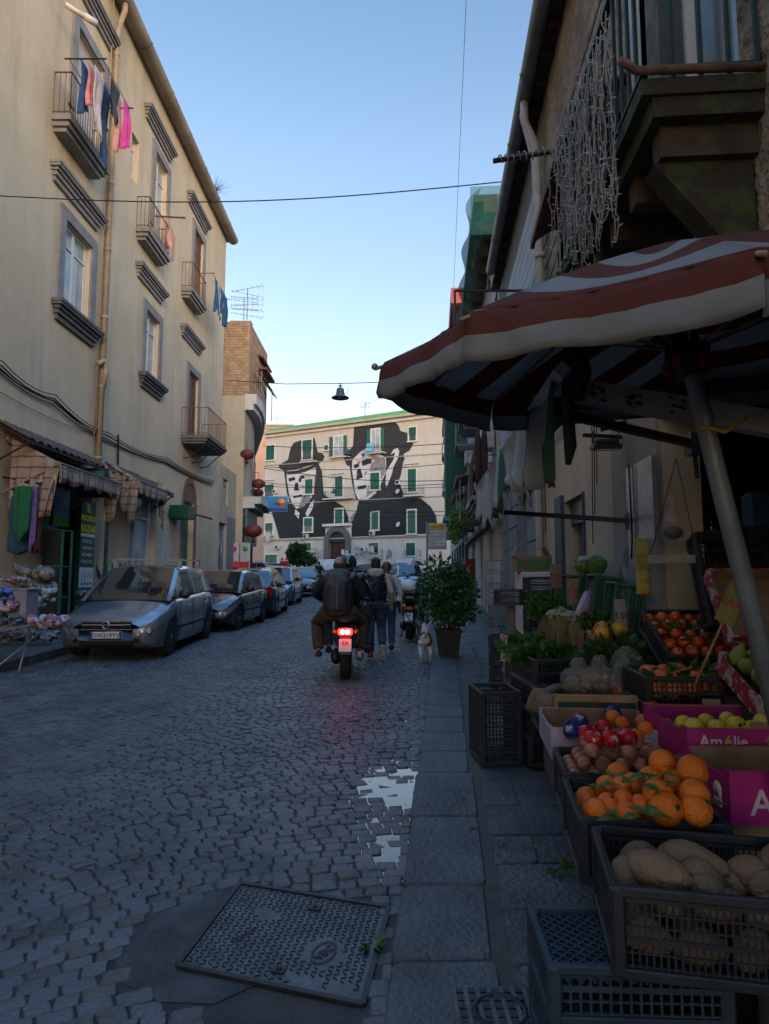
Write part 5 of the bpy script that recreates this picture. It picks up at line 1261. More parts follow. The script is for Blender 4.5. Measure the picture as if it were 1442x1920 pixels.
c2=car('hatchback_car','dark charcoal hatchback parked second in the left row with clear round headlights','car',3.95,1.68,1.46,hat_top,(.24,.45,.82,.975),dkgrey,plate='CX804KM',wr=.305,pillars=(0,.46,.8))
moved(c2,(-4.30,17.05,gz(17)),-.05,rx=.015);c2['group']=GC
c3=car('hatchback_car','dark graphite hatchback showing its red tail light third in the left row','car',3.85,1.66,1.5,hat_top,(.24,.43,.86,.98),dk2,plate='DB512RF',wr=.3,pillars=(0,.46,.8))
moved(c3,(-4.2,21.35,gz(21.4)),math.pi+.02,rx=-.015);c3['group']=GC
c4=car('compact_car','silver upright compact car fourth in the left row facing the camera','car',3.6,1.6,1.54,box_top,(.2,.36,.9,.985),silver,plate='CE193TL',wr=.29,pillars=(0,.42,.72))
moved(c4,(-4.45,27.2,gz(27.2)),-.02,rx=.02);c4['group']=GC
for(x,y,a,lb,src)in((-4.3,33.5,.03,'dark hatchback behind the silver compact car, only its roof and mirror showing',c2),(-6.5,38,.5,'charcoal hatchback half hidden at the corner shop',c3),(1.3,36,.1,'pale compact car parked on the right beyond the scooters',c4),(-1.0,62,1.3,'dark hatchback across the square beside the white van',c2),(-9.5,60,1.4,'dark car parked under the blue sign across the square',c3),(2.1,66,1.5,'dark car parked across the square in front of the right-hand shutters',c3),(-12,64,1.2,'grey-blue car far left in the square',c1)):
 dup(src,(x,y,gz(y)),a,lb,GC,rx=.0)
van_top=[(0,.8),(.04,.95),(.15,1.1),(.22,1.15),(.5,1.15),(.97,1.15),(1,1.1)]
v1=car('delivery_van','small white delivery van standing in front of the portal of the painted building','van',4.2,1.75,1.85,van_top,(.16,.32,.97,.995),whitev,plate='CB655DL',wr=.31,cargo=True,pillars=(0,.3))
moved(v1,(-6.3,80,gz(80)),1.45);v1['group']='white vans in the square'
dup(v1,(3.2,76,gz(76)),1.75,'white van on the right of the square behind the scooters','white vans in the square')
# ---------------------------------------------------------------- scooters
def scooter(name,label,body,lit=False,case=None,plate=None,stand=True,white=False):
 root=thing(name,label,'scooter')
 def wheel(y,r,w):
  m=MB();m.lathe([(r*.62,-w),(r*.9,-w),(r,-w*.5),(r,w*.5),(r*.9,w),(r*.62,w)],(0,y,r),24,(1,0,0));wo=m.build('wheel',rub,root)
  m=MB();m.lathe([(0,-.03),(r*.2,-.03),(r*.64,-w*.7),(r*.64,w*.7),(r*.2,.03),(0,.03)],(0,y,r),18,(1,0,0));m.build('rim',rimm,wo)
 wheel(-.66,.27,.075);wheel(.66,.26,.055)
 m=MB()
 st=[(-.98,.10,.66,.74),(-.9,.15,.55,.80),(-.7,.19,.42,.80),(-.4,.2,.34,.78),(-.1,.18,.32,.66),(.08,.16,.3,.42),(.3,.16,.28,.36),(.42,.17,.30,.42)]
 rings=[]
 for y,w,z0,z1 in st:
  zm=(z0+z1)/2;rings.append([(math.sin(a)*w*(1 if True else 1),y,zm-math.cos(a)*(z1-z0)/2)for a in[2*math.pi*k/14 for k in range(14)]])
 vs=[p for r_ in rings for p in r_];n=14;m.add(vs,[(i*n+j,i*n+(j+1)%n,(i+1)*n+(j+1)%n,(i+1)*n+j)for i in range(len(st)-1)for j in range(n)]+[tuple(range(n)),tuple(range((len(st)-1)*n,len(st)*n))],True)
 # leg shield and front fairing
 m.grid(lambda u,v:((u-.5)*(.5-.12*v)*(1-.2*(1-v)),.42+.12*v-.18*abs(u-.5)*2+0,.34+.62*v),8,8)
 m.ell((0,.58,.82),(.19,.14,.2),14,10,(.2,0,0));m.ell((0,.66,.5),(.09,.26,.06),12,8)
 m.build('body',body,root)
 m=MB();m.ell((0,-.62,.5),(.1,.34,.05),12,8,(-.25,0,0));m.box((0,-.98,.5),(.16,.02,.26),(-.35,0,0),bev=.005);m.build('mudguard',blackpl,root)
 m=MB();m.tube([(0,.66,.27),(0,.6,.55),(0,.42,.95),(0,.4,1.02)],.035,n=8)
 m.tube([(-.34,.3,1.05),(-.2,.4,1.06),(0,.42,1.03),(.2,.4,1.06),(.34,.3,1.05)],.018,n=8);m.tube([(-.36,.28,1.05),(-.26,.36,1.055)],.026,n=8);m.tube([(.36,.28,1.05),(.26,.36,1.055)],.026,n=8)
 m.build('handlebar',black,root)
 for sx in(-1,1):
  m=MB();m.tube([(sx*.22,.4,1.06),(sx*.28,.38,1.2),(sx*.33,.36,1.25)],.008,n=5);m.ell((sx*.37,.35,1.27),(.06,.02,.04),10,7);m.build('mirror',black,root)
 m=MB();st2=[(-.92,.1,.80,.86),(-.7,.16,.79,.88),(-.4,.17,.77,.86),(-.1,.14,.72,.8),(.02,.08,.7,.73)]
 rings=[]
 for y,w,z0,z1 in st2:rings.append([(math.sin(a)*w,y,(z0+z1)/2-math.cos(a)*(z1-z0)/2)for a in[2*math.pi*k/12 for k in range(12)]])
 vs=[p for r_ in rings for p in r_];n=12;m.add(vs,[(i*n+j,i*n+(j+1)%n,(i+1)*n+(j+1)%n,(i+1)*n+j)for i in range(4)for j in range(n)]+[tuple(range(n)),tuple(range(4*n,5*n))],True);m.build('seat',mat('seat_vinyl',(.012,.012,.013),.5),root)
 m=MB();m.box((0,-.99,.68),(.2,.06,.09),bev=.02);t_=m.build('tail_light',redl if not lit else mat('lit_tail_lens',(1,.02,.015),.3,bump=0,var=0,emit=3),root)
 if lit:
  m=MB()
  for sx in(-1,1):m.ell((sx*.035,-1.025,.68),(.028,.012,.028),10,8)
  m.build('lit_bulb',mat('lit_bulb_core',(1,.25,.2),.3,bump=0,var=0,emit=12),t_)
  lt=bpy.data.lights.new('tail_lamp','POINT');lt.energy=.6;lt.color=(1,.02,.015);lt.shadow_soft_size=.04;lo=bpy.data.objects.new('tail_lamp',lt);COL.objects.link(lo);lo.location=(0,-1.09,.68);lo.parent=root
 for sx in(-1,1):
  m=MB();m.ell((sx*.15,-.96,.68),(.035,.05,.03),8,6);m.build('indicator',mat('amber_lens',(.4,.12,.01),.3,bump=0),root)
 m=MB();m.box((0,-1.0,.5),(.17,.012,.17),(-.3,0,0),bev=.003);po=m.build('number_plate',platew,root)
 if plate:
  for k,tx in enumerate(plate):textmesh(tx,.075,blktxt,po,(0,-1.012+.012*k*0-(.0 if k else.012)+(.012 if k else 0),.535-.075*k),(1,0,0),(0,-.3,.95),name='plate_lettering',bold=.001)
 m=MB();m.tube([(.17,-.2,.26),(.19,-.5,.28),(.2,-.92,.36)],[.03,.06,.06],n=10);m.build('exhaust',metalg,root)
 m=MB();m.ell((-.14,-.55,.3),(.08,.28,.11),12,8);m.box((-.16,-.3,.27),(.1,.3,.16),bev=.03);m.build('engine',irond,root)
 if stand:
  m=MB();m.tube([(-.14,-.15,.22),(-.24,-.22,.02)],.015,n=6);m.tube([(.14,-.15,.22),(.2,-.22,.02)],.015,n=6);m.build('stand',black,root)
 if case:
  m=MB();m.box((0,-.92,1.02),(.42,.38,.18),bev=.06);m.build('top_case_base',blackpl,root)
  m=MB();m.ell((0,-.92,1.12),(.235,.22,.16),18,10);m.build('top_case_lid',case,root)
  m=MB();m.box((0,-.85,.9),(.2,.3,.03));m.build('luggage_rack',metalg,root)
 m=MB();m.ell((0,.7,.86),(.08,.03,.06),10,8);m.build('headlight',lampg,root)
 return root
sc_black=paint_mat('black_scooter_paint',(.014,.015,.018));sc_red=paint_mat('dark_red_scooter_paint',(.07,.012,.012));sc_wh=mat('white_case_plastic',(.5,.52,.54),.35,var=.05,bump=0)
s1_=scooter('motor_scooter','black scooter ridden by two people with its red tail light lit',sc_black,lit=True,plate=('EX','24791'),stand=False)
moved(s1_,(-.56,9.75,gz(9.7)),.03,rx=.015)
s2_=scooter('motor_scooter','black scooter with a white-lidded top case parked beside the potted shrub',sc_black,case=sc_wh,plate=('DX','67042'))
moved(s2_,(.60,14.4,gz(14.4)),-.1);s2_['group']='parked scooters'
G3='parked scooters'
s3_=scooter('motor_scooter','black scooter without a top case parked ahead of the walking couple',sc_black,plate=('CR','30518'))
moved(s3_,(.62,22.5,gz(22.5)),-.12);s3_['group']=G3
for x,y,a,lb,src in((1.05,26,-.3,'farther dark scooter on the right near the pale compact car',s3_),(.95,18.6,-.25,'dark scooter half hidden behind the potted shrub',s3_),(-4.1,36,1.9,'dark scooter turned sideways after the left row of cars',s3_),(-3.6,38,1.7,'scooter with a white top case among the left bikes',s2_),(-4.4,42,2.2,'farthest dark scooter of the left bikes',s3_),(-3.2,46,1.4,'white-cased scooter near the standing pedestrian',s2_)):
 dup(src,(x,y,gz(y)),a,lb,G3)
 # ================================================================ people and the dog
skin=mat('skin',(.33,.19,.13),.55,scale=14,var=.12,bump=.08,sub=.1);hair=mat('dark_hair',(.012,.01,.009),.6,scale=40,bump=.5,bscale=120);hairr=mat('auburn_hair',(.09,.028,.015),.55,scale=40,bump=.5,bscale=120)
leather=mat('black_leather',(.018,.021,.026),.38,scale=9,bump=.5,bscale=14);denim=mat('dark_denim',(.02,.03,.05),.9,scale=16,bump=.4,col2=(.045,.065,.1));brownt=mat('brown_trousers',(.07,.04,.022),.9,scale=9,bump=.4);padn=mat('navy_quilting',(.01,.016,.03),.6,scale=9,bump=.4);sweat=mat('pale_sweatshirt',(.36,.34,.32),.95,scale=14,bump=.4,bscale=60);greyh=mat('grey_hood_cloth',(.07,.085,.1),.95,scale=14,bump=.5,bscale=30);sole=mat('shoe_sole',(.45,.44,.43),.7);shoe=mat('dark_shoe',(.015,.015,.018),.7);shoer=mat('red_shoe_canvas',(.3,.03,.05),.8)
def limb(m,pts,rs,n=12):m.tube(pts,rs,n=n)
def hand(m,w,d,s=1,curl=.5,up=(0,0,1)):
 w=Vector(w);d=Vector(d).normalized();u=Vector(up);side=d.cross(u).normalized()*s;u=side.cross(d).normalized()*s
 m.tube([w-d*.03,w+d*.02,w+d*.06,w+d*.095],[.026,.03,.038,.034],n=10,flat=.5)
 for k in range(4):
  b=w+d*.09+side*(.024-.016*k);L=(.07,.08,.075,.058)[k];m.tube([b,b+d*L*.5-u*L*.18*curl,b+d*L*.8-u*L*.55*curl],[.0095,.009,.0075],n=7)
 b=w+d*.03+side*.03;m.tube([b,b+(d*.5+side*.8)*.035,b+(d+side*.35)*.06],[.012,.0105,.009],n=7)
def head(m,c,r=1,look=(0,1,0)):
 c=Vector(c);f=Vector(look).normalized();s=f.cross(Vector((0,0,1))).normalized();Mx=Matrix((s,f,Vector((0,0,1)))).transposed()
 m.ell(c+f*-.005+Vector((0,0,.02)),(.076,.096,.105),18,14,Mx);m.ell(c+f*.03-Vector((0,0,.055)),(.055,.065,.06),14,10,Mx)
 m.ell(c+f*.1-Vector((0,0,.01)),(.014,.022,.022),8,6,Mx)
 m.ell(c+f*.088-Vector((0,0,.052)),(.025,.012,.01),8,6,Mx)
 for q in(-1,1):m.ell(c+s*q*.08-Vector((0,0,.005)),(.012,.022,.032),8,6,Mx);m.ell(c+f*.082+s*q*.03+Vector((0,0,.018)),(.014,.01,.008),8,6,Mx)
 # ---- walking man
pm=MB();ox,oy=0,0
J=dict(pel=(0,0,.93),chest=(0,.02,1.28),neck=(0,.03,1.47),head=(0,.06,1.60),hipL=(-.095,0,.92),hipR=(.095,0,.92),knL=(-.1,.05,.5),anL=(-.09,.03,.1),knR=(.1,.06,.5),anR=(.12,-.26,.24),shL=(-.19,.02,1.41),shR=(.19,.02,1.41),elL=(-.25,.02,1.14),elR=(.26,0,1.14),wrL=(-.24,.16,.93),wrR=(.27,.12,.95))
V={k:Vector(v)for k,v in J.items()}
def bodyof(m,V,hz=.105):
 limb(m,[V['pel']-Vector((0,0,.06)),V['pel'],V['pel'].lerp(V['chest'],.5),V['chest'],V['neck']-Vector((0,0,.06))],[.13,.15,.125,.155,.1]);m.ell(V['chest']+Vector((0,0,.06)),(.18,.105,.1),14,10)
 limb(m,[V['neck']-Vector((0,0,.07)),V['neck'],V['head']-Vector((0,0,.05))],[.07,.055,.052])
 for s in 'LR':
  limb(m,[V['hip'+s],V['hip'+s].lerp(V['kn'+s],.4),V['kn'+s],V['kn'+s].lerp(V['an'+s],.35),V['an'+s]],[.09,.078,.052,.052,.036])
  limb(m,[V['chest']+Vector((0,0,.08)),V['sh'+s],V['sh'+s].lerp(V['el'+s],.5),V['el'+s],V['el'+s].lerp(V['wr'+s],.4),V['wr'+s]],[.06,.056,.045,.037,.037,.024])
def foot(m,a,d,r=.04,pitch=0):
 a=Vector(a);d=Vector(d).normalized();dn=Vector((0,0,-1));f=d
 m.tube([a-f*.055+dn*.045,a+dn*.05,a+f*.07+dn*.06,a+f*.15+dn*.065,a+f*.185+dn*.068],[.035,.043,.04,.036,.018],n=12,flat=.75)
bodyof(pm,V);head(pm,V['head'],look=(.1,1,-.05))
hand(pm,V['wrL'],(.1,.35,-.9));hand(pm,V['wrR'],(0,.5,-.8),-1);foot(pm,V['anL'],(0,1,0));foot(pm,V['anR'],(0,.35,-.95))
wm_=pm.build('person',skin);tag(wm_,'walking man in a dark padded gilet over a pale hooded sweatshirt','person');finish_skin(wm_,.0095,2);ORG[wm_.name]=Vector((0,0,0))
c=MB()
for i in range(9):
 q=i/8;z=.92+.5*q;w=.19+.035*math.sin(q*2.6)+(.0 if q<.8 else-.02);c.ell((0,.015,z),(w,.145,.042),20,8)
c.tube([(0,.015,.9),(0,.015,1.1),(0,.015,1.3),(0,.015,1.44)],[.165,.17,.18,.15],n=18,flat=.78);finish_skin(c.build('gilet',padn,wm_),.012,1)
c=MB()
for s in 'LR':limb(c,[V['sh'+s]+Vector((0,0,.02)),V['sh'+s].lerp(V['el'+s],.5),V['el'+s],V['el'+s].lerp(V['wr'+s],.5),V['wr'+s]],[.075,.064,.058,.052,.038])
finish_skin(c.build('sleeves',sweat,wm_),.012,1)
c=MB();c.tube([(math.cos(a)*.105,.015+math.sin(a)*.095-.035,1.475-.02*math.sin(a))for a in[2*math.pi*k/16 for k in range(17)]],.05,n=10);c.ell((0,-.1,1.455),(.125,.06,.075),16,10);finish_skin(c.build('hood',sweat,wm_),.012,2)
c=MB();c.ell((0,.04,1.645),(.085,.1,.09),18,12);c.ell((0,0,1.59),(.077,.06,.08),14,10);finish_skin(c.build('hair',hair,wm_),.01,1)
def trousers(parent,V,mt,fat=1.0,waist=.17):
 c=MB();limb(c,[V['pel']+Vector((0,0,.05)),V['pel'],V['pel']-Vector((0,0,.08))],[waist*.92,waist,waist*.8])
 for s in 'LR':limb(c,[V['hip'+s],V['hip'+s].lerp(V['kn'+s],.4),V['kn'+s],V['kn'+s].lerp(V['an'+s],.5),V['an'+s]+(V['kn'+s]-V['an'+s]).normalized()*.03],[.112*fat,.098*fat,.075*fat,.07*fat,.062*fat])
 return finish_skin(c.build('trousers',mt,parent),.012,2)
trousers(wm_,V,denim,1.05)
for s,d in(('L',(0,1,0)),('R',(0,.35,-.95))):
 a=V['an'+s];d=Vector(d).normalized();up=Vector((0,0,1))if s=='L' else Vector((0,.95,.35))
 c=MB();f=d;dn=-up
 c.tube([a-f*.065+dn*.045,a+dn*.045,a+f*.07+dn*.058,a+f*.15+dn*.066,a+f*.195+dn*.07],[.042,.052,.048,.044,.025],n=14,flat=.85);c.tube([a+up*.02,a+dn*.03],[.048,.05],n=12);so=c.build('shoe',shoer if s=='L' else shoe,wm_)
 c=MB();Mx=Matrix((f.cross(up).normalized(),f,up)).transposed();c.box(a+f*.065+dn*.093,(.088,.28,.026),Mx,bev=.012);c.build('sole',sole,so)
moved(wm_,(-.15,11.0,gz(11)),.0,sc=.99)
# ---- woman beside him, arm out holding the lead
pm=MB();J=dict(pel=(0,0,.9),chest=(0,.02,1.22),neck=(0,.03,1.4),head=(0,.05,1.52),hipL=(-.09,0,.9),hipR=(.09,0,.9),knL=(-.09,.14,.5),anL=(-.09,.12,.1),knR=(.09,-.02,.48),anR=(.09,-.22,.14),shL=(-.16,.02,1.35),shR=(.16,.02,1.35),elL=(-.2,.05,1.1),elR=(.25,-.04,1.12),wrL=(-.15,.2,1.0),wrR=(.27,-.12,.9));V={k:Vector(v)for k,v in J.items()}
bodyof(pm,V);head(pm,V['head'],look=(-.4,1,0));hand(pm,V['wrL'],(.1,.8,-.4));hand(pm,V['wrR'],(.1,-.2,-.9),-1,.9);foot(pm,V['anL'],(0,1,0));foot(pm,V['anR'],(0,1,-.3))
w2=pm.build('person',skin);tag(w2,'auburn-haired woman in a pale jacket holding the dog lead beside the man','person');finish_skin(w2,.0095,2);ORG[w2.name]=Vector((0,0,0))
c=MB();c.tube([(0,.01,.86),(0,.015,1.05),(0,.015,1.25),(0,.015,1.4)],[.165,.15,.165,.1],n=18,flat=.8)
for s in 'LR':limb(c,[V['chest']+Vector((0,0,.09)),V['sh'+s],V['sh'+s].lerp(V['el'+s],.5),V['el'+s],V['wr'+s]],[.08,.075,.062,.055,.04])
finish_skin(c.build('jacket',sweat,w2),.012,2);trousers(w2,V,denim,.95,.155)
c=MB();c.ell((0,.03,1.56),(.095,.11,.1),18,12);c.tube([(0,-.02,1.55),(0,-.07,1.42),(0,-.07,1.28)],[.085,.1,.05],n=12,flat=.6);finish_skin(c.build('hair',hairr,w2),.01,1)
for s in 'LR':c=MB();a=V['an'+s];c.tube([a+Vector((0,-.06,-.045)),a+Vector((0,0,-.05)),a+Vector((0,.08,-.06)),a+Vector((0,.19,-.07))],[.042,.05,.045,.026],n=12,flat=.8);c.build('shoe',shoe,w2)
c=MB();c.box((.3,-.06,.98),(.07,.2,.17),(.2,0,.3),bev=.03);tag(c.build('handbag',leather,w2),'black bag')
moved(w2,(.04,12.1,gz(11.8)),0)
# ---- two riders
def rider(label,base,ht,jacket,trs,helmet,hood,armspread,hairc=None,fat=1.0,strap=False):
 V={k:Vector(v)for k,v in dict(pel=(0,0,.93),chest=(0,.05,1.24),neck=(0,.1,1.43),head=(0,.13,1.555),hipL=(-.11,0,.9),hipR=(.11,0,.9),knL=(-.33,.34,.72),knR=(.33,.34,.72),anL=(-.29,.18,.33),anR=(.29,.18,.33),shL=(-.21,.06,1.37),shR=(.21,.06,1.37),elL=(-.35,.16,1.14),elR=(.35,.16,1.14),wrL=armspread[0],wrR=armspread[1]).items()}
 pm=MB();bodyof(pm,V);head(pm,V['head'],look=(-.1,1,-.1));hand(pm,V['wrL'],(0.05,1,0),1,1);hand(pm,V['wrR'],(-.05,1,0),-1,1);foot(pm,V['anL'],(0,1,0));foot(pm,V['anR'],(0,1,0))
 o=pm.build('person',skin);tag(o,label,'person');finish_skin(o,.0095,2);ORG[o.name]=Vector((0,0,0))
 c=MB();limb(c,[(0,-.01,.9),(0,0,1.02),(0,.03,1.2),(0,.06,1.36),(0,.08,1.42)],[.2*fat,.2*fat,.205*fat,.17*fat,.1]);c.ell((0,.05,1.33),(.235*fat,.15,.11),16,10)
 for i in range(0):c.tube([(math.cos(a)*.2*fat,.01+i*.008+math.sin(a)*.2*fat*.98,.93+i*.09)for a in[2*math.pi*k/20 for k in range(21)]],.016,n=6)
 for s in 'LR':limb(c,[V['chest']+Vector((0,0,.1)),V['sh'+s],V['sh'+s].lerp(V['el'+s],.5),V['el'+s],V['el'+s].lerp(V['wr'+s],.5),V['wr'+s]],[.09,.085,.075,.068,.056,.042])
 finish_skin(c.build('jacket',jacket,o),.012,2);trousers(o,V,trs,1.15*fat,.2*fat)
 for s in 'LR':c=MB();a=V['an'+s];c.tube([a+Vector((0,-.07,-.045)),a+Vector((0,0,-.045)),a+Vector((0,.08,-.06)),a+Vector((0,.2,-.07))],[.044,.053,.047,.026],n=12,flat=.85);c.build('shoe',shoe,o)
 if helmet:
  c=MB();c.ell(V['head']+Vector((0,0,.035)),(.13,.15,.14),22,16);h_=c.build('helmet',mat('helmet_gloss',(.012,.02,.024),.12,bump=0,coat=.8),o)
  c=MB();c.tube([V['head']+Vector((math.cos(a)*.13,math.sin(a)*.148,-.03+.02*math.sin(a)))for a in[2*math.pi*k/20 for k in range(21)]],.012,n=6);c.build('helmet_rim',greyh,h_)
 else:
  c=MB();c.ell(V['head']+Vector((0,-.01,.0)),(.084,.1,.075),16,12);finish_skin(c.build('hair',mat('cropped_hair',(.05,.035,.028),.8,scale=60,bump=.4),o),.01,1)
 if hood:
  c=MB();c.tube([(math.cos(a)*.13,.05+math.sin(a)*.12,1.425-.03*math.sin(a))for a in[2*math.pi*k/16 for k in range(17)]],.055,n=10);c.ell((-.02,-.08,1.37),(.17,.075,.11),16,10,(0,.25,0));c.ell((-.04,-.1,1.30),(.11,.06,.1),16,10);finish_skin(c.build('hood',hood,o),.012,2)
 if strap:
  c=MB();c.tube([(-.13,-.14,1.36),(0,-.205,1.2),(.12,-.2,1.05),(.2,-.14,.92)],.016,n=6);c.build('bag_strap',leather,o)
  c=MB();c.tube([(.2,.06,1.42),(.3,.0,1.3),(.38,.1,1.14)],.02,n=6,flat=.5);c.build('patterned_tape',mat('white_tape',(.4,.42,.44),.7,scale=60,lo=.45,hi=.5,col2=(.03,.03,.03)),o)
 moved(o,base);return o
yb_=9.75
rider('bald scooter passenger in a black leather jacket and brown trousers',(-.66,yb_-.55,gz(9.3)+.02),1.6,leather,brownt,False,greyh,((-.2,.42,1.02),(.2,.42,1.02)),fat=1.12,strap=False)
rider('scooter driver in a glossy dark helmet ahead of the passenger',(-.55,yb_-.12,gz(9.7)+.02),1.6,leather,denim,True,None,((-.3,.45,1.02),(.38,.45,1.02)),fat=.96,strap=True)
# distant pedestrian standing by the bikes
V={k:Vector(v)for k,v in dict(pel=(0,0,.93),chest=(0,.0,1.28),neck=(0,.03,1.47),head=(.03,.1,1.58),hipL=(-.095,0,.92),hipR=(.095,0,.92),knL=(-.12,.02,.5),anL=(-.14,-.04,.1),knR=(.12,.06,.5),anR=(.14,.06,.1),shL=(-.19,.02,1.41),shR=(.19,.02,1.41),elL=(-.25,.02,1.16),elR=(.25,0.05,1.16),wrL=(-.15,.16,1.02),wrR=(.15,.2,1.02)).items()}
pm=MB();bodyof(pm,V);head(pm,V['head'],look=(1,.3,-.2));hand(pm,V['wrL'],(.5,.8,.1));hand(pm,V['wrR'],(-.5,.8,0),-1);foot(pm,V['anL'],(.6,1,0));foot(pm,V['anR'],(.6,1,0))
p3_=pm.build('person',skin);tag(p3_,'distant pedestrian in dark clothes standing beside the left scooters','person');finish_skin(p3_,.012,2);ORG[p3_.name]=Vector((0,0,0))
c=MB();c.tube([(0,0,.82),(0,.01,1.05),(0,.015,1.3),(0,.02,1.45)],[.19,.18,.19,.11],n=16,flat=.8)
for s in 'LR':limb(c,[V['chest']+Vector((0,0,.1)),V['sh'+s],V['el'+s],V['wr'+s]],[.085,.08,.062,.042])
finish_skin(c.build('coat',padn,p3_),.015,2);trousers(p3_,V,denim,1.0);c=MB();c.ell((.03,.07,1.63),(.09,.1,.09),14,10);c.build('hair',hair,p3_)
for s in 'LR':c=MB();a=V['an'+s];c.tube([a+Vector((-.03,-.05,-.045)),a+Vector((.02,.05,-.055)),a+Vector((.08,.16,-.07))],[.044,.048,.026],n=10,flat=.8);c.build('shoe',shoe,p3_)
moved(p3_,(-4.45,43.5,gz(43.5)),.4)
# ---- the dog on its lead
fur=mat('white_fur',(.46,.44,.41),.95,scale=7,bump=.4,bscale=90,lo=.52,hi=.56,col2=(.46,.44,.41));furb=mat('brown_fur',(.16,.07,.03),.95,scale=9,bump=.4,bscale=90)
dm=MB()
dm.tube([(0,-.26,.36),(0,-.16,.37),(0,0,.35),(0,.14,.345),(0,.26,.37)],[.06,.085,.08,.1,.07],n=14)
dm.tube([(0,.22,.38),(0,.32,.45),(0,.38,.5)],[.07,.052,.045],n=10);dm.ell((0,.42,.51),(.055,.07,.055),12,10);dm.tube([(0,.46,.495),(0,.54,.475)],[.035,.022],n=10)
for sx in(-1,1):
 y0=-.2+(.04 if sx>0 else-.03)
 dm.tube([(sx*.05,y0,.34),(sx*.07,y0+.03,.25),(sx*.07,y0-.06,.15),(sx*.07,y0-.02,.04),(sx*.07,y0+.03,.018)],[.06,.048,.024,.018,.02],n=10)
 y1=.16+(.05 if sx<0 else-.02);dm.tube([(sx*.05,y1,.32),(sx*.06,y1,.2),(sx*.06,y1+.01,.12),(sx*.06,y1+.0,.04),(sx*.06,y1+.03,.018)],[.05,.032,.02,.017,.02],n=10)
dm.tube([(0,-.27,.4),(.01,-.34,.48),(.045,-.33,.58),(.10,-.29,.65)],[.022,.018,.015,.008],n=8)
dog=dm.build('dog',fur);tag(dog,'small white and brown dog with raised tail walking by the kerb','dog');finish_skin(dog,.008,2);ORG[dog.name]=Vector((0,0,0))
c=MB();c.tube([(0,-.19,.375),(0,-.08,.378),(0,.05,.365)],[.075,.094,.09],n=16);c.ell((.055,-.19,.35),(.05,.06,.085),12,9);finish_skin(c.build('brown_coat_patch',furb,dog),.008,2)
for sx in(-1,1):c=MB();c.ell((sx*.055,.41,.5),(.014,.03,.045),8,6,(0,.3*sx,0));c.build('ear',furb,dog)
moved(dog,(.66,10.55,gz(10.6)+.0),-.05,sc=1.08)
hx,hy,hz=.04+.27,12.1-.14,gz(11.8)+.82
ld=MB();a=Vector((hx,hy,hz));b=Vector((.68,10.85,gz(10.8)+.45));ld.tube([a.lerp(b,t)-Vector((0,0,.08*math.sin(math.pi*t)))for t in[k/10 for k in range(11)]],.01,n=6)
tag(ld.build('dog_lead',cable),'dark lead running from the woman down to the dog','dog lead')
# ================================================================ helpers for the stall
def pvz(y):return gz(y)+PH
def frame_of(rz):return Matrix.Rotation(rz,4,'Z')
crk=mat('black_crate_plastic',(.011,.014,.019),.5,scale=7,bump=.1,col2=(.024,.029,.037));crb=mat('blue_grey_crate_plastic',(.014,.03,.046),.55,scale=7,bump=.2,col2=(.03,.055,.08));crg=mat('green_crate_plastic',(.01,.07,.045),.5,scale=7,col2=(.02,.11,.07))
def crate(name,label,w,d,h,mt,group=None,topgrid=False,sp=.026,th=.009,cat='crate'):
 root=thing(name,label,cat,(0,0,0),group);m=MB()
 for sx in(-1,1):
  for sy in(-1,1):m.box((sx*(w/2-.015),sy*(d/2-.015),h/2),(.04,.04,h-.004),bev=.008)
 for z,hh in((h-.012,.026),(.014,.028)):
  for sy in(-1,1):m.box((0,sy*(d/2-.006),z),(w-.04,.022,hh),bev=.004)
  for sx in(-1,1):m.box((sx*(w/2-.006),0,z),(.022,d-.04,hh),bev=.004)
 m.build('frame',mt,root)
 for nm,ax,L,off in(('side_wall',0,w,d/2),('side_wall',0,w,-d/2),('end_wall',1,d,w/2),('end_wall',1,d,-w/2)):
  m=MB();n=int((L-.06)/sp);o=off-math.copysign(.008,off)
  for i in range(1,n):
   q=-L/2+.03+(L-.06)*i/n;p=(q,o,h/2)if ax==0 else(o,q,h/2);m.box(p,(th*.8,.005,h-.04)if ax==0 else(.005,th*.8,h-.04))
  k=max(3,int(h/.03))
  for i in range(1,k):
   z=h*i/k;hh=th*(1.8 if i%3==0 else.6)
   m.box((0,o,z)if ax==0 else(o,0,z),(L-.05,.007,hh)if ax==0 else(.007,L-.05,hh))
  m.build(nm,mt,root)
 m=MB();zt=.01 if not topgrid else.02
 if topgrid:
  zt=h-.03
  n=14
  for i in range(-n,n+1):
   for s in(-1,1):
    a=i*w/n;pts=[]
    x0,x1=a-d/2,a+d/2
    p0=Vector((a-s*0,-d/2));
    lo,hi=max(-w/2,min(x0,x1)),min(w/2,max(x0,x1))
    if hi-lo<.02:continue
    ya=(lo-a)*s;yb2=(hi-a)*s
    m.bar((lo,ya,zt),(hi,yb2,zt),.006,.03)
 else:
  nx,ny=int(w/.04),int(d/.04)
  for i in range(1,nx):m.box((-w/2+w*i/nx,0,zt),(.008,d-.03,.008))
  for i in range(1,ny):m.box((0,-d/2+d*i/ny,zt+.001),(w-.03,.008,.006))
 m.build('base_grid',mt,root)
 return root
def solidfill(x,y,z,w,d,h,mt,rz):pass
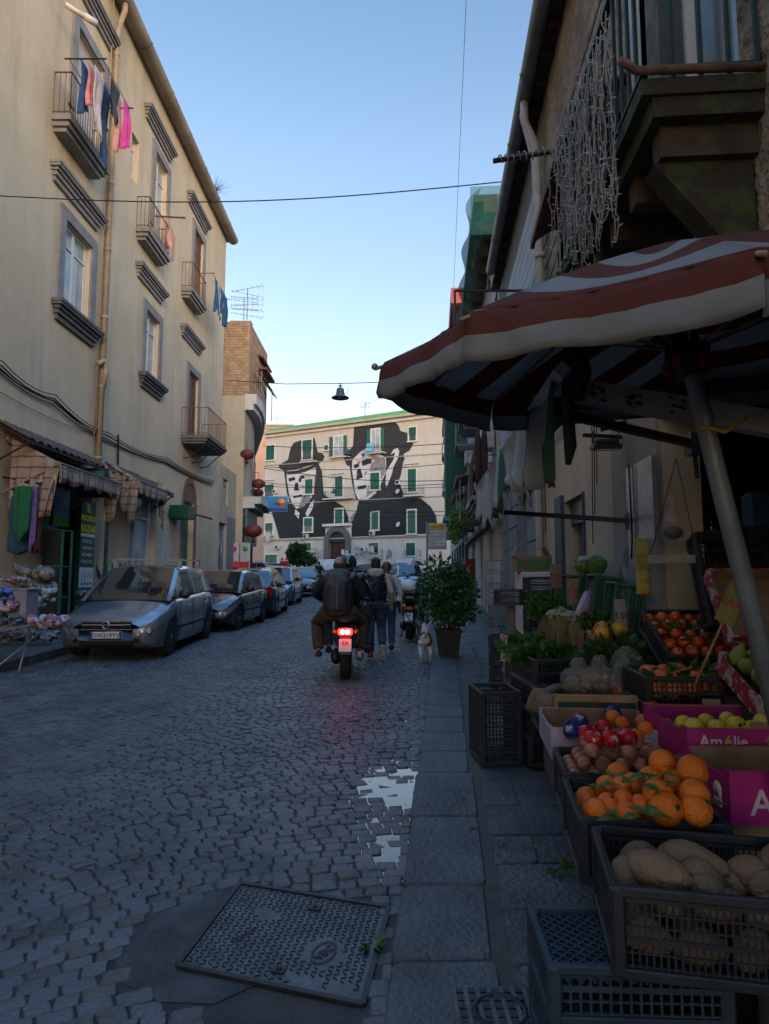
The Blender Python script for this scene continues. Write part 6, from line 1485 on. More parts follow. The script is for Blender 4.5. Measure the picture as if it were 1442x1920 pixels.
def leafy(m,c,rad,n,size,seed,flat=1,up=.3,fold=.25):
 r=random.Random(seed);c=Vector(c)
 for k in range(n):
  while True:
   p=Vector((r.uniform(-1,1),r.uniform(-1,1),r.uniform(-1,1)))
   if p.length<1:break
  q=Vector((p.x*rad[0],p.y*rad[1],p.z*rad[2]));d=(q.normalized()+Vector((r.uniform(-.7,.7),r.uniform(-.7,.7),r.uniform(-.5,.7)+up))).normalized();s=d.cross(Vector((r.uniform(-1,1),r.uniform(-1,1),r.uniform(-1,1)))).normalized();u=d.cross(s)
  L=size*r.uniform(.6,1.25);w=L*.27;b=c+q
  m.add([b,b+d*L*.45+s*w+u*w*fold,b+d*L*.45-s*w+u*w*fold,b+d*L-u*L*.12,b+d*L*.5-u*w*.1],[(0,1,4),(0,4,2),(1,3,4),(4,3,2)])
lfd=mat('dark_leaf',(.014,.05,.018),.5,scale=14,bump=.05,col2=(.035,.11,.03),spec=.4);lfl=mat('light_leaf',(.06,.16,.03),.55,scale=14,bump=.05,col2=(.14,.27,.06));lfm=mat('mid_leaf',(.03,.10,.025),.55,scale=14,bump=.05,col2=(.07,.19,.05))
orm=mat('orange_peel',(.6,.13,.01),.42,scale=5,bump=.5,bscale=130,col2=(.7,.21,.015));orm2=mat('deep_orange_peel',(.6,.10,.015),.42,scale=3,bump=.3,bscale=160,col2=(.7,.18,.02));onm=mat('onion_skin',(.28,.10,.07),.45,scale=6,bump=.2,col2=(.42,.2,.14));potm=mat('potato_skin',(.15,.1,.065),.95,scale=9,detail=10,bump=.8,bscale=45,col2=(.22,.15,.1));lemm=mat('lemon_peel',(.55,.45,.03),.45,scale=4,bump=.3,bscale=120,col2=(.62,.55,.08));tom=mat('red_fruit_skin',(.5,.05,.012),.25,scale=4,bump=.03,col2=(.6,.12,.02));stemm=mat('green_stem',(.03,.07,.015),.8);straw=mat('dry_onion_top',(.3,.2,.12),.9)
mag=mat('magenta_card',(.33,.012,.17),.6,scale=9,var=.1,bump=.05);card=mat('brown_card',(.2,.13,.08),.9,scale=9,bump=.1,col2=(.27,.19,.12));burl=mat('burlap',(.17,.12,.08),.95,scale=6,bump=.7,bscale=160,col2=(.25,.19,.13));plas=mat('clear_plastic',(.5,.52,.54),.12,alpha=.16,bump=.9,bscale=30,spec=1.0);navw=mat('navy_wrapper',(.01,.02,.19),.35,scale=22,bump=.4,bscale=40,lo=.56,hi=.6,col2=(.3,.3,.4));redw=mat('red_wrapper',(.4,.01,.02),.35,scale=22,bump=.4,bscale=40,lo=.58,hi=.62,col2=(.5,.4,.35))
def fruit(name,label,mt,r,kind='orange'):
 root=thing(name,label,'fruit');m=MB()
 if kind=='orange':m.ell((0,0,0),(r,r,r*.94),22,16)
 elif kind=='onion':m.lathe([(0,-r*.85),(r*.5,-r*.75),(r*.93,-r*.3),(r,.05*r),(r*.8,r*.5),(r*.35,r*.85),(r*.12,r*1.2),(r*.05,r*1.6),(0,r*1.62)],n=16)
 elif kind=='lemon':m.lathe([(0,-r*1.35),(r*.2,-r*1.2),(r*.75,-r*.8),(r,-r*.1),(r*.92,r*.5),(r*.5,r*1.05),(r*.15,r*1.3),(0,r*1.35)],n=16)
 elif kind=='wrapped':m.ell((0,0,0),(r,r,r*.95),20,14,wob=.02,seed=3);m.tube([(0,0,r*.85),(0,0,r*1.15)],[r*.2,r*.45],n=9)
 m.build('flesh',mt,root)
 if kind=='orange':
  m=MB();m.lathe([(0,r*.9),(.16*r,r*.93),(.2*r,r*.955),(0,r*.98)],n=6);m.build('stem_scar',stemm,root)
 if kind=='onion':
  m=MB();rr=random.Random(5)
  for k in range(6):a=rr.uniform(0,6.3);m.tube([(0,0,-r*.8),(math.cos(a)*r*.2,math.sin(a)*r*.2,-r*1.05)],.001,n=3)
  m.build('roots',straw,root)
 return root
PILE=random.Random(77)
ORD=('leftmost','second from left','third from left','fourth from left','fifth from left','sixth from left','seventh from left','eighth from left','ninth from left','tenth from left','eleventh from left','third from right','second from right','rightmost')
def pile(src,pts,label,group,first=True,jr=True,scv=.12):
 if len(pts)<=14:pts=sorted(pts,key=lambda p:p[0]/p[1])
 """pts: (x, y, z, scale)"""
 for i,(x,y,z,s)in enumerate(pts):
  rot=(PILE.uniform(0,6.3),PILE.uniform(-1,1),PILE.uniform(0,6.3))if jr else(0,0,PILE.uniform(0,6.3))
  o=src if(i==0 and first)else dup(src,(0,0,0),0)
  moved(o,(x,y,z),rot[2],rot[0]if jr else 0,rot[1]if jr else 0,s);o['label']=label if len(pts)>14 else ORD[i if i<len(pts)-1 or i==0 else 13]+' of its group, '+label;o['group']=group
def inbox(cx,cy,rz,w,d,n,z,r,seed,layers=2,dz=None):
 rr=random.Random(seed);out=[];c,s=math.cos(rz),math.sin(rz)
 nx=max(1,int(w/(2*r)));ny=max(1,int(d/(2*r)))
 for l in range(layers):
  for i in range(nx-l):
   for j in range(ny-l):
    u=-w/2+r+(w-2*r)*(i+.5*l)/max(1,nx-1)+rr.uniform(-.1,.1)*r;v=-d/2+r+(d-2*r)*(j+.5*l)/max(1,ny-1)+rr.uniform(-.1,.1)*r
    out.append((cx+u*c-v*s,cy+u*s+v*c,z+l*r*1.35+rr.uniform(-.12,.12)*r,rr.uniform(.88,1.1)))
 rr.shuffle(out);return out[:n]
GB='black crates of the fruit stall'
# ---- nearest: potato crate and the blue-grey crates that carry it
pc=crate('produce_crate','large black crate of big potatoes nearest the camera',.62,.44,.235,crk,sp=.018,th=.007);moved(pc,(.965,1.985,.487),-.2)
lc=crate('milk_crate','upper blue-grey crate with a diamond-lattice top left of the potato crate',.5,.33,.16,crb,topgrid=True);moved(lc,(.715,2.05,.324),-.04)
dup(lc,(.72,2.055,.16),-.02,'lower blue-grey crate under the one with the lattice top',None)
dup(pc,(1.33,2.02,.155),-.1,'blue-grey lower crate in the bottom right corner under the potatoes',None,sc=(.95,.9,1.38))
# posts of the stall table behind those crates
tr=thing('display_trestle','low dark trestle shelf carrying the orange and onion crates','trestle',(1.2,3,.2))
m=MB();m.box((1.42,3.05,.465),(.98,1.7,.03),(0,0,-.15));m.build('shelf',woodd,tr)
for x,y in((.8,2.34),(1.12,3.75),(1.7,2.25),(1.95,3.75)):m=MB();m.box((x,y,.32),(.045,.045,.3));m.build('leg',metalg,tr)
oc=crate('produce_crate','black crate full of leafy oranges behind the potatoes',.5,.46,.23,crk);moved(oc,(.965,2.53,.49),-.15)
nc=crate('produce_crate','black crate of pink-brown onions behind the oranges',.5,.42,.23,crk);moved(nc,(1.045,2.985,.5),-.15)
# oranges by where they lie in the photograph
op=fruit('orange','large orange in the black crate',orm,.05)
big=[(915,405,.83,1.12),(1062,440,.85,1.15),(1068,555,.80,1.05),(888,555,.79,1.06),(927,628,.76,1.16),(1078,635,.76,1.1),(690,460,.77,.95),(635,525,.75,.95),(770,510,.765,.95),(980,500,.78,1.0),(850,480,.78,.95)]
sml=[(703,517,.77,.72),(715,585,.755,.76),(800,605,.75,.7),(640,605,.745,.8),(585,635,.73,.8),(735,640,.735,.8),(960,520,.76,.7)]
pts=[]
for x,y,z,s in big:p=atZ(900+x*.376,1280+y*.376,z);pts.append((p.x,p.y,p.z,s))
pile(op,pts,'large orange heaped behind the potatoes','large oranges in the near crate')
ms=fruit('mandarin','small mandarin among the large oranges',orm2,.05)
pts=[]
for x,y,z,s in sml:p=atZ(900+x*.376,1280+y*.376,z);pts.append((p.x,p.y,p.z,s))
pile(ms,pts,'small mandarin among the large oranges','mandarins in the near crate')
und=inbox(.965,2.53,-.15,.42,.38,26,.66,.045,4,1)
pile(op,und,'large orange in the lower layer of the near crate','lower oranges in the near crate',first=False)
m=MB();r=random.Random(4)
for(x,y,z)in((560,520,.78),(640,480,.78),(800,500,.83),(880,460,.83),(990,500,.83),(700,680,.77),(850,665,.77),(950,380,.8),(550,460,.75),(1000,440,.82),(1120,600,.75)):
 p=atZ(900+x*.376,1280+y*.376,z)
 for k in range(3):
  a=r.uniform(0,6.3);d=Vector((math.cos(a),math.sin(a)*.6,r.uniform(-.1,.35))).normalized();s=d.cross(Vector((0,0,1))).normalized();L=r.uniform(.07,.115);w=L*.3;b=p
  m.add([b,b+d*L*.5+s*w+Vector((0,0,.005)),b+d*L*.5-s*w+Vector((0,0,.005)),b+d*L-Vector((0,0,.012)),b+d*L*.5],[(0,1,4),(0,4,2),(1,3,4),(4,3,2)])
o=m.build('orange_leaves',lfm);tag(o,'fresh green citrus leaves scattered over the oranges','leaves');o['kind']='stuff'
on=fruit('onion','onion',onm,.034,'onion')
pile(on,inbox(1.045,2.985,-.15,.46,.38,46,.7,.033,8,3),'pink-brown onion in the crate behind the oranges','onions in the black crate')
m=MB();r=random.Random(6)
for k in range(130):
 c=Vector((1.06+r.uniform(-.2,.2),2.98+r.uniform(-.17,.17),.775+r.uniform(-.01,.02)));d=Vector((r.uniform(-1,1),r.uniform(-1,1),r.uniform(-.1,.3))).normalized()*r.uniform(.03,.08);m.tube([c-d*.5,c+Vector((0,0,.01)),c+d*.5],.0013,n=3)
o=m.build('onion_tops',straw);tag(o,'tangle of dry straw-coloured onion tops over the onions','onion tops');o['kind']='stuff'
# potatoes
potr=random.Random(21)
def potato(pt,L,rz,bend=.15,sc=1,lab=None,tilt=0):
 m=MB();m.s=True;k=9;pts=[];rs=[]
 for i in range(k):t=i/(k-1);pts.append(((t-.5)*L,bend*L*math.sin(math.pi*t),.01*math.sin(t*5)));rs.append(max(.004,.052*sc*(math.sin(math.pi*(.04+.92*t))**.5)*(1+.07*math.sin(t*7+L*30))))
 m.tube(pts,rs,n=18);o=m.build('potato',potm);tag(o,lab,'potato');moved(o,pt,rz,tilt);return o
c0=[(1238,1626,.715,.2,2.1,.22,1.0,'big curved kidney-shaped potato on top of the front crate'),(1298,1618,.70,.2,-.35,.06,.95,'broad smooth potato lying behind the curved one'),(1180,1645,.67,.13,.9,.05,.95,'rounded potato at the left corner of the crate'),(1315,1652,.68,.14,.1,.05,.95,'oval potato in front of the broad one'),(1410,1645,.68,.13,-.5,.05,.95,'oval potato toward the right of the crate'),(1372,1650,.66,.11,-.6,0,.7,'small potato between two oval ones'),(1205,1610,.66,.15,.2,0,.85,'round potato half hidden at the back left'),(1325,1668,.675,.09,0,0,.75,'small potato at the front rim'),(1440,1665,.67,.12,.3,0,.8,'pale potato at the right front edge'),(1470,1620,.68,.16,.3,0,1,'potato just past the right edge of view')]
for x,y,z,L,rz,bd,sc,lb in c0:
 p=atZ(x,y,z);potato(p,L,rz,bd,sc,lb)
for k,(x,y,z,s)in enumerate(inbox(.965,1.985,-.2,.52,.36,30,.54,.06,12,2)):o=potato((x,y,z),.14,potr.uniform(0,6),.05,.85,'potato in the lower layers of the front crate');o['group']='lower potatoes in the front crate'
# ---- magenta boxes
def carton(name,label,w,d,h,mt,inner,cx,cy,cz,rz,texts=(),tab=True,group=None,rx=0,wall=.012):
 root=thing(name,label,'fruit box',(0,0,0),group);m=MB()
 for sy in(-1,1):m.box((0,sy*(d/2-wall/2),h/2),(w,wall,h))
 for sx in(-1,1):m.box((sx*(w/2-wall/2),0,h*.43),(wall,d-2*wall,h*.86));m.box((sx*(w/2-wall/2),d*.42,h*.93),(wall,.1*d,h*.14));m.box((sx*(w/2-wall/2),-d*.42,h*.93),(wall,.1*d,h*.14))
 m.build('walls',mt,root)
 m=MB();m.box((0,0,.006),(w-.03,d-.03,.01))
 for sy in(-1,1):m.box((0,sy*(d/2-wall-.003),h/2),(w-.03,.004,h*.97))
 for sx in(-1,1):m.box((sx*(w/2-wall-.003),0,h*.43),(.004,d-.05,h*.84))
 m.build('inner_card',inner,root)
 if tab:
  m=MB()
  for sx in(-1,1):m.box((sx*w*.02,-d/2+.006,h+.012),(.09,.014,.03),bev=.004);break
  m.box((w*.02,d/2-.006,h+.012),(.09,.014,.03),bev=.004);m.build('tab',card,root)
 for(tx,size,mtt,pos,xd,up)in texts:textmesh(tx,size,mtt,root,pos,xd,up,.0008,align='LEFT',name='lettering',bold=.0012)
 moved(root,(cx,cy,cz),rz,rx);return root
tw=mat('card_print_white',(.5,.48,.52),.6,bump=0,var=.05);tg=mat('card_print_green',(.25,.45,.05),.6,bump=0)
def badge(root,x,y,z,mt,r=.016):
 m=MB();m.lathe([(0,0),(r*.3,0),(r*.3,.002)],(x,y,z),8,(0,-1,0))
 for k in range(6):a=k*math.pi/3;m.lathe([(0,0),(r*.42,0),(r*.42,.002)],(x+math.cos(a)*r,y,z+math.sin(a)*r),8,(0,-1,0))
 m.build('flower_badge',mt,root)
wA,dA,hA=.62,.38,.19
A_=carton('fruit_box','magenta cardboard box with a large white A, empty and nearest the camera',wA,dA,hA,mag,card,1.27+wA/2,2.43+dA/2,.655,-.02,[('Amélie',.13,tw,(-wA/2+.07,-dA/2-.002,.075),(1,0,0),(0,0,1))],tab=False)
m=MB();m.lathe([(0,0),(.03,0),(.03,.003)],(-wA/2-.001,-.1,.1),14,(-1,0,0));m.box((-wA/2-.002,-.1,.06),(.003,.05,.04));m.build('white_apple_print',tw,A_)
B_=carton('fruit_box','magenta cardboard box lettered Amélie holding yellow-green apples',.66,.54,.15,mag,card,1.32+.33,2.83+.27,.755,-.05,[('Am',.068,tw,(-.28,-.272,.095),(1,0,0),(0,0,1)),('é',.068,tg,(-.175,-.272,.095),(1,0,0),(0,0,1)),('lie',.068,tw,(-.138,-.272,.095),(1,0,0),(0,0,1)),('Am',.068,tw,(-.27,.256,.105),(1,0,0),(0,0,1)),('é',.068,tg,(-.165,.256,.105),(1,0,0),(0,0,1)),('lie',.068,tw,(-.128,.256,.105),(1,0,0),(0,0,1))])
for sx,mt in((.02,tg),(.08,tw)):badge(B_,sx,-.272,.1,mt);badge(B_,sx-.02,.254,.11,mt)
m=MB();m.box((0,.253,.105),(.62,.003,.075));m.build('printed_inner_flap',mag,B_)
m=MB();m.box((1.65,3.1,.70),(.62,.5,.1),(0,0,-.05));o=m.build('support_box',card);tag(o,'plain brown carton propping up the magenta apple box','box')
m=MB();m.box((1.58,2.64,.57),(.6,.36,.16),(0,0,-.02));o=m.build('support_box',card);tag(o,'plain brown carton propping up the empty magenta box','box')
le=fruit('apple','yellow-green apple',lemm,.042,'orange')
pts=[(*atZ(px,py,.875),s)for px,py,s in((1283,1358,1),(1303,1366,1.15),(1345,1366,1.0),(1382,1362,1.1),(1410,1368,1),(1325,1352,.9),(1365,1350,.95),(1430,1355,1))]
pile(le,pts,'yellow-green apple in the magenta box','apples in the magenta box')
# ---- citrus carton with its printed end board
wcm=mat('lilac_card',(.3,.27,.38),.7);C_=carton('fruit_box','lilac-white carton of oranges and paper-wrapped citrus',.54,.5,.15,wcm,card,1.12,3.47,.665,-.12,[],tab=False)
m=MB();m.box((1.12,3.47,.575),(.5,.48,.17),(0,0,-.12));o=m.build('support_crate',woodd);tag(o,'dark wooden box under the lilac citrus carton','box')
eb=thing('printed_end_board','dark printed board lettered CJAPI in red behind the wrapped citrus','box board',(1.12,3.72,.8));c=atY(1118,1330,3.74)
m=MB();m.box((c.x,3.745,c.z+.005),(.46,.02,.15),(0,0,-.1),bev=.003);m.build('frame',woodl,eb)
m=MB();m.box((c.x,3.732,c.z-.01),(.43,.008,.1),(0,0,-.1));m.build('printed_face',mat('print_dark_green',(.012,.04,.025),.6),eb)
textmesh('CJAPI',.075,mat('print_red',(.4,.02,.02),.6,bump=0),eb,(c.x-.06,3.722,c.z-.015),(1,-.1,0),(0,0,1),bold=.003)
oc2=[(1222,1327,1.0),(1222,1348,1.0),(1205,1352,.9),(1237,1352,1.05),(1150,1345,.95),(1212,1368,.95),(1250,1362,.95),(1168,1357,.85),(1230,1312,.95),(1262,1368,.8),(1115,1382,.7),(1195,1378,.8),(1243,1340,.9)]
pile(op,[(*atZ(px,py,.84 if py<1345 else.81),s*.85)for px,py,s in oc2],'orange beside the paper-wrapped citrus','oranges in the lilac carton',first=False)
nw=fruit('wrapped_citrus','navy wrapped citrus',navw,.042,'wrapped');pile(nw,[(*atZ(px,py,.825),1)for px,py in((1088,1353),(1150,1337),(1072,1370))],'citrus fruit wrapped in printed navy-blue paper','navy wrapped citrus')
rw=fruit('wrapped_citrus','red wrapped citrus',redw,.042,'wrapped');pile(rw,[(*atZ(px,py,.82),1)for px,py in((1112,1387),(1133,1366),(1145,1386),(1178,1383),(1100,1376))],'citrus fruit wrapped in printed red paper','red wrapped citrus')
# ---- burlap lined crate with bagged potatoes
bc=crate('produce_crate','black crate lined with burlap holding bagged potatoes',.6,.5,.24,crk);moved(bc,(1.28,4.2,.58),-.1)
m=MB();r=random.Random(14)
def bur(u,v):a=2*math.pi*u;rr_=(.29+.03*math.sin(a*5))*(1+.14*math.sin(a*3+1));z=.80+.05*math.sin(v*3.1)-.11*v*v+.012*math.sin(a*7);q=.8+.32*v;return(1.27+math.cos(a)*rr_*q*1.05,4.15+math.sin(a)*rr_*q*.85,z)
m.grid(bur,60,8);tag(m.build('burlap_lining',burl,thick=.008),'rumpled burlap sacking folded over the crate rim beside the plastic bags','sack')
m=MB();m.s=True
for q in range(2):m.tube([(1.02+.02*q,3.85+.12*q,.82-.02*q),(.99,3.9+.12*q,.80),(.96+.02*q,3.92+.12*q,.7)],[.05,.065,.04],n=12)
tag(m.build('burlap_roll',burl),'rolled brown burlap hanging over the left crate corner','sack')
for i,(px,py,lb,cc)in enumerate(((1085,1275,'clear plastic bag of pale potatoes on the burlap, left one',potm),(1125,1270,'clear plastic bag with a tall twisted neck on the burlap',potm),(1165,1285,'red net bag of carrots or peppers beside the plastic bags',tom))):
 c=atY(px,py,4.1+.05*i);t=thing('produce_bag',lb,'bag',c);m=MB()
 m.grid(lambda u,v:(c.x+math.cos(u*6.283)*(.11*math.sin(.5+v*2.5)+.01*math.sin(u*40))*(1 if v<.7 else.5+.5*(v-.7)*4),c.y+math.sin(u*6.283)*.1*math.sin(.5+v*2.5),c.z-.1+v*.24),36,14);m.build('film',plas,t)
 m=MB();rr_=random.Random(i)
 for k in range(12):m.ell((c.x+rr_.uniform(-.06,.06),c.y+rr_.uniform(-.05,.05),c.z-.07+rr_.uniform(0,.07)),(.035,.028,.026),10,7,(rr_.random(),0,rr_.random()*3))
 m.build('contents',cc,t)
 # ---- lettuce crates on black stacks along the kerb side
stack0=crate('produce_crate','x',.42,.6,.2,crk)
lab=['bottom','second','third','top'];sx_=[(1.22,4.98,.06),(1.28,5.66,-.06),(1.36,6.34,-.08)];nm=['nearest','middle','farthest']
first=True
for i,(x,y,rz)in enumerate(sx_):
 for k in range(3+(1 if i==0 else 0)):
  z=pvz(y)+.02+k*.195*(1 if i else.95);lb='%s black crate of the %s stack under the leafy greens'%(lab[k],nm[i])
  if first:moved(stack0,(x,y,z),rz);stack0['label']=lb;stack0['group']=GB;first=False
  else:dup(stack0,(x+.01*k,y-.01*k,z),rz+.02*(k%2),lb,GB)
for i,(x,y,z,mt,rad,lb,sz,n)in enumerate(((1.24,4.97,.98,lfd,(.2,.27,.06),'dark green leafy heads heaped on the nearest crate stack',.12,330),(1.3,5.65,.9,lfl,(.2,.27,.07),'pale green curly lettuce heads on the middle crate stack',.1,420),(1.38,6.35,.92,lfm,(.2,.27,.05),'flat dark chard leaves on the farthest crate stack',.15,260),(1.62,4.9,.92,lfd,(.2,.25,.07),'dark salad leaves spilling right of the nearest stack',.11,300),(1.6,5.5,.95,lfm,(.2,.25,.07),'loose green chicory bunches beside the curly lettuce',.12,300))):
 m=MB();leafy(m,(x,y,z-.06),rad,n,sz,40+i,up=.6);tag(m.build('leafy_greens',mt,thick=0),lb,'vegetables')
ec=crate('produce_crate','empty black crate standing on its end alone on the pavement',.3,.42,.52,crk);moved(ec,(.83,4.95,pvz(4.9)+.01),.08);ec['group']=GB
for k in range(3):dup(stack0,(1.42,7.75,pvz(7.7)+.02+.2*k),-.06,'%s crate of the low stack far along the pavement edge'%lab[k],GB,sc=(.75,.6,1))
pr_=thing('price_sign','small red and white price sign fixed on the left crate stack','price sign',(1.12,5.3,.9));m=MB();c=atY(945,1215,6.3);m.box(c,(.015,.2,.26),(0,0,.1));m.build('card',mat('sign_red_paint',(.32,.03,.03),.7,scale=20,lo=.45,hi=.5,col2=(.4,.36,.34)),pr_)
m=MB();m.tube([c-Vector((0,0,.13)),c-Vector((0,0,.4))],.008);m.build('stick',woodl,pr_)
# ---- upper display against the wall: burlap-fronted wooden trays
ut=thing('upper_display','raised wooden display shelf with burlap front against the ochre wall','shelf',(1.85,5.8,.3))
m=MB();m.box((1.9,5.9,1.0),(.62,2.2,.03),(0,0,-.075));m.box((1.62,5.88,1.06),(.02,2.2,.14),(0,0,-.075));m.build('tray',woodl,ut)
for x,y in((1.68,4.95),(1.8,6.9)):m=MB();m.box((x,y,.6),(.05,.05,.85));m.build('leg',woodd,ut)
m=MB();m.grid(lambda u,v:(1.575+.075*(4.9+2.1*u-5.88)+.015*math.sin(u*34)-.02*v,4.9+2.1*u,1.15-.32*v*(1+.15*math.sin(u*15))),60,4);m.build('burlap_front',burl,ut,thick=.008)
caul=mat('cauliflower_curd',(.42,.40,.30),.9,scale=30,bump=.9,bscale=60)
def cauliflower(label,c,r,seed,mt=caul):
 t=thing('cauliflower',label,'vegetable',c);c=Vector(c);m=MB();rr_=random.Random(seed)
 for k in range(34):
  a=rr_.uniform(0,6.3);e=rr_.uniform(.1,1.5);d=Vector((math.cos(a)*math.cos(e),math.sin(a)*math.cos(e),math.sin(e)));m.ell(c+d*r*.7,(r*.3,r*.3,r*.28),8,6)
 m.ell(c,(r*.8,r*.8,r*.7),12,8);m.build('curd',mt,t)
 m=MB();
 for k in range(11):
  a=k*.58;d=Vector((math.cos(a),math.sin(a),0));s=Vector((-d.y,d.x,0));m.grid(lambda u,v:c+d*(r*(.55+.6*v-.25*v*v))+s*((u-.5)*r*.9*math.sin(.4+v*2.3))+Vector((0,0,-r*.7+v*r*1.2+.1*r*math.sin(u*9))),5,6)
 m.build('outer_leaves',lfl,t);return t
cauliflower('white cauliflower at the left end of the upper display',(1.67,6.35,1.13),.11,1);cauliflower('second white cauliflower in front of the herb bunch',(1.72,6.0,1.14),.105,2);cauliflower('small cauliflower behind the other two',(1.8,6.62,1.16),.095,3)
gcb=mat('green_curd',(.16,.24,.08),.9,scale=30,bump=.9,bscale=60)
cauliflower('greenish cauliflower on top of the green crates',(2.06,6.25,1.66),.11,5,gcb);cauliflower('pale cauliflower on the green crates, left of the greenish one',(2.04,6.55,1.66),.11,6)
m=MB();leafy(m,(1.72,6.85,1.2),(.18,.22,.14),420,.1,60,up=.5);tag(m.build('herb_bunch',lfm),'big bushy bunch of green herbs at the far end of the upper display','vegetables')
m=MB();leafy(m,(1.8,5.35,1.12),(.2,.3,.1),420,.09,61,up=.5);tag(m.build('herb_bunch',lfd),'dark parsley heap in the middle of the upper display','vegetables')
m=MB();leafy(m,(1.75,4.7,.98),(.3,.2,.1),360,.1,66,up=.5);tag(m.build('herb_bunch',lfd),'dark greens below the peppers on the near end','vegetables')
pepm=mat('yellow_pepper_skin',(.5,.22,.02),.22,scale=4,bump=.03,col2=(.55,.32,.03));pz_=thing('bell_pepper','yellow bell pepper','vegetable');m=MB()
vs_=[];m.lathe([(0,-.05),(.03,-.055),(.045,-.03),(.05,.01),(.045,.04),(.02,.05),(0,.04)],n=20,wob=.12);m.build('flesh',pepm,pz_);m=MB();m.tube([(0,0,.04),(.005,0,.07)],.007,n=6);m.build('stalk',stemm,pz_)
pile(pz_,[(1.68+.11*(k%3)+.02*(k%2),5.0+.085*(k//2),1.11+.04*(k%2),1.1)for k in range(11)],'yellow-orange bell pepper on the upper display','yellow peppers',jr=True)
ft=thing('wrapped_bouquet','pink bunch in shiny clear plastic wrap lying across the upper display','wrapped bunch',(1.75,5.7,1.2));a,b=Vector((1.66,5.55,1.12)),Vector((1.98,6.1,1.5));m=MB();m.s=True
m.tube([a,a.lerp(b,.3),a.lerp(b,.65),b],[.075,.07,.06,.03],n=16);m.build('film',mat('shiny_wrap',(.55,.35,.42),.1,alpha=.55,bump=.7,bscale=25,spec=1),ft);m=MB();m.tube([a,a.lerp(b,.4),a.lerp(b,.9)],[.06,.055,.03],n=12);m.build('contents',mat('pink_red_contents',(.4,.02,.08),.5,scale=20,lo=.5,hi=.6,col2=(.6,.5,.5)),ft)
gc=crate('produce_crate','x',.5,.4,.3,crg)
for k,(x,y,z,lb)in enumerate(((2.03,6.9,1.42,'leftmost green crate standing on end behind the cauliflowers'),(2.0,6.35,1.42,'second green crate standing on end behind the vegetables'),(1.96,5.75,1.42,'third green crate behind the wrapped pink bunch'),(1.92,5.15,1.36,'nearest green crate standing on end beside the yellow peppers'))):
 o=gc if k==0 else dup(gc,(0,0,0));moved(o,(x+.1,y,z-.08),-.075,0,-1.42,.8);o['label']=lb;o['group']='green crates on end'
def pricecard(px,py,Y,w,h,lb,mt,txt,tm,rz=0,tilt=0,stick=.25):
 c=atY(px,py,Y);t=thing('price_card',lb,'price sign',c);m=MB();Mx=Euler((0,tilt,rz)).to_matrix();m.box(c,(w,.006,h),Mx);m.build('card',mt,t)
 if txt:textmesh(txt,h*.3,tm,t,c+Mx@Vector((0,-.005,0)),Mx@Vector((1,0,0)),Mx@Vector((0,0,1)),.0006)
 if stick:m=MB();m.tube([c-Mx@Vector((0,-.006,h/2-.02)),c-Mx@Vector((0,-.006,h/2+stick))],.006,n=6);m.build('stick',woodl,t)
cy_=mat('card_yellow',(.24,.22,.08),.8,scale=14,var=.15);cw=mat('card_white',(.3,.3,.3),.8,scale=14,var=.2);cr_=mat('print_red',(.4,.02,.02),.6);cgn=mat('print_green_ink',(.05,.18,.08),.6)
pricecard(1055,1187,5.4,.12,.24,'yellow price card hanging on the left of the burlap front',cy_,'1.50',cgn,.5);pricecard(1078,1197,5.1,.1,.24,'yellow price card hanging right of another on the burlap front',cy_,'2.00',cr_,.5)
pricecard(1165,1155,5.0,.11,.26,'grey-white price card standing among the peppers',cw,'3.00',blktxt,.2);pricecard(1172,1125,5.1,.06,.2,'narrow pale price card behind the pepper card',cw,'',blktxt,.2);pricecard(1042,1080,6.9,.14,.26,'red-printed price card standing above the herb bunch',mat('card_pinkish',(.3,.2,.18),.8,scale=20),'1.00',cr_,.3)
pricecard(1075,1110,6.2,.14,.26,'faded red price card in front of the leftmost green crate',mat('card_pinkish',(0,0,0)),'1.20',cr_,.2)
pricecard(1372,1132,3.4,.1,.22,'tilted pale price card with red and green writing above the red fruit',cy_,'KAKI',cr_,-.1,.45,.35)
pricecard(1212,1062,4.9,.16,.42,'tall yellow notice with red capital lettering by the shop door',mat('notice_yellow',(.4,.36,.08),.8),'',cr_,0,0,0)
c=atY(1214,1075,4.88)
for k,(tx,mt)in enumerate((('OGGI',cgn),('SOLO',cgn),('CESTI',cr_),('DOLCI',cr_))):textmesh(tx,.05,mt,None,c+Vector((0,-.02,.13-.095*k)),(1,0,0),(0,0,1),.0006,top=('%s line of %s capital letters on the tall yellow notice'%(('first','second','third','fourth')[k],'green' if k<2 else 'red'),'lettering'))
# ---- mandarins, red fruit, pears in tilted crates toward the shop
mc=crate('produce_crate','black crate of leafy mandarins behind the magenta apple box',.6,.46,.18,crk);moved(mc,(1.76,3.8,.83),-.08)
m=MB();m.box((1.76,3.8,.66),(.55,.42,.33),(0,0,-.08));o=m.build('support_box',woodd);tag(o,'dark box carrying the crate of leafy mandarins','box')
pile(ms,inbox(1.76,3.8,-.08,.54,.4,30,.93,.04,31,2),'small leafy mandarin in the crate behind the magenta boxes','mandarins in the back crate',first=False)
m=MB();leafy(m,(1.74,3.8,1.0),(.26,.19,.03),60,.09,62,up=.1);o=m.build('mandarin_leaves',lfd);tag(o,'dark glossy leaves lying between the back mandarins','leaves');o['kind']='stuff'
tc=crate('produce_crate','black tilted crate of shiny red-orange fruit against the shop',.5,.62,.16,crk);moved(tc,(2.05,4.35,1.05),-.1,.42)
rf=fruit('persimmon','red-orange fruit',tom,.045,'orange');rr_=random.Random(3);pts=[]
for i in range(5):
 for j in range(5):
  u,v=-.19+.095*i,-.24+.12*j;pts.append((2.05+u,4.35+v*.9,1.05+.12+v*.4+rr_.uniform(-.01,.01),rr_.uniform(.85,1.05)))
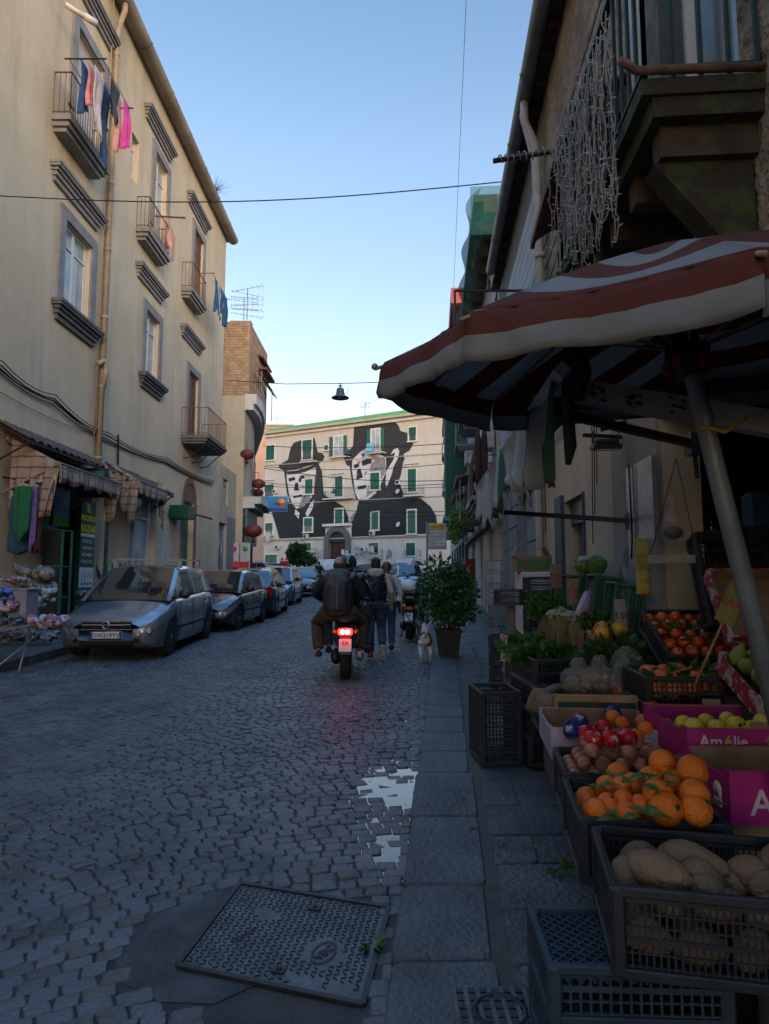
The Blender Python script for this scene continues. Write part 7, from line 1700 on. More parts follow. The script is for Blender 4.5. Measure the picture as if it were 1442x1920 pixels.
pile(rf,pts,'shiny red-orange persimmon in the tilted black crate','persimmons in the tilted crate')
m=MB();leafy(m,(2.05,4.3,1.2),(.22,.26,.05),50,.09,63,up=.1);o=m.build('persimmon_leaves',lfd);tag(o,'dark leaves tucked among the red-orange persimmons','leaves');o['kind']='stuff'
P_=carton('fruit_box','brown tilted carton of green pears with a red printed edge',.42,.5,.12,mat('red_print_card',(.3,.02,.04),.6,scale=16,lo=.5,hi=.54,col2=(.4,.38,.36)),card,2.02,3.35,.95,-.1,[],tab=False,rx=.35)
m=MB();m.box((2.02,3.38,.78),(.4,.46,.26),(0,0,-.1));o=m.build('support_box',woodd);tag(o,'dark box propping the pear carton','box')
pe=thing('pear','green pear','fruit');m=MB();m.lathe([(0,-.05),(.03,-.045),(.045,-.01),(.035,.03),(.018,.06),(.01,.075),(0,.08)],n=14);m.build('flesh',mat('pear_skin',(.16,.2,.03),.5,scale=6,col2=(.28,.3,.06)),pe);m=MB();m.tube([(0,0,.075),(.006,0,.1)],.002,n=4);m.build('stalk',stemm,pe)
pile(pe,[(1.9+.09*(k%3),3.2+.1*(k//3),1.02+.035*(k//3),1)for k in range(11)],'green pear in the tilted carton','pears in the carton')
k2=dup(tc,(2.28,4.2,1.5),-.1,'black crate leaning upright beside the pole',None,rx=1.2)
C3=carton('fruit_box','red and white printed flat carton jutting out beside the pole',.4,.5,.1,mat('red_print_card',(0,0,0)),card,2.2,3.9,1.35,-.1,[],tab=False,rx=.9)
C4=carton('fruit_box','red and white printed carton at the right edge above the pears',.4,.5,.1,mat('red_print_card',(0,0,0)),mag,1.98,2.95,.98,-.15,[],tab=False,rx=.4)
# hanging bag of greens with a knot, middle of the stall
t=thing('produce_bag','clear plastic bag of dark greens with a knotted top in the middle of the stall','bag',(1.75,4.3,1.0));c=Vector((1.6,4.3,.98));m=MB();m.grid(lambda u,v:(c.x+math.cos(u*6.283)*(.11*math.sin(.3+v*2.6)),c.y+math.sin(u*6.283)*.1*math.sin(.3+v*2.6),c.z-.1+v*.22),30,12);m.build('film',plas,t);m=MB();m.ell(c-Vector((0,0,.02)),(.09,.08,.07),12,8);leafy(m,c,(.06,.06,.05),60,.06,9);m.build('contents',lfd,t)
# ================================================================ the big striped market parasol
stripe=mat('striped_canvas',(.3,.1,.07),.9,scale=4,bump=.7,bscale=7,spec=.2)
n_,l_,b_=nodes(stripe)
tl=n_.new('ShaderNodeBsdfTranslucent');tl.inputs[0].default_value=(.3,.26,.22,1);ms_=n_.new('ShaderNodeMixShader');ms_.inputs[0].default_value=.42;om=n_['Material Output'];l_.new(b_.outputs[0],ms_.inputs[1]);l_.new(tl.outputs[0],ms_.inputs[2]);l_.new(ms_.outputs[0],om.inputs[0])
at_=n_.new('ShaderNodeAttribute');at_.attribute_name='stripe'
mm=n_.new('ShaderNodeMath');mm.operation='FRACT';l_.new(at_.outputs['Fac'],mm.inputs[0])
lt=n_.new('ShaderNodeMath');lt.operation='LESS_THAN';lt.inputs[1].default_value=.5;l_.new(mm.outputs[0],lt.inputs[0])
ns=n_.new('ShaderNodeTexNoise');ns.inputs['Scale'].default_value=3;ns.inputs['Detail'].default_value=6
mx0=n_.new('ShaderNodeMix');mx0.data_type='RGBA';mx0.inputs[6].default_value=(.12,.038,.028,1);mx0.inputs[7].default_value=(.19,.06,.045,1);l_.new(ns.outputs[0],mx0.inputs[0])
mx1=n_.new('ShaderNodeMix');mx1.data_type='RGBA';mx1.inputs[6].default_value=(.23,.24,.25,1);mx1.inputs[7].default_value=(.37,.38,.385,1);l_.new(ns.outputs[0],mx1.inputs[0])
mx=n_.new('ShaderNodeMix');mx.data_type='RGBA';l_.new(lt.outputs[0],mx.inputs[0]);l_.new(mx1.outputs[2],mx.inputs[6]);l_.new(mx0.outputs[2],mx.inputs[7]);l_.new(mx.outputs[2],b_.inputs['Base Color']);l_.new(mx.outputs[2],tl.inputs[0])
um=thing('market_parasol','huge brown and white striped market parasol leaning over the fruit stall','parasol',(1.72,2.2,pvz(2.2)))
APEX=Vector((1.12,2.43,2.88))
RIM=[Vector(p)for p in((0.0,2.84,2.53),(.285,2.02,2.42),(.88,1.44,2.33),(1.75,1.32,2.38),(2.4,1.85,2.5),(2.5,2.85,2.6),(1.75,3.6,2.68),(.62,3.55,2.55))]
sdir=(RIM[2]-RIM[0]);sdir.z=0;sdir.normalize();sper=Vector((-sdir.y,sdir.x,0))
def sval(p):return(p-RIM[0]).dot(sper)/.36+.5
VH=.165
m=MB();N=len(RIM);NU,NV=8,8;SV=[]
def canopy(u,i,v):
 e=RIM[i].lerp(RIM[(i+1)%N],u);p=APEX.lerp(e,v);sag=-.035*math.sin(math.pi*v)*math.sin(math.pi*u)-.02*math.sin(math.pi*u)*v;bow=.018*math.sin(math.pi*v);return p+Vector((0,0,sag+bow))
for i in range(N):
 o=len(m.v)
 m.grid(lambda u,v:canopy(u,i,v),NU,NV)
for v_ in m.v:SV.append(sval(Vector(v_)))
nb=len(m.v)
# valance: brown strip above, white strip below, softly scalloped
for i in range(N):
 def val(u,v):
  p=canopy(u,i,1);q=p-APEX;q.z=0;q.normalize();s_=(.016*math.sin(u*17+i*2)+.01*math.sin(u*41+v*3+i))*v+.006*math.sin(u*60+v*9);drop=VH*v*(1+.05*math.sin(u*math.pi*3+i));return p+q*(.03*math.sin(v*2.2)+s_)-Vector((0,0,drop))
 m.grid(val,16,6)
 for j in range(7):
  for k in range(17):SV.append(.25 if j<=3 else.75)if j!=3 else SV.append(.4999)
can=m.build('canopy',stripe,um,thick=.004)
me=can.data;at=me.attributes.new('stripe','FLOAT','POINT');at.data.foreach_set('value',SV[:len(me.vertices)])
hubp=Vector((1.17,2.40,2.42));low=Vector((1.52,2.24,pvz(2.2)))
top_=APEX-Vector((0,0,.02))
pd=(low-hubp).normalized()
m=MB();m.tube([top_,hubp,low],[.026,.033,.036],n=16);m.build('pole',mat('pole_grey_blue',(.16,.2,.23),.5,metal=.2,scale=5),um)
m=MB();hb=hubp+pd*.02;m.tube([hubp-pd*.06,hubp+pd*.02,hubp+pd*.1],[.05,.062,.05],n=12)
for k in range(8):
 q=(RIM[k]-hubp);q.z=0;q.normalize();m.box(hubp+q*.06,(.03,.03,.05))
m.build('runner_hub',black,um)
for k in range(5):m=MB();a=k*1.26;m.box(hubp+Vector((math.cos(a)*.075,math.sin(a)*.075,-.05)),(.03,.03,.06),bev=.008);m.build('red_clip',mat('red_plastic',(.35,.02,.02),.4),um)
for i in range(N):
 m=MB();m.tube([APEX-Vector((0,0,.04)),APEX.lerp(RIM[i],.5)-Vector((0,0,.012)),RIM[i]-Vector((0,0,.015)),RIM[i]+(RIM[i]-APEX).normalized()*.05-Vector((0,0,.012))],.008,n=6);m.build('rib',woodl,um)
 m=MB();m.tube([hubp,APEX.lerp(RIM[i],.52)+Vector((0,0,.0))],.006,n=5);m.build('stretcher',woodl,um)
m=MB();e=RIM[0]+(RIM[0]-APEX).normalized()*.05;m.ell(e,(.016,.016,.016),10,8);m.build('rib_tip',metalg,um)
m=MB();m.box((low.x,low.y,low.z+.06),(.2,.2,.1),bev=.03);m.build('base',trimd,um)
tp=mat('yellow_strap',(.4,.3,.03),.7);m=MB();c=hubp.lerp(low,.14);m.tube([c+Vector((-.04,-.03,.01)),c+Vector((.0,-.045,0)),c+Vector((.05,-.03,-.01)),c+Vector((.14,-.02,.05))],.008,n=5);m.build('strap',tp,um)
# second parasol, teal, peeping above at the right edge
u2=thing('teal_parasol','teal parasol showing only its edge above the striped one at the right','parasol',(2.05,3.6,0.2));c=atY(1770,330,3.3)
m=MB();m.lathe([(0,.28),(.35,.2),(.8,.0),(1.0,-.12),(1.0,-.26)],(c.x,c.y,c.z),10);m.build('canopy',mat('teal_canvas',(.01,.16,.13),.8,scale=4),u2,thick=.004);m=MB();m.tube([(c.x,c.y,c.z+.25),(c.x,c.y,.2)],.02);m.build('pole',metalg,u2)
# ================================================================ shop awning on arms
aw=thing('folding_awning','shop awning with a long grey bar and tattered grey-green valance over the pavement','awning',(1.9,5,2.6))
A0,A1=Vector((.815,2.95,2.50)),Vector((1.04,7.0,2.52));W0_,W1_=Vector((rwx(2.95)-.02,2.95,3.05)),Vector((rwx(7)-.02,7.0,3.05))
m=MB();m.bar(A0-Vector((0,.1,0)),A1+Vector((0,.05,0)),.06,.06,(-1,0,1));m.build('front_bar',mat('bar_grey_paint',(.6,.63,.66),.5,scale=8,var=.25),aw)
m=MB();m.grid(lambda u,v:W0_.lerp(W1_,.38+.62*u).lerp(A0.lerp(A1,.38+.62*u),.62+.38*v)-Vector((0,0,.03*math.sin(math.pi*v)*(1+.3*math.sin(u*9)))),30,8);m.build('canvas',mat('awning_brown_canvas',(.12,.10,.07),.9,scale=3,bump=.1,col2=(.2,.17,.12)),aw,thick=.006)
vm=mat('faded_green_stripe',(.24,.275,.285),.9,scale=2,bump=.3,col2=(.38,.41,.42));n_,l_,b_=nodes(vm)
g=n_.new('ShaderNodeNewGeometry');sx=n_.new('ShaderNodeSeparateXYZ');l_.new(g.outputs['Position'],sx.inputs[0]);mm=n_.new('ShaderNodeMath');mm.operation='MULTIPLY';mm.inputs[1].default_value=1.7;l_.new(sx.outputs[1],mm.inputs[0]);fr=n_.new('ShaderNodeMath');fr.operation='FRACT';l_.new(mm.outputs[0],fr.inputs[0]);lt=n_.new('ShaderNodeMath');lt.operation='LESS_THAN';lt.inputs[1].default_value=.22;l_.new(fr.outputs[0],lt.inputs[0])
mx=n_.new('ShaderNodeMix');mx.data_type='RGBA';s_=b_.inputs['Base Color'].links[0].from_socket;l_.new(lt.outputs[0],mx.inputs[0]);l_.new(s_,mx.inputs[6]);mx.inputs[7].default_value=(.03,.11,.09,1);l_.new(mx.outputs[2],b_.inputs['Base Color'])
m=MB();r=random.Random(2);jag=[r.uniform(.8,1.25)for _ in range(80)]
m.grid(lambda u,v:A0.lerp(A1,u)+Vector((-.02-.05*math.sin(u*55)*v+.02*math.sin(u*23),0,-.40*v*(jag[int(u*79)]if v>.8 else 1)*(1+.12*math.sin(u*12)))),110,8);m.build('valance',vm,aw,thick=.004)
dgm=mat('dark_green_canvas',(.008,.035,.028),.75,scale=5,bump=.3)
m=MB();m.s=True;m.tube([A0+Vector((.04,-.06,.12)),A0+Vector((.03,-.05,-.1)),A0+Vector((.04,-.05,-.35)),A0+Vector((.03,-.04,-.43))],[.03,.04,.045,.02],n=12,flat=.6);m.build('rolled_drape',dgm,aw)
m=MB();m.s=True;m.tube([A0+Vector((.08,-.1,.22)),A0+Vector((.06,-.09,.1)),A0+Vector((.09,-.09,-.02)),A0+Vector((.07,-.09,-.14))],[.03,.055,.045,.02],n=9);m.build('knotted_tarp',mat('black_tarp',(.01,.011,.013),.5,bump=1,scale=20,bscale=30),aw)
for q,zz_ in((.93,-.05),(.12,-.02)):
 e=A0.lerp(A1,q);y=e.y-1.35 if q>.5 else e.y+.6;w=Vector((rwx(y)-.05,y,2.02 if q>.5 else 2.4));m=MB();m.bar(w,e+Vector((.1,0,-.28 if q>.5 else-.05)),.045,.045);m.bar(e+Vector((.1,0,-.28 if q>.5 else-.05)),e,.035);m.box(w,(.08,.1,.14));m.bar(w+Vector((0,0,-.05)),w+Vector((.02,.02,-.22)),.02);m.build('arm',mat('arm_bronze',(.07,.06,.055),.5,metal=.4),aw)
bt=thing('timber_beam','weathered pale timber beam crossing under the parasol','beam',(.9,2.9,2.4));m=MB();m.bar((.87,2.97,2.44),(2.1,2.46,2.05),.09,.10);m.build('plank',mat('grey_timber',(.3,.285,.27),.85,scale=4,bump=.4,col2=(.45,.43,.41)),bt);m=MB()
r=random.Random(1)
for k in range(26):
 t_=(.08+.12*(k%3))+r.uniform(0,.05);p=Vector((.87,2.97,2.44)).lerp(Vector((2.1,2.46,2.05)),t_)+Vector((-.02,-.048,r.uniform(-.035,.035)));m.box(p,(.022,.006,.006),(0,.3,0))
m.build('stencil_marks',blktxt,bt)
# ================================================================ balcony, icicle lights, hood, pole (upper right)
bq=thing('old_balcony','old mossy balcony with green railings above the parasol','balcony',(2,4,4))
BY0,BY1,BZ=3.05,5.25,4.05;bo=.62
Pq=RF.pt
mossm=mat('mossy_rotten_timber',(.035,.03,.022),.95,scale=4,bump=1,bscale=22,lo=.5,hi=.62,col2=(.05,.075,.02))
m=MB();RF.box(m,BY0,BY1,BZ,BZ+.09,.0,bo);RF.box(m,BY0+.02,BY1-.02,BZ-.11,BZ,.0,bo-.06);m.build('slab',mossm,bq)
m=MB()
for a in np.arange(BY0+.1,BY1,.42):m=MB();RF.box(m,a,a+.12,BZ-.28,BZ-.1,.0,bo-.12);m.build('joist',woodd,bq)
for a in(BY0+.15,BY1-.3):
 m=MB();m.add([Pq(a,BZ-.28,.01),Pq(a,BZ-.95,.01),Pq(a,BZ-.28,bo-.1),Pq(a+.16,BZ-.28,.01),Pq(a+.16,BZ-.95,.01),Pq(a+.16,BZ-.28,bo-.1)],[(0,2,1),(3,4,5),(0,1,4,3),(1,2,5,4),(0,3,5,2)]);m.build('bracket',mossm,bq)
m=MB();r=random.Random(10)
ha=BZ+1.1
for(a0,o0,a1,o1)in((BY0+.03,.02,BY0+.03,bo-.03),(BY0+.03,bo-.03,BY1-.03,bo-.03),(BY1-.03,bo-.03,BY1-.03,.02)):
 for z in(BZ+.16,ha):m.bar(Pq(a0,z,o0),Pq(a1,z,o1),.035 if z<ha else.045,.022)
 L=math.hypot(a1-a0,o1-o0);n=int(L/.12)
 for k in range(n+1):q=k/n;m.bar(Pq(a0+(a1-a0)*q,BZ+.07,o0+(o1-o0)*q),Pq(a0+(a1-a0)*q,ha,o0+(o1-o0)*q),.02,.02)
m.build('railing',railg,bq)
m=MB();m.tube([Pq(BY0-.05,BZ+.16,bo+.12),Pq(BY0-.02,BZ+.12,bo+.03),Pq(BY0,BZ+.12,-.02)],.022,n=8);m.build('corner_hook',railm,bq)
# open casement leaf of the balcony door, standing out from the wall
dl=thing('open_shutter_leaf','white glazed door leaf standing open on the balcony reflecting the sky','door',(1.9,3.6,4.2));m=MB();y=3.62
x1,x0=rwx(y)-.03,rwx(y)-.0
def leaf(m,xa,xb,y,z0,z1,t):m.box(((xa+xb)/2,y,z0+.03),(xb-xa,t,.06));m.box(((xa+xb)/2,y,z1-.03),(xb-xa,t,.06));m.box((xa+.03,y,(z0+z1)/2),(.06,t,z1-z0));m.box((xb-.03,y,(z0+z1)/2),(.06,t,z1-z0))
for xa,xb,yy in((1.58,1.98,3.78),):leaf(m,xa,xb,yy,BZ+.12,BZ+2.4,.045)
leaf(m,2.02,2.5,3.9,BZ+.12,BZ+2.4,.045)
m.build('frame',whitep,dl);m=MB();m.box((1.78,3.78,BZ+1.26),(.3,.012,2.2));m.box((2.26,3.9,BZ+1.26),(.38,.012,2.2));m.build('pane',mat('sky_mirror_pane',(.4,.5,.58),.05,metal=.85,bump=0,var=.1),dl)
# icicle lights
ic=thing('icicle_lights','curtain of unlit white icicle lights hanging from the balcony railing','string lights',(1.4,4.6,5));wirem=mat('pale_wire',(.28,.27,.26),.6,var=.1,bump=0);r=random.Random(19)
m=MB();mbz=MB();zt_=ha-.35
for k in range(52):
 q=k/51;a=3.42+1.6*q;o=bo+.03+r.uniform(-.02,.05);zt2=ha-.02-.0*q;L=r.uniform(.95,1.35)+.2*math.sin(q*5);p=Pq(a,zt2-.25*(1-q),o);pts=[p];n=int(L/.05)
 for i in range(n):p=p+Vector((r.uniform(-.012,.012),r.uniform(-.02,.02),-.05));pts.append(p)
 m.tube(pts,.0035,n=4)
 for p in pts[1::2]:
  d=Vector((r.uniform(-1,1),r.uniform(-1,1),r.uniform(-.4,.4))).normalized()*.03;mbz.tube([p,p+d],[.005,.003],n=4)
for k in range(3):m.tube([Pq(BY0+.3+.2*k+(BY1-BY0-.6)*q,ha+.02*math.sin(q*30+k),bo+.03)for q in[j/30 for j in range(31)]],.006,n=4)
for k in range(3):c=Pq(3.5+.2*k,ha-1.3,bo+.05);m.tube([c+Vector((math.cos(t)*.05,0,math.sin(t)*.12))for t in[j*.52 for j in range(13)]],.004,n=4)
m.build('wires',wirem,ic);mbz.build('bulbs',mat('clear_bulb_white',(.5,.5,.5),.3,bump=0,var=.1),ic)['kind']='stuff'
m=MB();leafy(m,Pq(BY1+.05,BZ-.15,bo+.02),(.08,.12,.3),120,.07,5);leafy(m,Pq(BY1-.6,BZ-.05,bo+.02),(.05,.1,.2),40,.06,6);tag(m.build('wall_weed',lfm),'green weeds sprouting beside the icicle lights','plant')
# red-brown lean-to hood behind the lights
hd=thing('wooden_hood','sloping red-brown wooden hood on the wall beyond the balcony','canopy',Pq(6.2,5,0));rbm=mat('red_brown_boards',(.10,.04,.03),.8,scale=5,bump=.3,col2=(.17,.075,.055))
hz_=RF.inv(1000,440,.62)[1];h0,h1=RF.inv(1062,300,.62)[0],RF.inv(994,445,.62)[0]
m=MB();m.slab([Pq(h0,hz_+.12,.62),Pq(h1,hz_,.62),Pq(h1,hz_+.4,0),Pq(h0,hz_+.5,0)],(0,0,.03));m.build('boards',rbm,hd)
m=MB()
for a in(h0+.05,h1-.08):m.slab([Pq(a,hz_+.1,.6),Pq(a,hz_+.42,.01),Pq(a,hz_+.15,.01)],Pq(1.03,0,0)-Pq(1,0,0))
m.bar(Pq(h0,hz_+.1,.6),Pq(h1,hz_-.02,.6),.04,.06);m.build('side_board',rbm,hd)
# dark pole sticking out over the street, wound with lights
q0,q1=atY(925,302,5.2),atY(1085,276,5.2);pl_=thing('bracket_pole','dark horizontal pole wound with cable jutting over the street','pole',q1);m=MB();m.tube([q0,q1,q1+Vector((.35,0,.05))],.022,n=8);m.build('rod',black,pl_);m=MB();pts=[]
for k in range(120):t_=k/119;p=q0.lerp(q1,.05+.95*t_);a=k*.7;pts.append(p+Vector((0,math.cos(a)*.035,math.sin(a)*.035+.01*math.sin(k*.23))))
m.tube(pts,.006,n=4);m.build('wound_cable',wirem,pl_)
# thin black square bracket standing off the wall farther on
f0,f1,f2=atY(853,612,9.0),atY(853,545,9.0),atY(990,545,9.0);fb_=thing('sign_bracket','thin black rectangular bracket projecting from the right wall','bracket',f2);m=MB();m.bar(f0,f1,.03);m.bar(f1,f2+Vector((.2,0,0)),.03);m.bar(atY(917,525,9),atY(917,545,9),.04);m.build('frame',black,fb_)
# wires over the street
cb_=MB();a=LF.pt(*LF.inv(-25,366),0);b=q0+Vector((.1,.0,.02));b=atY(940,341,11);cb_.tube([a.lerp(b,t)-Vector((0,0,.25*math.sin(math.pi*t)))for t in[k/24 for k in range(25)]],.011,n=5);tag(cb_.build('overhead_cable',cable),'single dark cable crossing the whole street high up','cable')
m=MB();a,b=atY(876,-40,12),atY(848,600,26);m.tube([a,b],.006,n=4);tag(m.build('overhead_wire',cable),'hair-thin wire running along the sky right of centre','cable')
# bell-shaped street lamps on wires
lampm=mat('dark_green_enamel',(.03,.045,.045),.45,metal=.3,scale=8,col2=(.07,.085,.085));lampi=mat('lamp_white_inside',(.35,.36,.36),.5)
def bell(label,px,py,Y,rad,wx0,wx1,mt=lampm):
 c=atY(px,py,Y);t=thing('street_lamp',label,'street lamp',c,'bell lamps over the street');m=MB();s=rad
 m.lathe([(s*.3,s*1.15),(s*.42,s*1.05),(s*.5,s*.45),(s*.62,s*.25),(s,.02),(s*1.02,-.04*s),(s*.9,0),(s*.5,s*.22),(s*.4,s*.3)],c,24);m.build('shade',mt,t)
 m=MB();m.ell(c+Vector((0,0,s*.15)),(s*.4,s*.4,s*.2),14,8);m.build('diffuser',lampi,t)
 m=MB();m.tube([c+Vector((0,0,s*1.1)),c+Vector((0,0,s*1.75))],s*.07,n=6);m.box(c+Vector((0,0,s*1.4)),(s*.5,s*.12,s*.12));m.tube([c+Vector((s*.5,0,s*.5)),c+Vector((s*.95,0,s*.7)),c+Vector((s*.8,0,s*1.1))],s*.03,n=5);m.build('hanger',black,t)
 m=MB();top=c+Vector((0,0,s*1.7));a=Vector((wx0,Y,top.z+.15));b=Vector((wx1,Y,top.z+.35));m.tube([a,a.lerp(top,.5)-Vector((0,0,.1)),top,top.lerp(b,.5)-Vector((0,0,.08)),b],.02 if Y<40 else.03,n=4);m.build('span_wire',cable,t)
bell('large bell-shaped lamp hanging over the middle of the street',638,746,31,.43,-7.7,rwx(31));bell('distant pale bell lamp in front of the second painted hat',652,853,52,.36,-10,rwx(52));bell('small distant bell lamp above the portal balcony',626,924,60,.3,-11.8,rwx(60))
m=MB()
for Y,y0,y1 in((46,875,868),(50,905,912),(42,940,958),(56,962,965),(38,878,900)):
 a,b=atY(495,y0,Y),Vector((rwx(Y),Y,atY(820,y1,Y).z));m=MB();m.tube([a.lerp(b,t)-Vector((0,0,.35*math.sin(math.pi*t)))for t in[k/12 for k in range(13)]],.022,n=4);tag(m.build('overhead_cable',cable),'sagging cable across the far end of the street at about pixel height %d'%y0 if False else{46:'highest of the thin cables crossing in front of the painted hats',50:'cable sagging across the painted faces',42:'cable crossing at the painted chins, nearest of the low ones',56:'low cable crossing in front of the painted coats',38:'nearest thin cable crossing the far end of the street'}[Y],'cable')
 # floodlight on its wall bracket
w=RW(1180,790);fl=thing('floodlight','black floodlight hanging from a wall bracket above the shutter','lamp',w);c=atY(1136,838,w.y-.1);m=MB()
m.bar(w,atY(1128,805,w.y-.05),.04);m.bar(RW(1178,760),atY(1128,800,w.y-.05),.03);m.bar(RW(1172,820),atY(1094,816,w.y),.03);m.tube([atY(1112,808,w.y-.1),atY(1112,834,w.y-.1),c],.006);m.tube([atY(1160,806,w.y-.1),atY(1160,832,w.y-.1),c],.006);m.build('bracket',black,fl)
m=MB();m.box(c,(.24,.14,.05),(.1,0,0),bev=.01);m.box(c+Vector((0,0,.04)),(.2,.12,.04),bev=.01);m.build('housing',black,fl);m=MB();m.box(c-Vector((0,.01,.028)),(.2,.11,.006),(.1,0,0));m.build('glass',lampi,fl)
# display door panel, posters, hanging board, bag on the shop front
m=MB();s0,s1=rinv(1245,900)[0],rinv(1193,900)[0];zt_=RF.inv(1245,845,.05)[1];dp=thing('display_door','pale glazed door leaf folded back against the wall by the shop','door',Pq(s0,.3,.03));RF.box(m,s0,s1,.35,zt_,.045,.085);m.build('leaf',mat('pale_blue_panel',(.14,.17,.19),.25,scale=2.5,bump=.02,col2=(.24,.27,.29),spec=.8),dp);m=MB();RF.box(m,s0+.02,s1-.02,.5,1.35,.086,.09);m.build('fruit_print',mat('fruit_print',(.25,.22,.2),.5,scale=5,lo=.45,hi=.55,bump=0,col2=(.22,.1,.04)),dp);m=MB();m.tube([Pq(s0+.5,zt_+.02,.1),Pq(s0+.48,1.9,.1),Pq(s0+.52,1.7,.1)],.008);m.tube([Pq(s0+.45,zt_,.11),Pq(s0+.46,1.9,.11)],.006);m.build('hanging_hooks',black,dp)
c0=rinv(1192,1050)[0];c1=rinv(1170,1050)[0];po=thing('photo_poster','narrow black and white photo poster on the plaster pier','poster',Pq(c0,1.5,.04));m=MB();RF.box(m,c0,c1,RF.inv(1180,1092,.04)[1],RF.inv(1180,1028,.04)[1],.04,.045);m.build('sheet',mat('grey_photo',(.05,.055,.06),.5,scale=7,lo=.42,hi=.58,bump=0,col2=(.32,.33,.34)),po)
hb_=thing('hanging_board','grey wooden board hung on strings in front of the dark doorway','board',atY(1262,1048,4.2));c=atY(1264,1048,4.2);m=MB();m.box(c,(.33,.03,.055));m.build('board',mat('grey_timber',(0,0,0)),hb_);m=MB();tpc=atY(1268,860,4.3);m.tube([c+Vector((-.155,0,.02)),tpc],.003,n=4);m.tube([c+Vector((.155,0,.02)),tpc],.003,n=4);m.build('string',cable,hb_)
bg_=thing('produce_bag','clear bag hanging above the grey board in the doorway','bag',atY(1262,985,4.4));c=atY(1262,990,4.4);m=MB();m.lathe([(0,-.09),(.07,-.08),(.085,-.02),(.05,.07),(.012,.12),(.02,.18),(.03,.22)],c,14,wob=.06);m.build('film',plas,bg_);m=MB();m.ell(c-Vector((0,0,.03)),(.065,.06,.05),12,8);m.build('contents',mat('dark_dried_goods',(.04,.03,.02),.9,scale=40,bump=.5),bg_)
# inside the shop: shelf with bottles and packets
sh=thing('shop_shelf','dim shelf unit inside the greengrocer shop','shelf',(3,4.6,.2));m=MB()
for z in(1.35,1.75,2.15):m.box((3.0,5.0,z),(1.4,.3,.03))
m.build('boards',woodd,sh)
btm=mat('dark_bottle_glass',(.01,.018,.01),.1,bump=0,spec=.9);bt0=thing('wine_bottle','x','bottle');m=MB();m.lathe([(0,0),(.038,0),(.038,.2),(.03,.235),(.013,.26),(.013,.32),(0,.32)],n=14);m.build('glass',btm,bt0);m=MB();m.lathe([(.0385,.06),(.0395,.06),(.0395,.15),(.0385,.15)],n=14);m.build('paper_label',cw,bt0)
for k in range(6):o=bt0 if k==0 else dup(bt0,(0,0,0));moved(o,(2.55+.17*k,4.98,1.767));o['label']='dark wine bottle on the middle shelf inside the shop';o['group']='bottles inside the shop'
m=MB();c=atY(1348,1010,4.6);m.box((c.x,4.85,1.52),(.3,.12,.28));tag(m.build('snack_packet',mat('red_packet',(.12,.01,.015),.5)),'dark red packet on the shop shelf','packet')
m=MB();c=atY(1418,960,4.0);m.box(c,(.16,.1,.24),bev=.03);tag(m.build('blue_tub',mat('blue_packet',(.01,.045,.09),.5)),'blue tub hanging in the shop behind the pole','packet')
# ================================================================ farther along the right pavement
bx=thing('cardboard_box','open brown carton with a green band lettered Italian on the white cabinet','box',(2.1,8.8,1.6));c0,c1=atY(969,1072,8.8),atY(1034,1043,8.8);cx,cz,w,h=(c0.x+c1.x)/2,(c0.z+c1.z)/2,c1.x-c0.x,c1.z-c0.z
m=MB();m.box((cx,8.8,cz),(w,.01,h));m.box((cx,9.1,cz),(w,.01,h));m.box((c0.x,8.95,cz),(.01,.3,h));m.box((c1.x,8.95,cz),(.01,.3,h));m.box((cx,8.95,c0.z+.005),(w,.3,.01));m.box((c0.x-.0,8.93,c1.z+.07),(.01,.26,.15),(0,.3,0));m.box((c1.x-.04,8.93,c1.z+.06),(.01,.26,.15),(0,-.5,0));m.build('carton',card,bx)
m=MB();m.box((cx,8.792,cz),(w*.98,.004,h*.6));bb_=m.build('green_band',cgn,bx);textmesh('Italian',.13,card,bb_,(cx,8.787,cz),(1,0,0),(0,0,1),name='lettering')
m=MB();m.box((cx+.02,9.0,(c0.z+gz(9)+PH)/2),(w*.85,.45,c0.z-gz(9)-PH-.01),bev=.01);tag(m.build('white_cabinet',whitep),'white cabinet under the lettered brown carton','cabinet')
for k in range(5):dup(stack0,(1.93,7.95,pvz(8)+.35+.19*k),-.08,'%s crate of the tall black stack in front of the white cabinet'%('lowest','second','third','fourth','topmost')[k],GB,sc=(.9,.8,1))
dup(stack0,(1.62,8.4,pvz(8)+.95),-.3,'black crate perched left of the tall stack',GB,sc=(.8,.7,1))
sb=thing('stone_pedestal','brown stone pedestal with a moulded top and a small triangular red mark','pedestal',(1.95,9.4,gz(9.4)+PH));c=atY(970,1132,9.4);m=MB();zb=pvz(9.4);m.box((c.x,9.4,(zb+c.z)/2),(.24,.24,c.z-zb));m.build('shaft',brownst,sb);m=MB();m.box((c.x,9.4,c.z),(.32,.32,.05));m.box((c.x,9.4,c.z+.04),(.25,.25,.04));m.box((c.x,9.4,zb+.03),(.3,.3,.06));m.build('moulding',brownst,sb);m=MB();m.add([(c.x-.06,9.275,zb+.12),(c.x+.06,9.275,zb+.12),(c.x,9.275,zb+.24)],[(0,1,2)]);m.build('red_mark',cr_,sb)
tb=thing('side_table','small grey folding counter against the rusticated wall','table',(2.1,11,gz(11)+PH));c=atY(950,1112,11.3);m=MB();m.box(c,(.5,.6,.035));m.build('table_top',trim,tb)
for sx in(-1,1):m=MB();m.bar(c+Vector((sx*.2,0,0)),Vector((c.x+sx*.2,c.y,pvz(11))),.03);m.build('leg',metalg,tb)
br_=thing('bread_rack','glass-fronted rack of bread loaves beside a doorway','display rack',(2.75,15.6,pvz(15.6)));c=atY(931,1112,15.6);m=MB()
for sx in(-1,1):
 for dy in(0,.4):m.bar((c.x+sx*.2,15.6+dy,pvz(15.6)),(c.x+sx*.2,15.6+dy,1.95),.025)
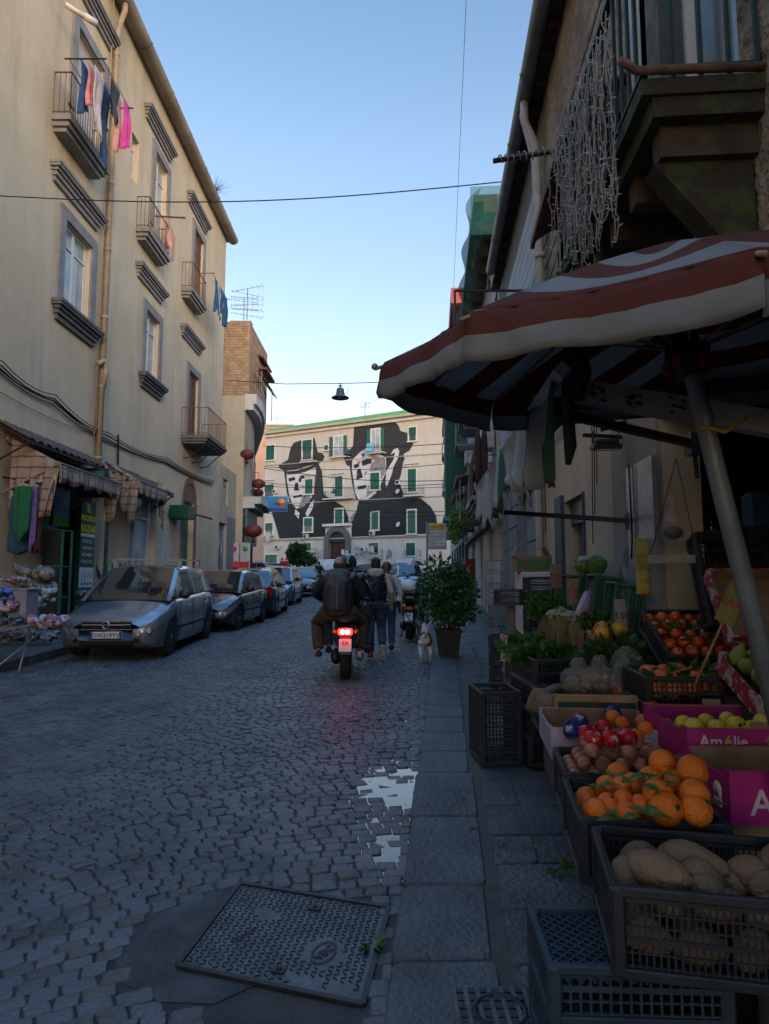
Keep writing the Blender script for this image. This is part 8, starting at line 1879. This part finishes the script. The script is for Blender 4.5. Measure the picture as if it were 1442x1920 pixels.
for z in(.55,.95,1.3,1.62,1.94):m.box((c.x,15.8,z),(.42,.42,.02))
m.build('frame',metalg,br_);m=MB()
for z in(1.0,1.35,1.67):
 for k in range(4):m.ell((c.x-.14+.09*k,15.7,z+.03),(.04,.12,.035),9,6)
m.build('loaves',mat('bread_crust',(.3,.16,.07),.8),br_);m=MB();m.box((c.x,15.58,1.4),(.4,.01,1.0));m.build('pane',plas,br_);m=MB();m.box((c.x,15.62,.62),(.4,.03,.5));m.build('lower_panel',trim,br_)
# red vending cabinet far along
m=MB();c=atY(883,1075,27);m.box((rwx(27)-.15,27,pvz(27)+.9),(.5,.6,1.7));vm_=m.build('red_cabinet',mat('cabinet_red',(.25,.012,.02),.5));tag(vm_,'dark red upright cabinet against the far right shopfront','cabinet')
# potted shrub on the kerb
ps=thing('potted_shrub','bushy evergreen shrub in a square brown pot at the kerb','plant',(1.03,10.5,pvz(10.5)));bx0=Vector((1.03,10.5,pvz(10.5)));m=MB()
def sq(w,z):return[(bx0.x+sx*w,bx0.y+sy*w,bx0.z+z)for sx,sy in((-1,-1),(1,-1),(1,1),(-1,1))]
vs=sq(.145,0)+sq(.19,.38)+sq(.205,.38)+sq(.205,.43)+sq(.18,.43)+sq(.17,.36);m.add(vs,[(3,2,1,0)]+[(q*4+i,q*4+(i+1)%4,q*4+4+(i+1)%4,q*4+4+i)for q in range(5)for i in range(4)]+[(20,21,22,23)]);m.build('pot',mat('brown_plastic_pot',(.02,.014,.014),.8,scale=6,col2=(.04,.028,.026)),ps)
m=MB();r=random.Random(31);tips=[]
for k in range(16):
 a=r.uniform(0,6.3);d=Vector((math.cos(a)*r.uniform(.1,.34),math.sin(a)*r.uniform(.1,.34),0));h=r.uniform(.65,1.14);p0=bx0+Vector((d.x*.2,d.y*.2,.36));p1=bx0+d*.6+Vector((0,0,.36+h*.5));p2=bx0+d+Vector((0,0,.3+h));m.tube([p0,p1,p2],[.014,.01,.005],n=5);tips+=[p1,p2,p1.lerp(p2,.5),p0.lerp(p1,.7)]
m.build('stems',woodd,ps)
m=MB()
for k,p in enumerate(tips):leafy(m,p,(.17,.17,.15),62,.085,200+k,up=.15)
for k in range(26):a=r.uniform(0,6.3);z=r.uniform(.55,1.3);q=.42*math.sin(.5+(z-.45)*2.2);leafy(m,bx0+Vector((math.cos(a)*q,math.sin(a)*q,z)),(.12,.12,.12),48,.085,300+k,up=.15)
m.build('foliage',lfd,ps)
m=MB()
for k in range(16):a=r.uniform(0,6.3);z=r.uniform(.75,1.42);q=.45*math.sin(.5+(z-.45)*2.1);leafy(m,bx0+Vector((math.cos(a)*q,math.sin(a)*q,z)),(.09,.09,.07),16,.075,500+k,up=.5)
m.build('young_leaves',lfm,ps)
# trailing plant on a first-floor balcony
c=atY(862,975,18);hp=thing('trailing_plant','pale green trailing plant spilling from a right-hand balcony pot','plant',c);m=MB();leafy(m,c,(.28,.3,.28),420,.12,71,up=-.2);leafy(m,c-Vector((.15,0,.35)),(.14,.2,.3),260,.1,72,up=-.6);m.build('foliage',lfl,hp);m=MB();m.lathe([(.1,-.1),(.14,.1),(.12,.1)],c+Vector((.1,0,-.1)),10);m.build('pot',redp,hp)
# bus stop flag
bs=thing('bus_stop','bus stop flag with a yellow header and pale timetable rows','bus stop',(1.33,16,pvz(16)));a,b=atY(803,1030,16),atY(837,981,16);cx=(a.x+b.x)/2;m=MB();m.box((cx,16,(a.z+b.z)/2),(b.x-a.x,.06,b.z-a.z),bev=.01);m.build('panel',mat('panel_grey',(.3,.32,.33),.6),bs)
m=MB();m.box((cx,15.965,b.z-.09),(b.x-a.x-.05,.01,.14));hh_=m.build('yellow_header',mat('header_yellow',(.55,.35,.02),.5),bs);textmesh('FERMATA',.07,blktxt,hh_,(cx,15.955,b.z-.09),(1,0,0),(0,0,1),name='header_lettering')
for k in range(5):m=MB();m.box((cx,15.965,b.z-.21-.085*k),(b.x-a.x-.06,.008,.07));m.build('timetable_row',mat('row_pale',(.42,.44,.45),.6),bs)
m=MB();m.tube([(a.x-.03,16,pvz(16)),(a.x-.03,16,b.z+.05)],.025,n=8);m.bar((a.x-.03,16,b.z-.02),(b.x,16,b.z-.02),.02);m.build('post',metalg,bs);m=MB();c=atY(826,1045,15.9);m.tube([(c.x,15.9,pvz(16)),(c.x,15.9,c.z+.15)],.035,n=8);m.build('yellow_post',mat('post_yellow',(.5,.28,.03),.6),bs)
# folded white parasol and green trees in the square
c0,c1=atY(776,1080,40),atY(776,1046,40);fp_=thing('folded_parasol','folded white parasol among the far right scooters','parasol',c0);m=MB();m.tube([c0,c0.lerp(c1,.3),c0.lerp(c1,.8),c1],[.25,.3,.14,.04],n=10);m.build('canopy',clw,fp_);m=MB();m.tube([(c0.x,40,gz(40)),c1],.03);m.build('pole',metalg,fp_)
for(px,py,Y,rad,h,lb,mt,sz)in((557,1040,60,(1.1,1.1,1.1),2.4,'small palm-like tree with spiky fronds left of the portal',lfm,.9),(577,1052,62,(1.3,1.2,.7),1.4,'low rounded bush right of the palm-like tree',lfd,.5)):
 c=atY(px,py,Y);t=thing('small_tree',lb,'tree',(c.x,Y,gz(Y)));m=MB();m.tube([(c.x,Y,gz(Y)),(c.x+.05,Y,c.z)],[.14,.08],n=7)
 for k in range(4):m.tube([(c.x,Y,c.z-.3),(c.x+.5*math.cos(k*1.7),Y+.4*math.sin(k*1.7),c.z+.3)],[.06,.03],n=5)
 m.build('trunk',woodd,t);m=MB();leafy(m,c,[q*.7 for q in rad],420,sz*.7,90+px,up=.5);m.build('crown',lfd,t)
for k,px in enumerate((529,537)):
 c=atY(px,1052,48);t=thing('street_figurine','red conical plastic bollard above the car roofs, %s one'%('left' if k==0 else 'right'),'bollard',(c.x,48,gz(48)),'red bollards');m=MB();m.lathe([(.16,gz(48)-c.z),(.16,-.1),(.1,.1),(.03,.3),(0,.3)],c,10);m.build('cone',cr_,t);m=MB();m.lathe([(.15,0),(.125,.06)],c,10);m.build('white_band',whitep,t)
 # ================================================================ left pavement stall
tb=thing('folding_table','long metal folding table with goods at the left edge','table',(-6.1,9.9,gz(10)));
def gp(px,py):return gnd(px,py)
TZ=gz(10)+.66;tx0,tx1,ty0,ty1=-6.9,-5.28,9.45,10.5
m=MB();m.box(((tx0+tx1)/2-.3,(ty0+ty1)/2,TZ),(tx1-tx0-.6,ty1-ty0,.03));m.build('table_top',trimd,tb)
m=MB();
for k in range(16):m.bar((tx1-.62+.04*k,ty0,TZ+.0),(tx1-.62+.04*k,ty1,TZ+.0),.004);
for k in range(12):y=ty0+(ty1-ty0)*k/11;m.bar((tx1-.62,y,TZ+.003),(tx1,y,TZ+.003),.004)
m.bar((tx1,ty0,TZ),(tx1,ty1,TZ),.02);m.build('wire_shelf',metalg,tb)
m=MB()
for x in(tx1-.05,tx1-1.25):
 m=MB();m.tube([(x,ty0+.05,gz(9.6)),(x,ty0+.1,gz(9.6)+.12),(x-.35,ty1-.1,TZ-.02)],.014,n=6);m.tube([(x-.42,ty0+.02,gz(9.6)+.0),(x-.02,ty1-.1,TZ-.02)],.014,n=6);m.build('crossed_legs',metalg,tb)
m=MB();m.tube([(-5.95,9.6,gz(9.6)),(-5.97,9.62,gz(9.6)+.4),(-5.9,9.65,TZ)],.02,n=7);m.build('leg',black,tb)
gb=MB();c=atY(30,1120,10.15);gb.box((c.x-.05,10.15,TZ+.28),(.62,.35,.52),bev=.01);gb.box((c.x-.05,10.15,TZ+.545),(.66,.38,.02));tag(gb.build('grey_case',trim),'plain grey-blue box standing on the folding table','box')
def bundle(label,px,py,Y,rad,mt,film=False,seed=0,cat='bundle'):
 c=atY(px,py,Y);t=thing('wrapped_bundle',label,cat,c);m=MB();r=random.Random(seed)
 for k in range(30):m.ell(c+Vector((r.uniform(-.75,.75)*rad[0],r.uniform(-.6,.6)*rad[1],r.uniform(-.7,.5)*rad[2])),(rad[0]*r.uniform(.18,.36),rad[1]*r.uniform(.2,.4),rad[2]*r.uniform(.15,.35)),12,8,(r.random(),r.random(),r.random()),wob=.06,seed=k)
 m.build('goods',mt,t)
 if 0:m=MB();m.ell(c,(rad[0]*1.06,rad[1]*1.05,rad[2]*1.05),26,18,wob=.05,seed=seed);m.build('plastic_film',plas,t)
def mix(name,a,b,s=14):return mat(name,a,.25,scale=s,lo=.47,hi=.53,bump=.4,col2=b)
bundle('big domed bale wrapped in shiny clear plastic under the hanging clothes',62,1085,12.0,(.5,.35,.36),mix('bale_grey',(.07,.065,.06),(.16,.15,.14)),True,1)
bundle('dark red folded goods on top of the grey box',28,1085,10.7,(.26,.16,.05),mix('red_goods',(.12,.02,.025),(.25,.2,.2)),False,2)
bundle('blue and white wrapped skeins heaped at the front left',14,1112,10.0,(.2,.2,.12),mix('blue_goods',(.01,.02,.13),(.05,.1,.3)),True,3)
bundle('white and crimson wrapped goods left of the grey box',12,1135,9.9,(.2,.2,.1),mix('white_red_goods',(.3,.28,.3),(.25,.02,.06)),True,4)
bundle('black and grey rolled goods on the table edge',14,1160,9.8,(.22,.2,.08),mix('black_goods',(.015,.015,.02),(.12,.12,.13)),False,5)
bundle('tall pale blue and white bags behind the wire shelf',80,1118,11.4,(.24,.18,.24),mix('pale_goods',(.2,.25,.3),(.32,.34,.36),5),True,6)
bundle('white bag of red and blue items on the wire shelf',88,1163,10.1,(.27,.3,.085),mix('mixed_goods',(.3,.31,.34),(.22,.04,.06),9),True,7)
for k,(x,lb)in enumerate(((-6.75,'left dark sack under the folding table'),(-6.35,'right pale sack under the folding table'))):
 bundle(lb,20+60*k,1190,12.0,(.3,.2,.12),mix('sack_%d'%k,(.03,.035,.045),(.1+.1*k,.1+.1*k,.12+.1*k)),False,20+k)
 # clothes rail with hanging garments
Y=12.6;r0,r1=atY(-40,885,Y),atY(78,908,Y);cr2=thing('clothes_rail','thin metal clothes rail jutting from under the awning at the left edge','clothes rack',r1);m=MB();m.tube([r0,r1],.018,n=6);m.tube([atY(26,935,Y),atY(26,905,Y),atY(78,906,Y)],.012,n=6);m.build('rail',black,cr2)
gk=mat('green_knit',(.012,.10,.045),.95,scale=20,bump=.5,bscale=60);mk=mat('maroon_knit',(.085,.008,.02),.95,scale=20,bump=.5,bscale=60);bk=mat('blue_knit',(.02,.06,.12),.95,scale=20,bump=.5,bscale=60);lk=mat('lilac_knit',(.16,.1,.24),.95,scale=20,bump=.5,bscale=60)
def garment(label,px0,px1,py0,py1,mt,Y,seed,hem=1):
 a,b=atY(px0,py0,Y),atY(px1,py0,Y);h=a.z-atY(px0,py1,Y).z;c=(a+b)/2;w=(b-a).length/2;m=MB();r=random.Random(seed);ph=r.uniform(0,6)
 def fn(u,v):
  t=2*math.pi*u;ww=w*(1 if v>.25 else.75+v)*(1-.25*v*hem);return(c.x+math.cos(t)*ww*(1+.06*math.sin(v*9+ph)),c.y+math.sin(t)*(.07+.03*math.sin(t*4+ph)),c.z-h*v*(1-.18*hem*abs(math.cos(t))))
 m.grid(fn,30,12);t_=thing('hanging_garment',label,'garment',c,'garments on the clothes rail');m.build('knit',mt,t_,thick=.006)
 m=MB();m.tube([c+Vector((-w*.75,0,-.01)),c+Vector((0,0,.06)),c+Vector((w*.75,0,-.01))],.008,n=5);m.tube([c+Vector((0,0,.06)),c+Vector((0,0,.12)),c+Vector((.02,0,.14))],.004,n=4);m.build('hanger',whitep,t_)
garment('long green knitted garment hanging at the front of the rail',26,62,912,1020,gk,12.4,1,1.2);garment('blue garment hanging behind the green one',18,60,930,1042,bk,12.65,2,.5);garment('lilac and white top on the right of the green garment',60,72,912,1040,lk,12.6,3);garment('dark maroon garment at the end of the clothes rail',66,79,915,1038,mk,12.75,4,.2)
vt=thing('display_vitrine','narrow green glass display case beside the bazaar door','display case',(-7.2,13.6,gz(13.6)+PH));c=atY(105,1060,13.9);zb=pvz(13.9);zt_=atY(105,995,13.9).z;m=MB()
for sx in(-1,1):
 for dy in(-.2,.2):m.bar((c.x+sx*.22,13.9+dy,zb),(c.x+sx*.22,13.9+dy,zt_),.04)
for q in(0,.35,.65,1):m.box((c.x,13.9,zb+(zt_-zb)*q),(.46,.44,.03))
m.build('frame',shutg,vt);m=MB();m.box((c.x,13.69,(zb+zt_)/2),(.4,.008,zt_-zb-.05));m.build('pane',glassd,vt)
# small things on the ground
m=MB();c=gnd(698,1785);leafy(m,c+Vector((0,0,.015)),(.03,.02,.012),26,.04,3,up=.3);tag(m.build('weed',lfm),'tiny green weed at the edge of the manhole cover','plant')
m=MB();c=gnd(1050,1636,PH);leafy(m,c+Vector((0,0,.012)),(.05,.02,.006),7,.1,8,up=0);tag(m.build('fallen_leaf',lfm),'green leaf scraps fallen on the pavement by the potato crate','leaves')
lm2=mat('brown_dead_leaf',(.14,.055,.03),.9)
for k,(px,py,dz)in enumerate(((745,1620,-.01),(765,1540,-.008),(850,1530,PH),(885,1555,PH),(900,1440,PH),(655,1680,0),(500,1560,0),(395,1600,0),(870,1500,PH),(1000,1590,PH))):
 p=gnd(px,py,dz)+Vector((0,0,.006));a=k*1.3;d=Vector((math.cos(a),math.sin(a),.08))*.03;s=Vector((-math.sin(a),math.cos(a),0))*.009;m=MB();m.add([p-d,p+s+Vector((0,0,.004)),p+d,p-s],[(0,1,2,3)]);o=m.build('dead_leaf',lm2,thick=.0015);tag(o,'small brown dead leaf lying on the paving','leaf','dead leaves on the paving')
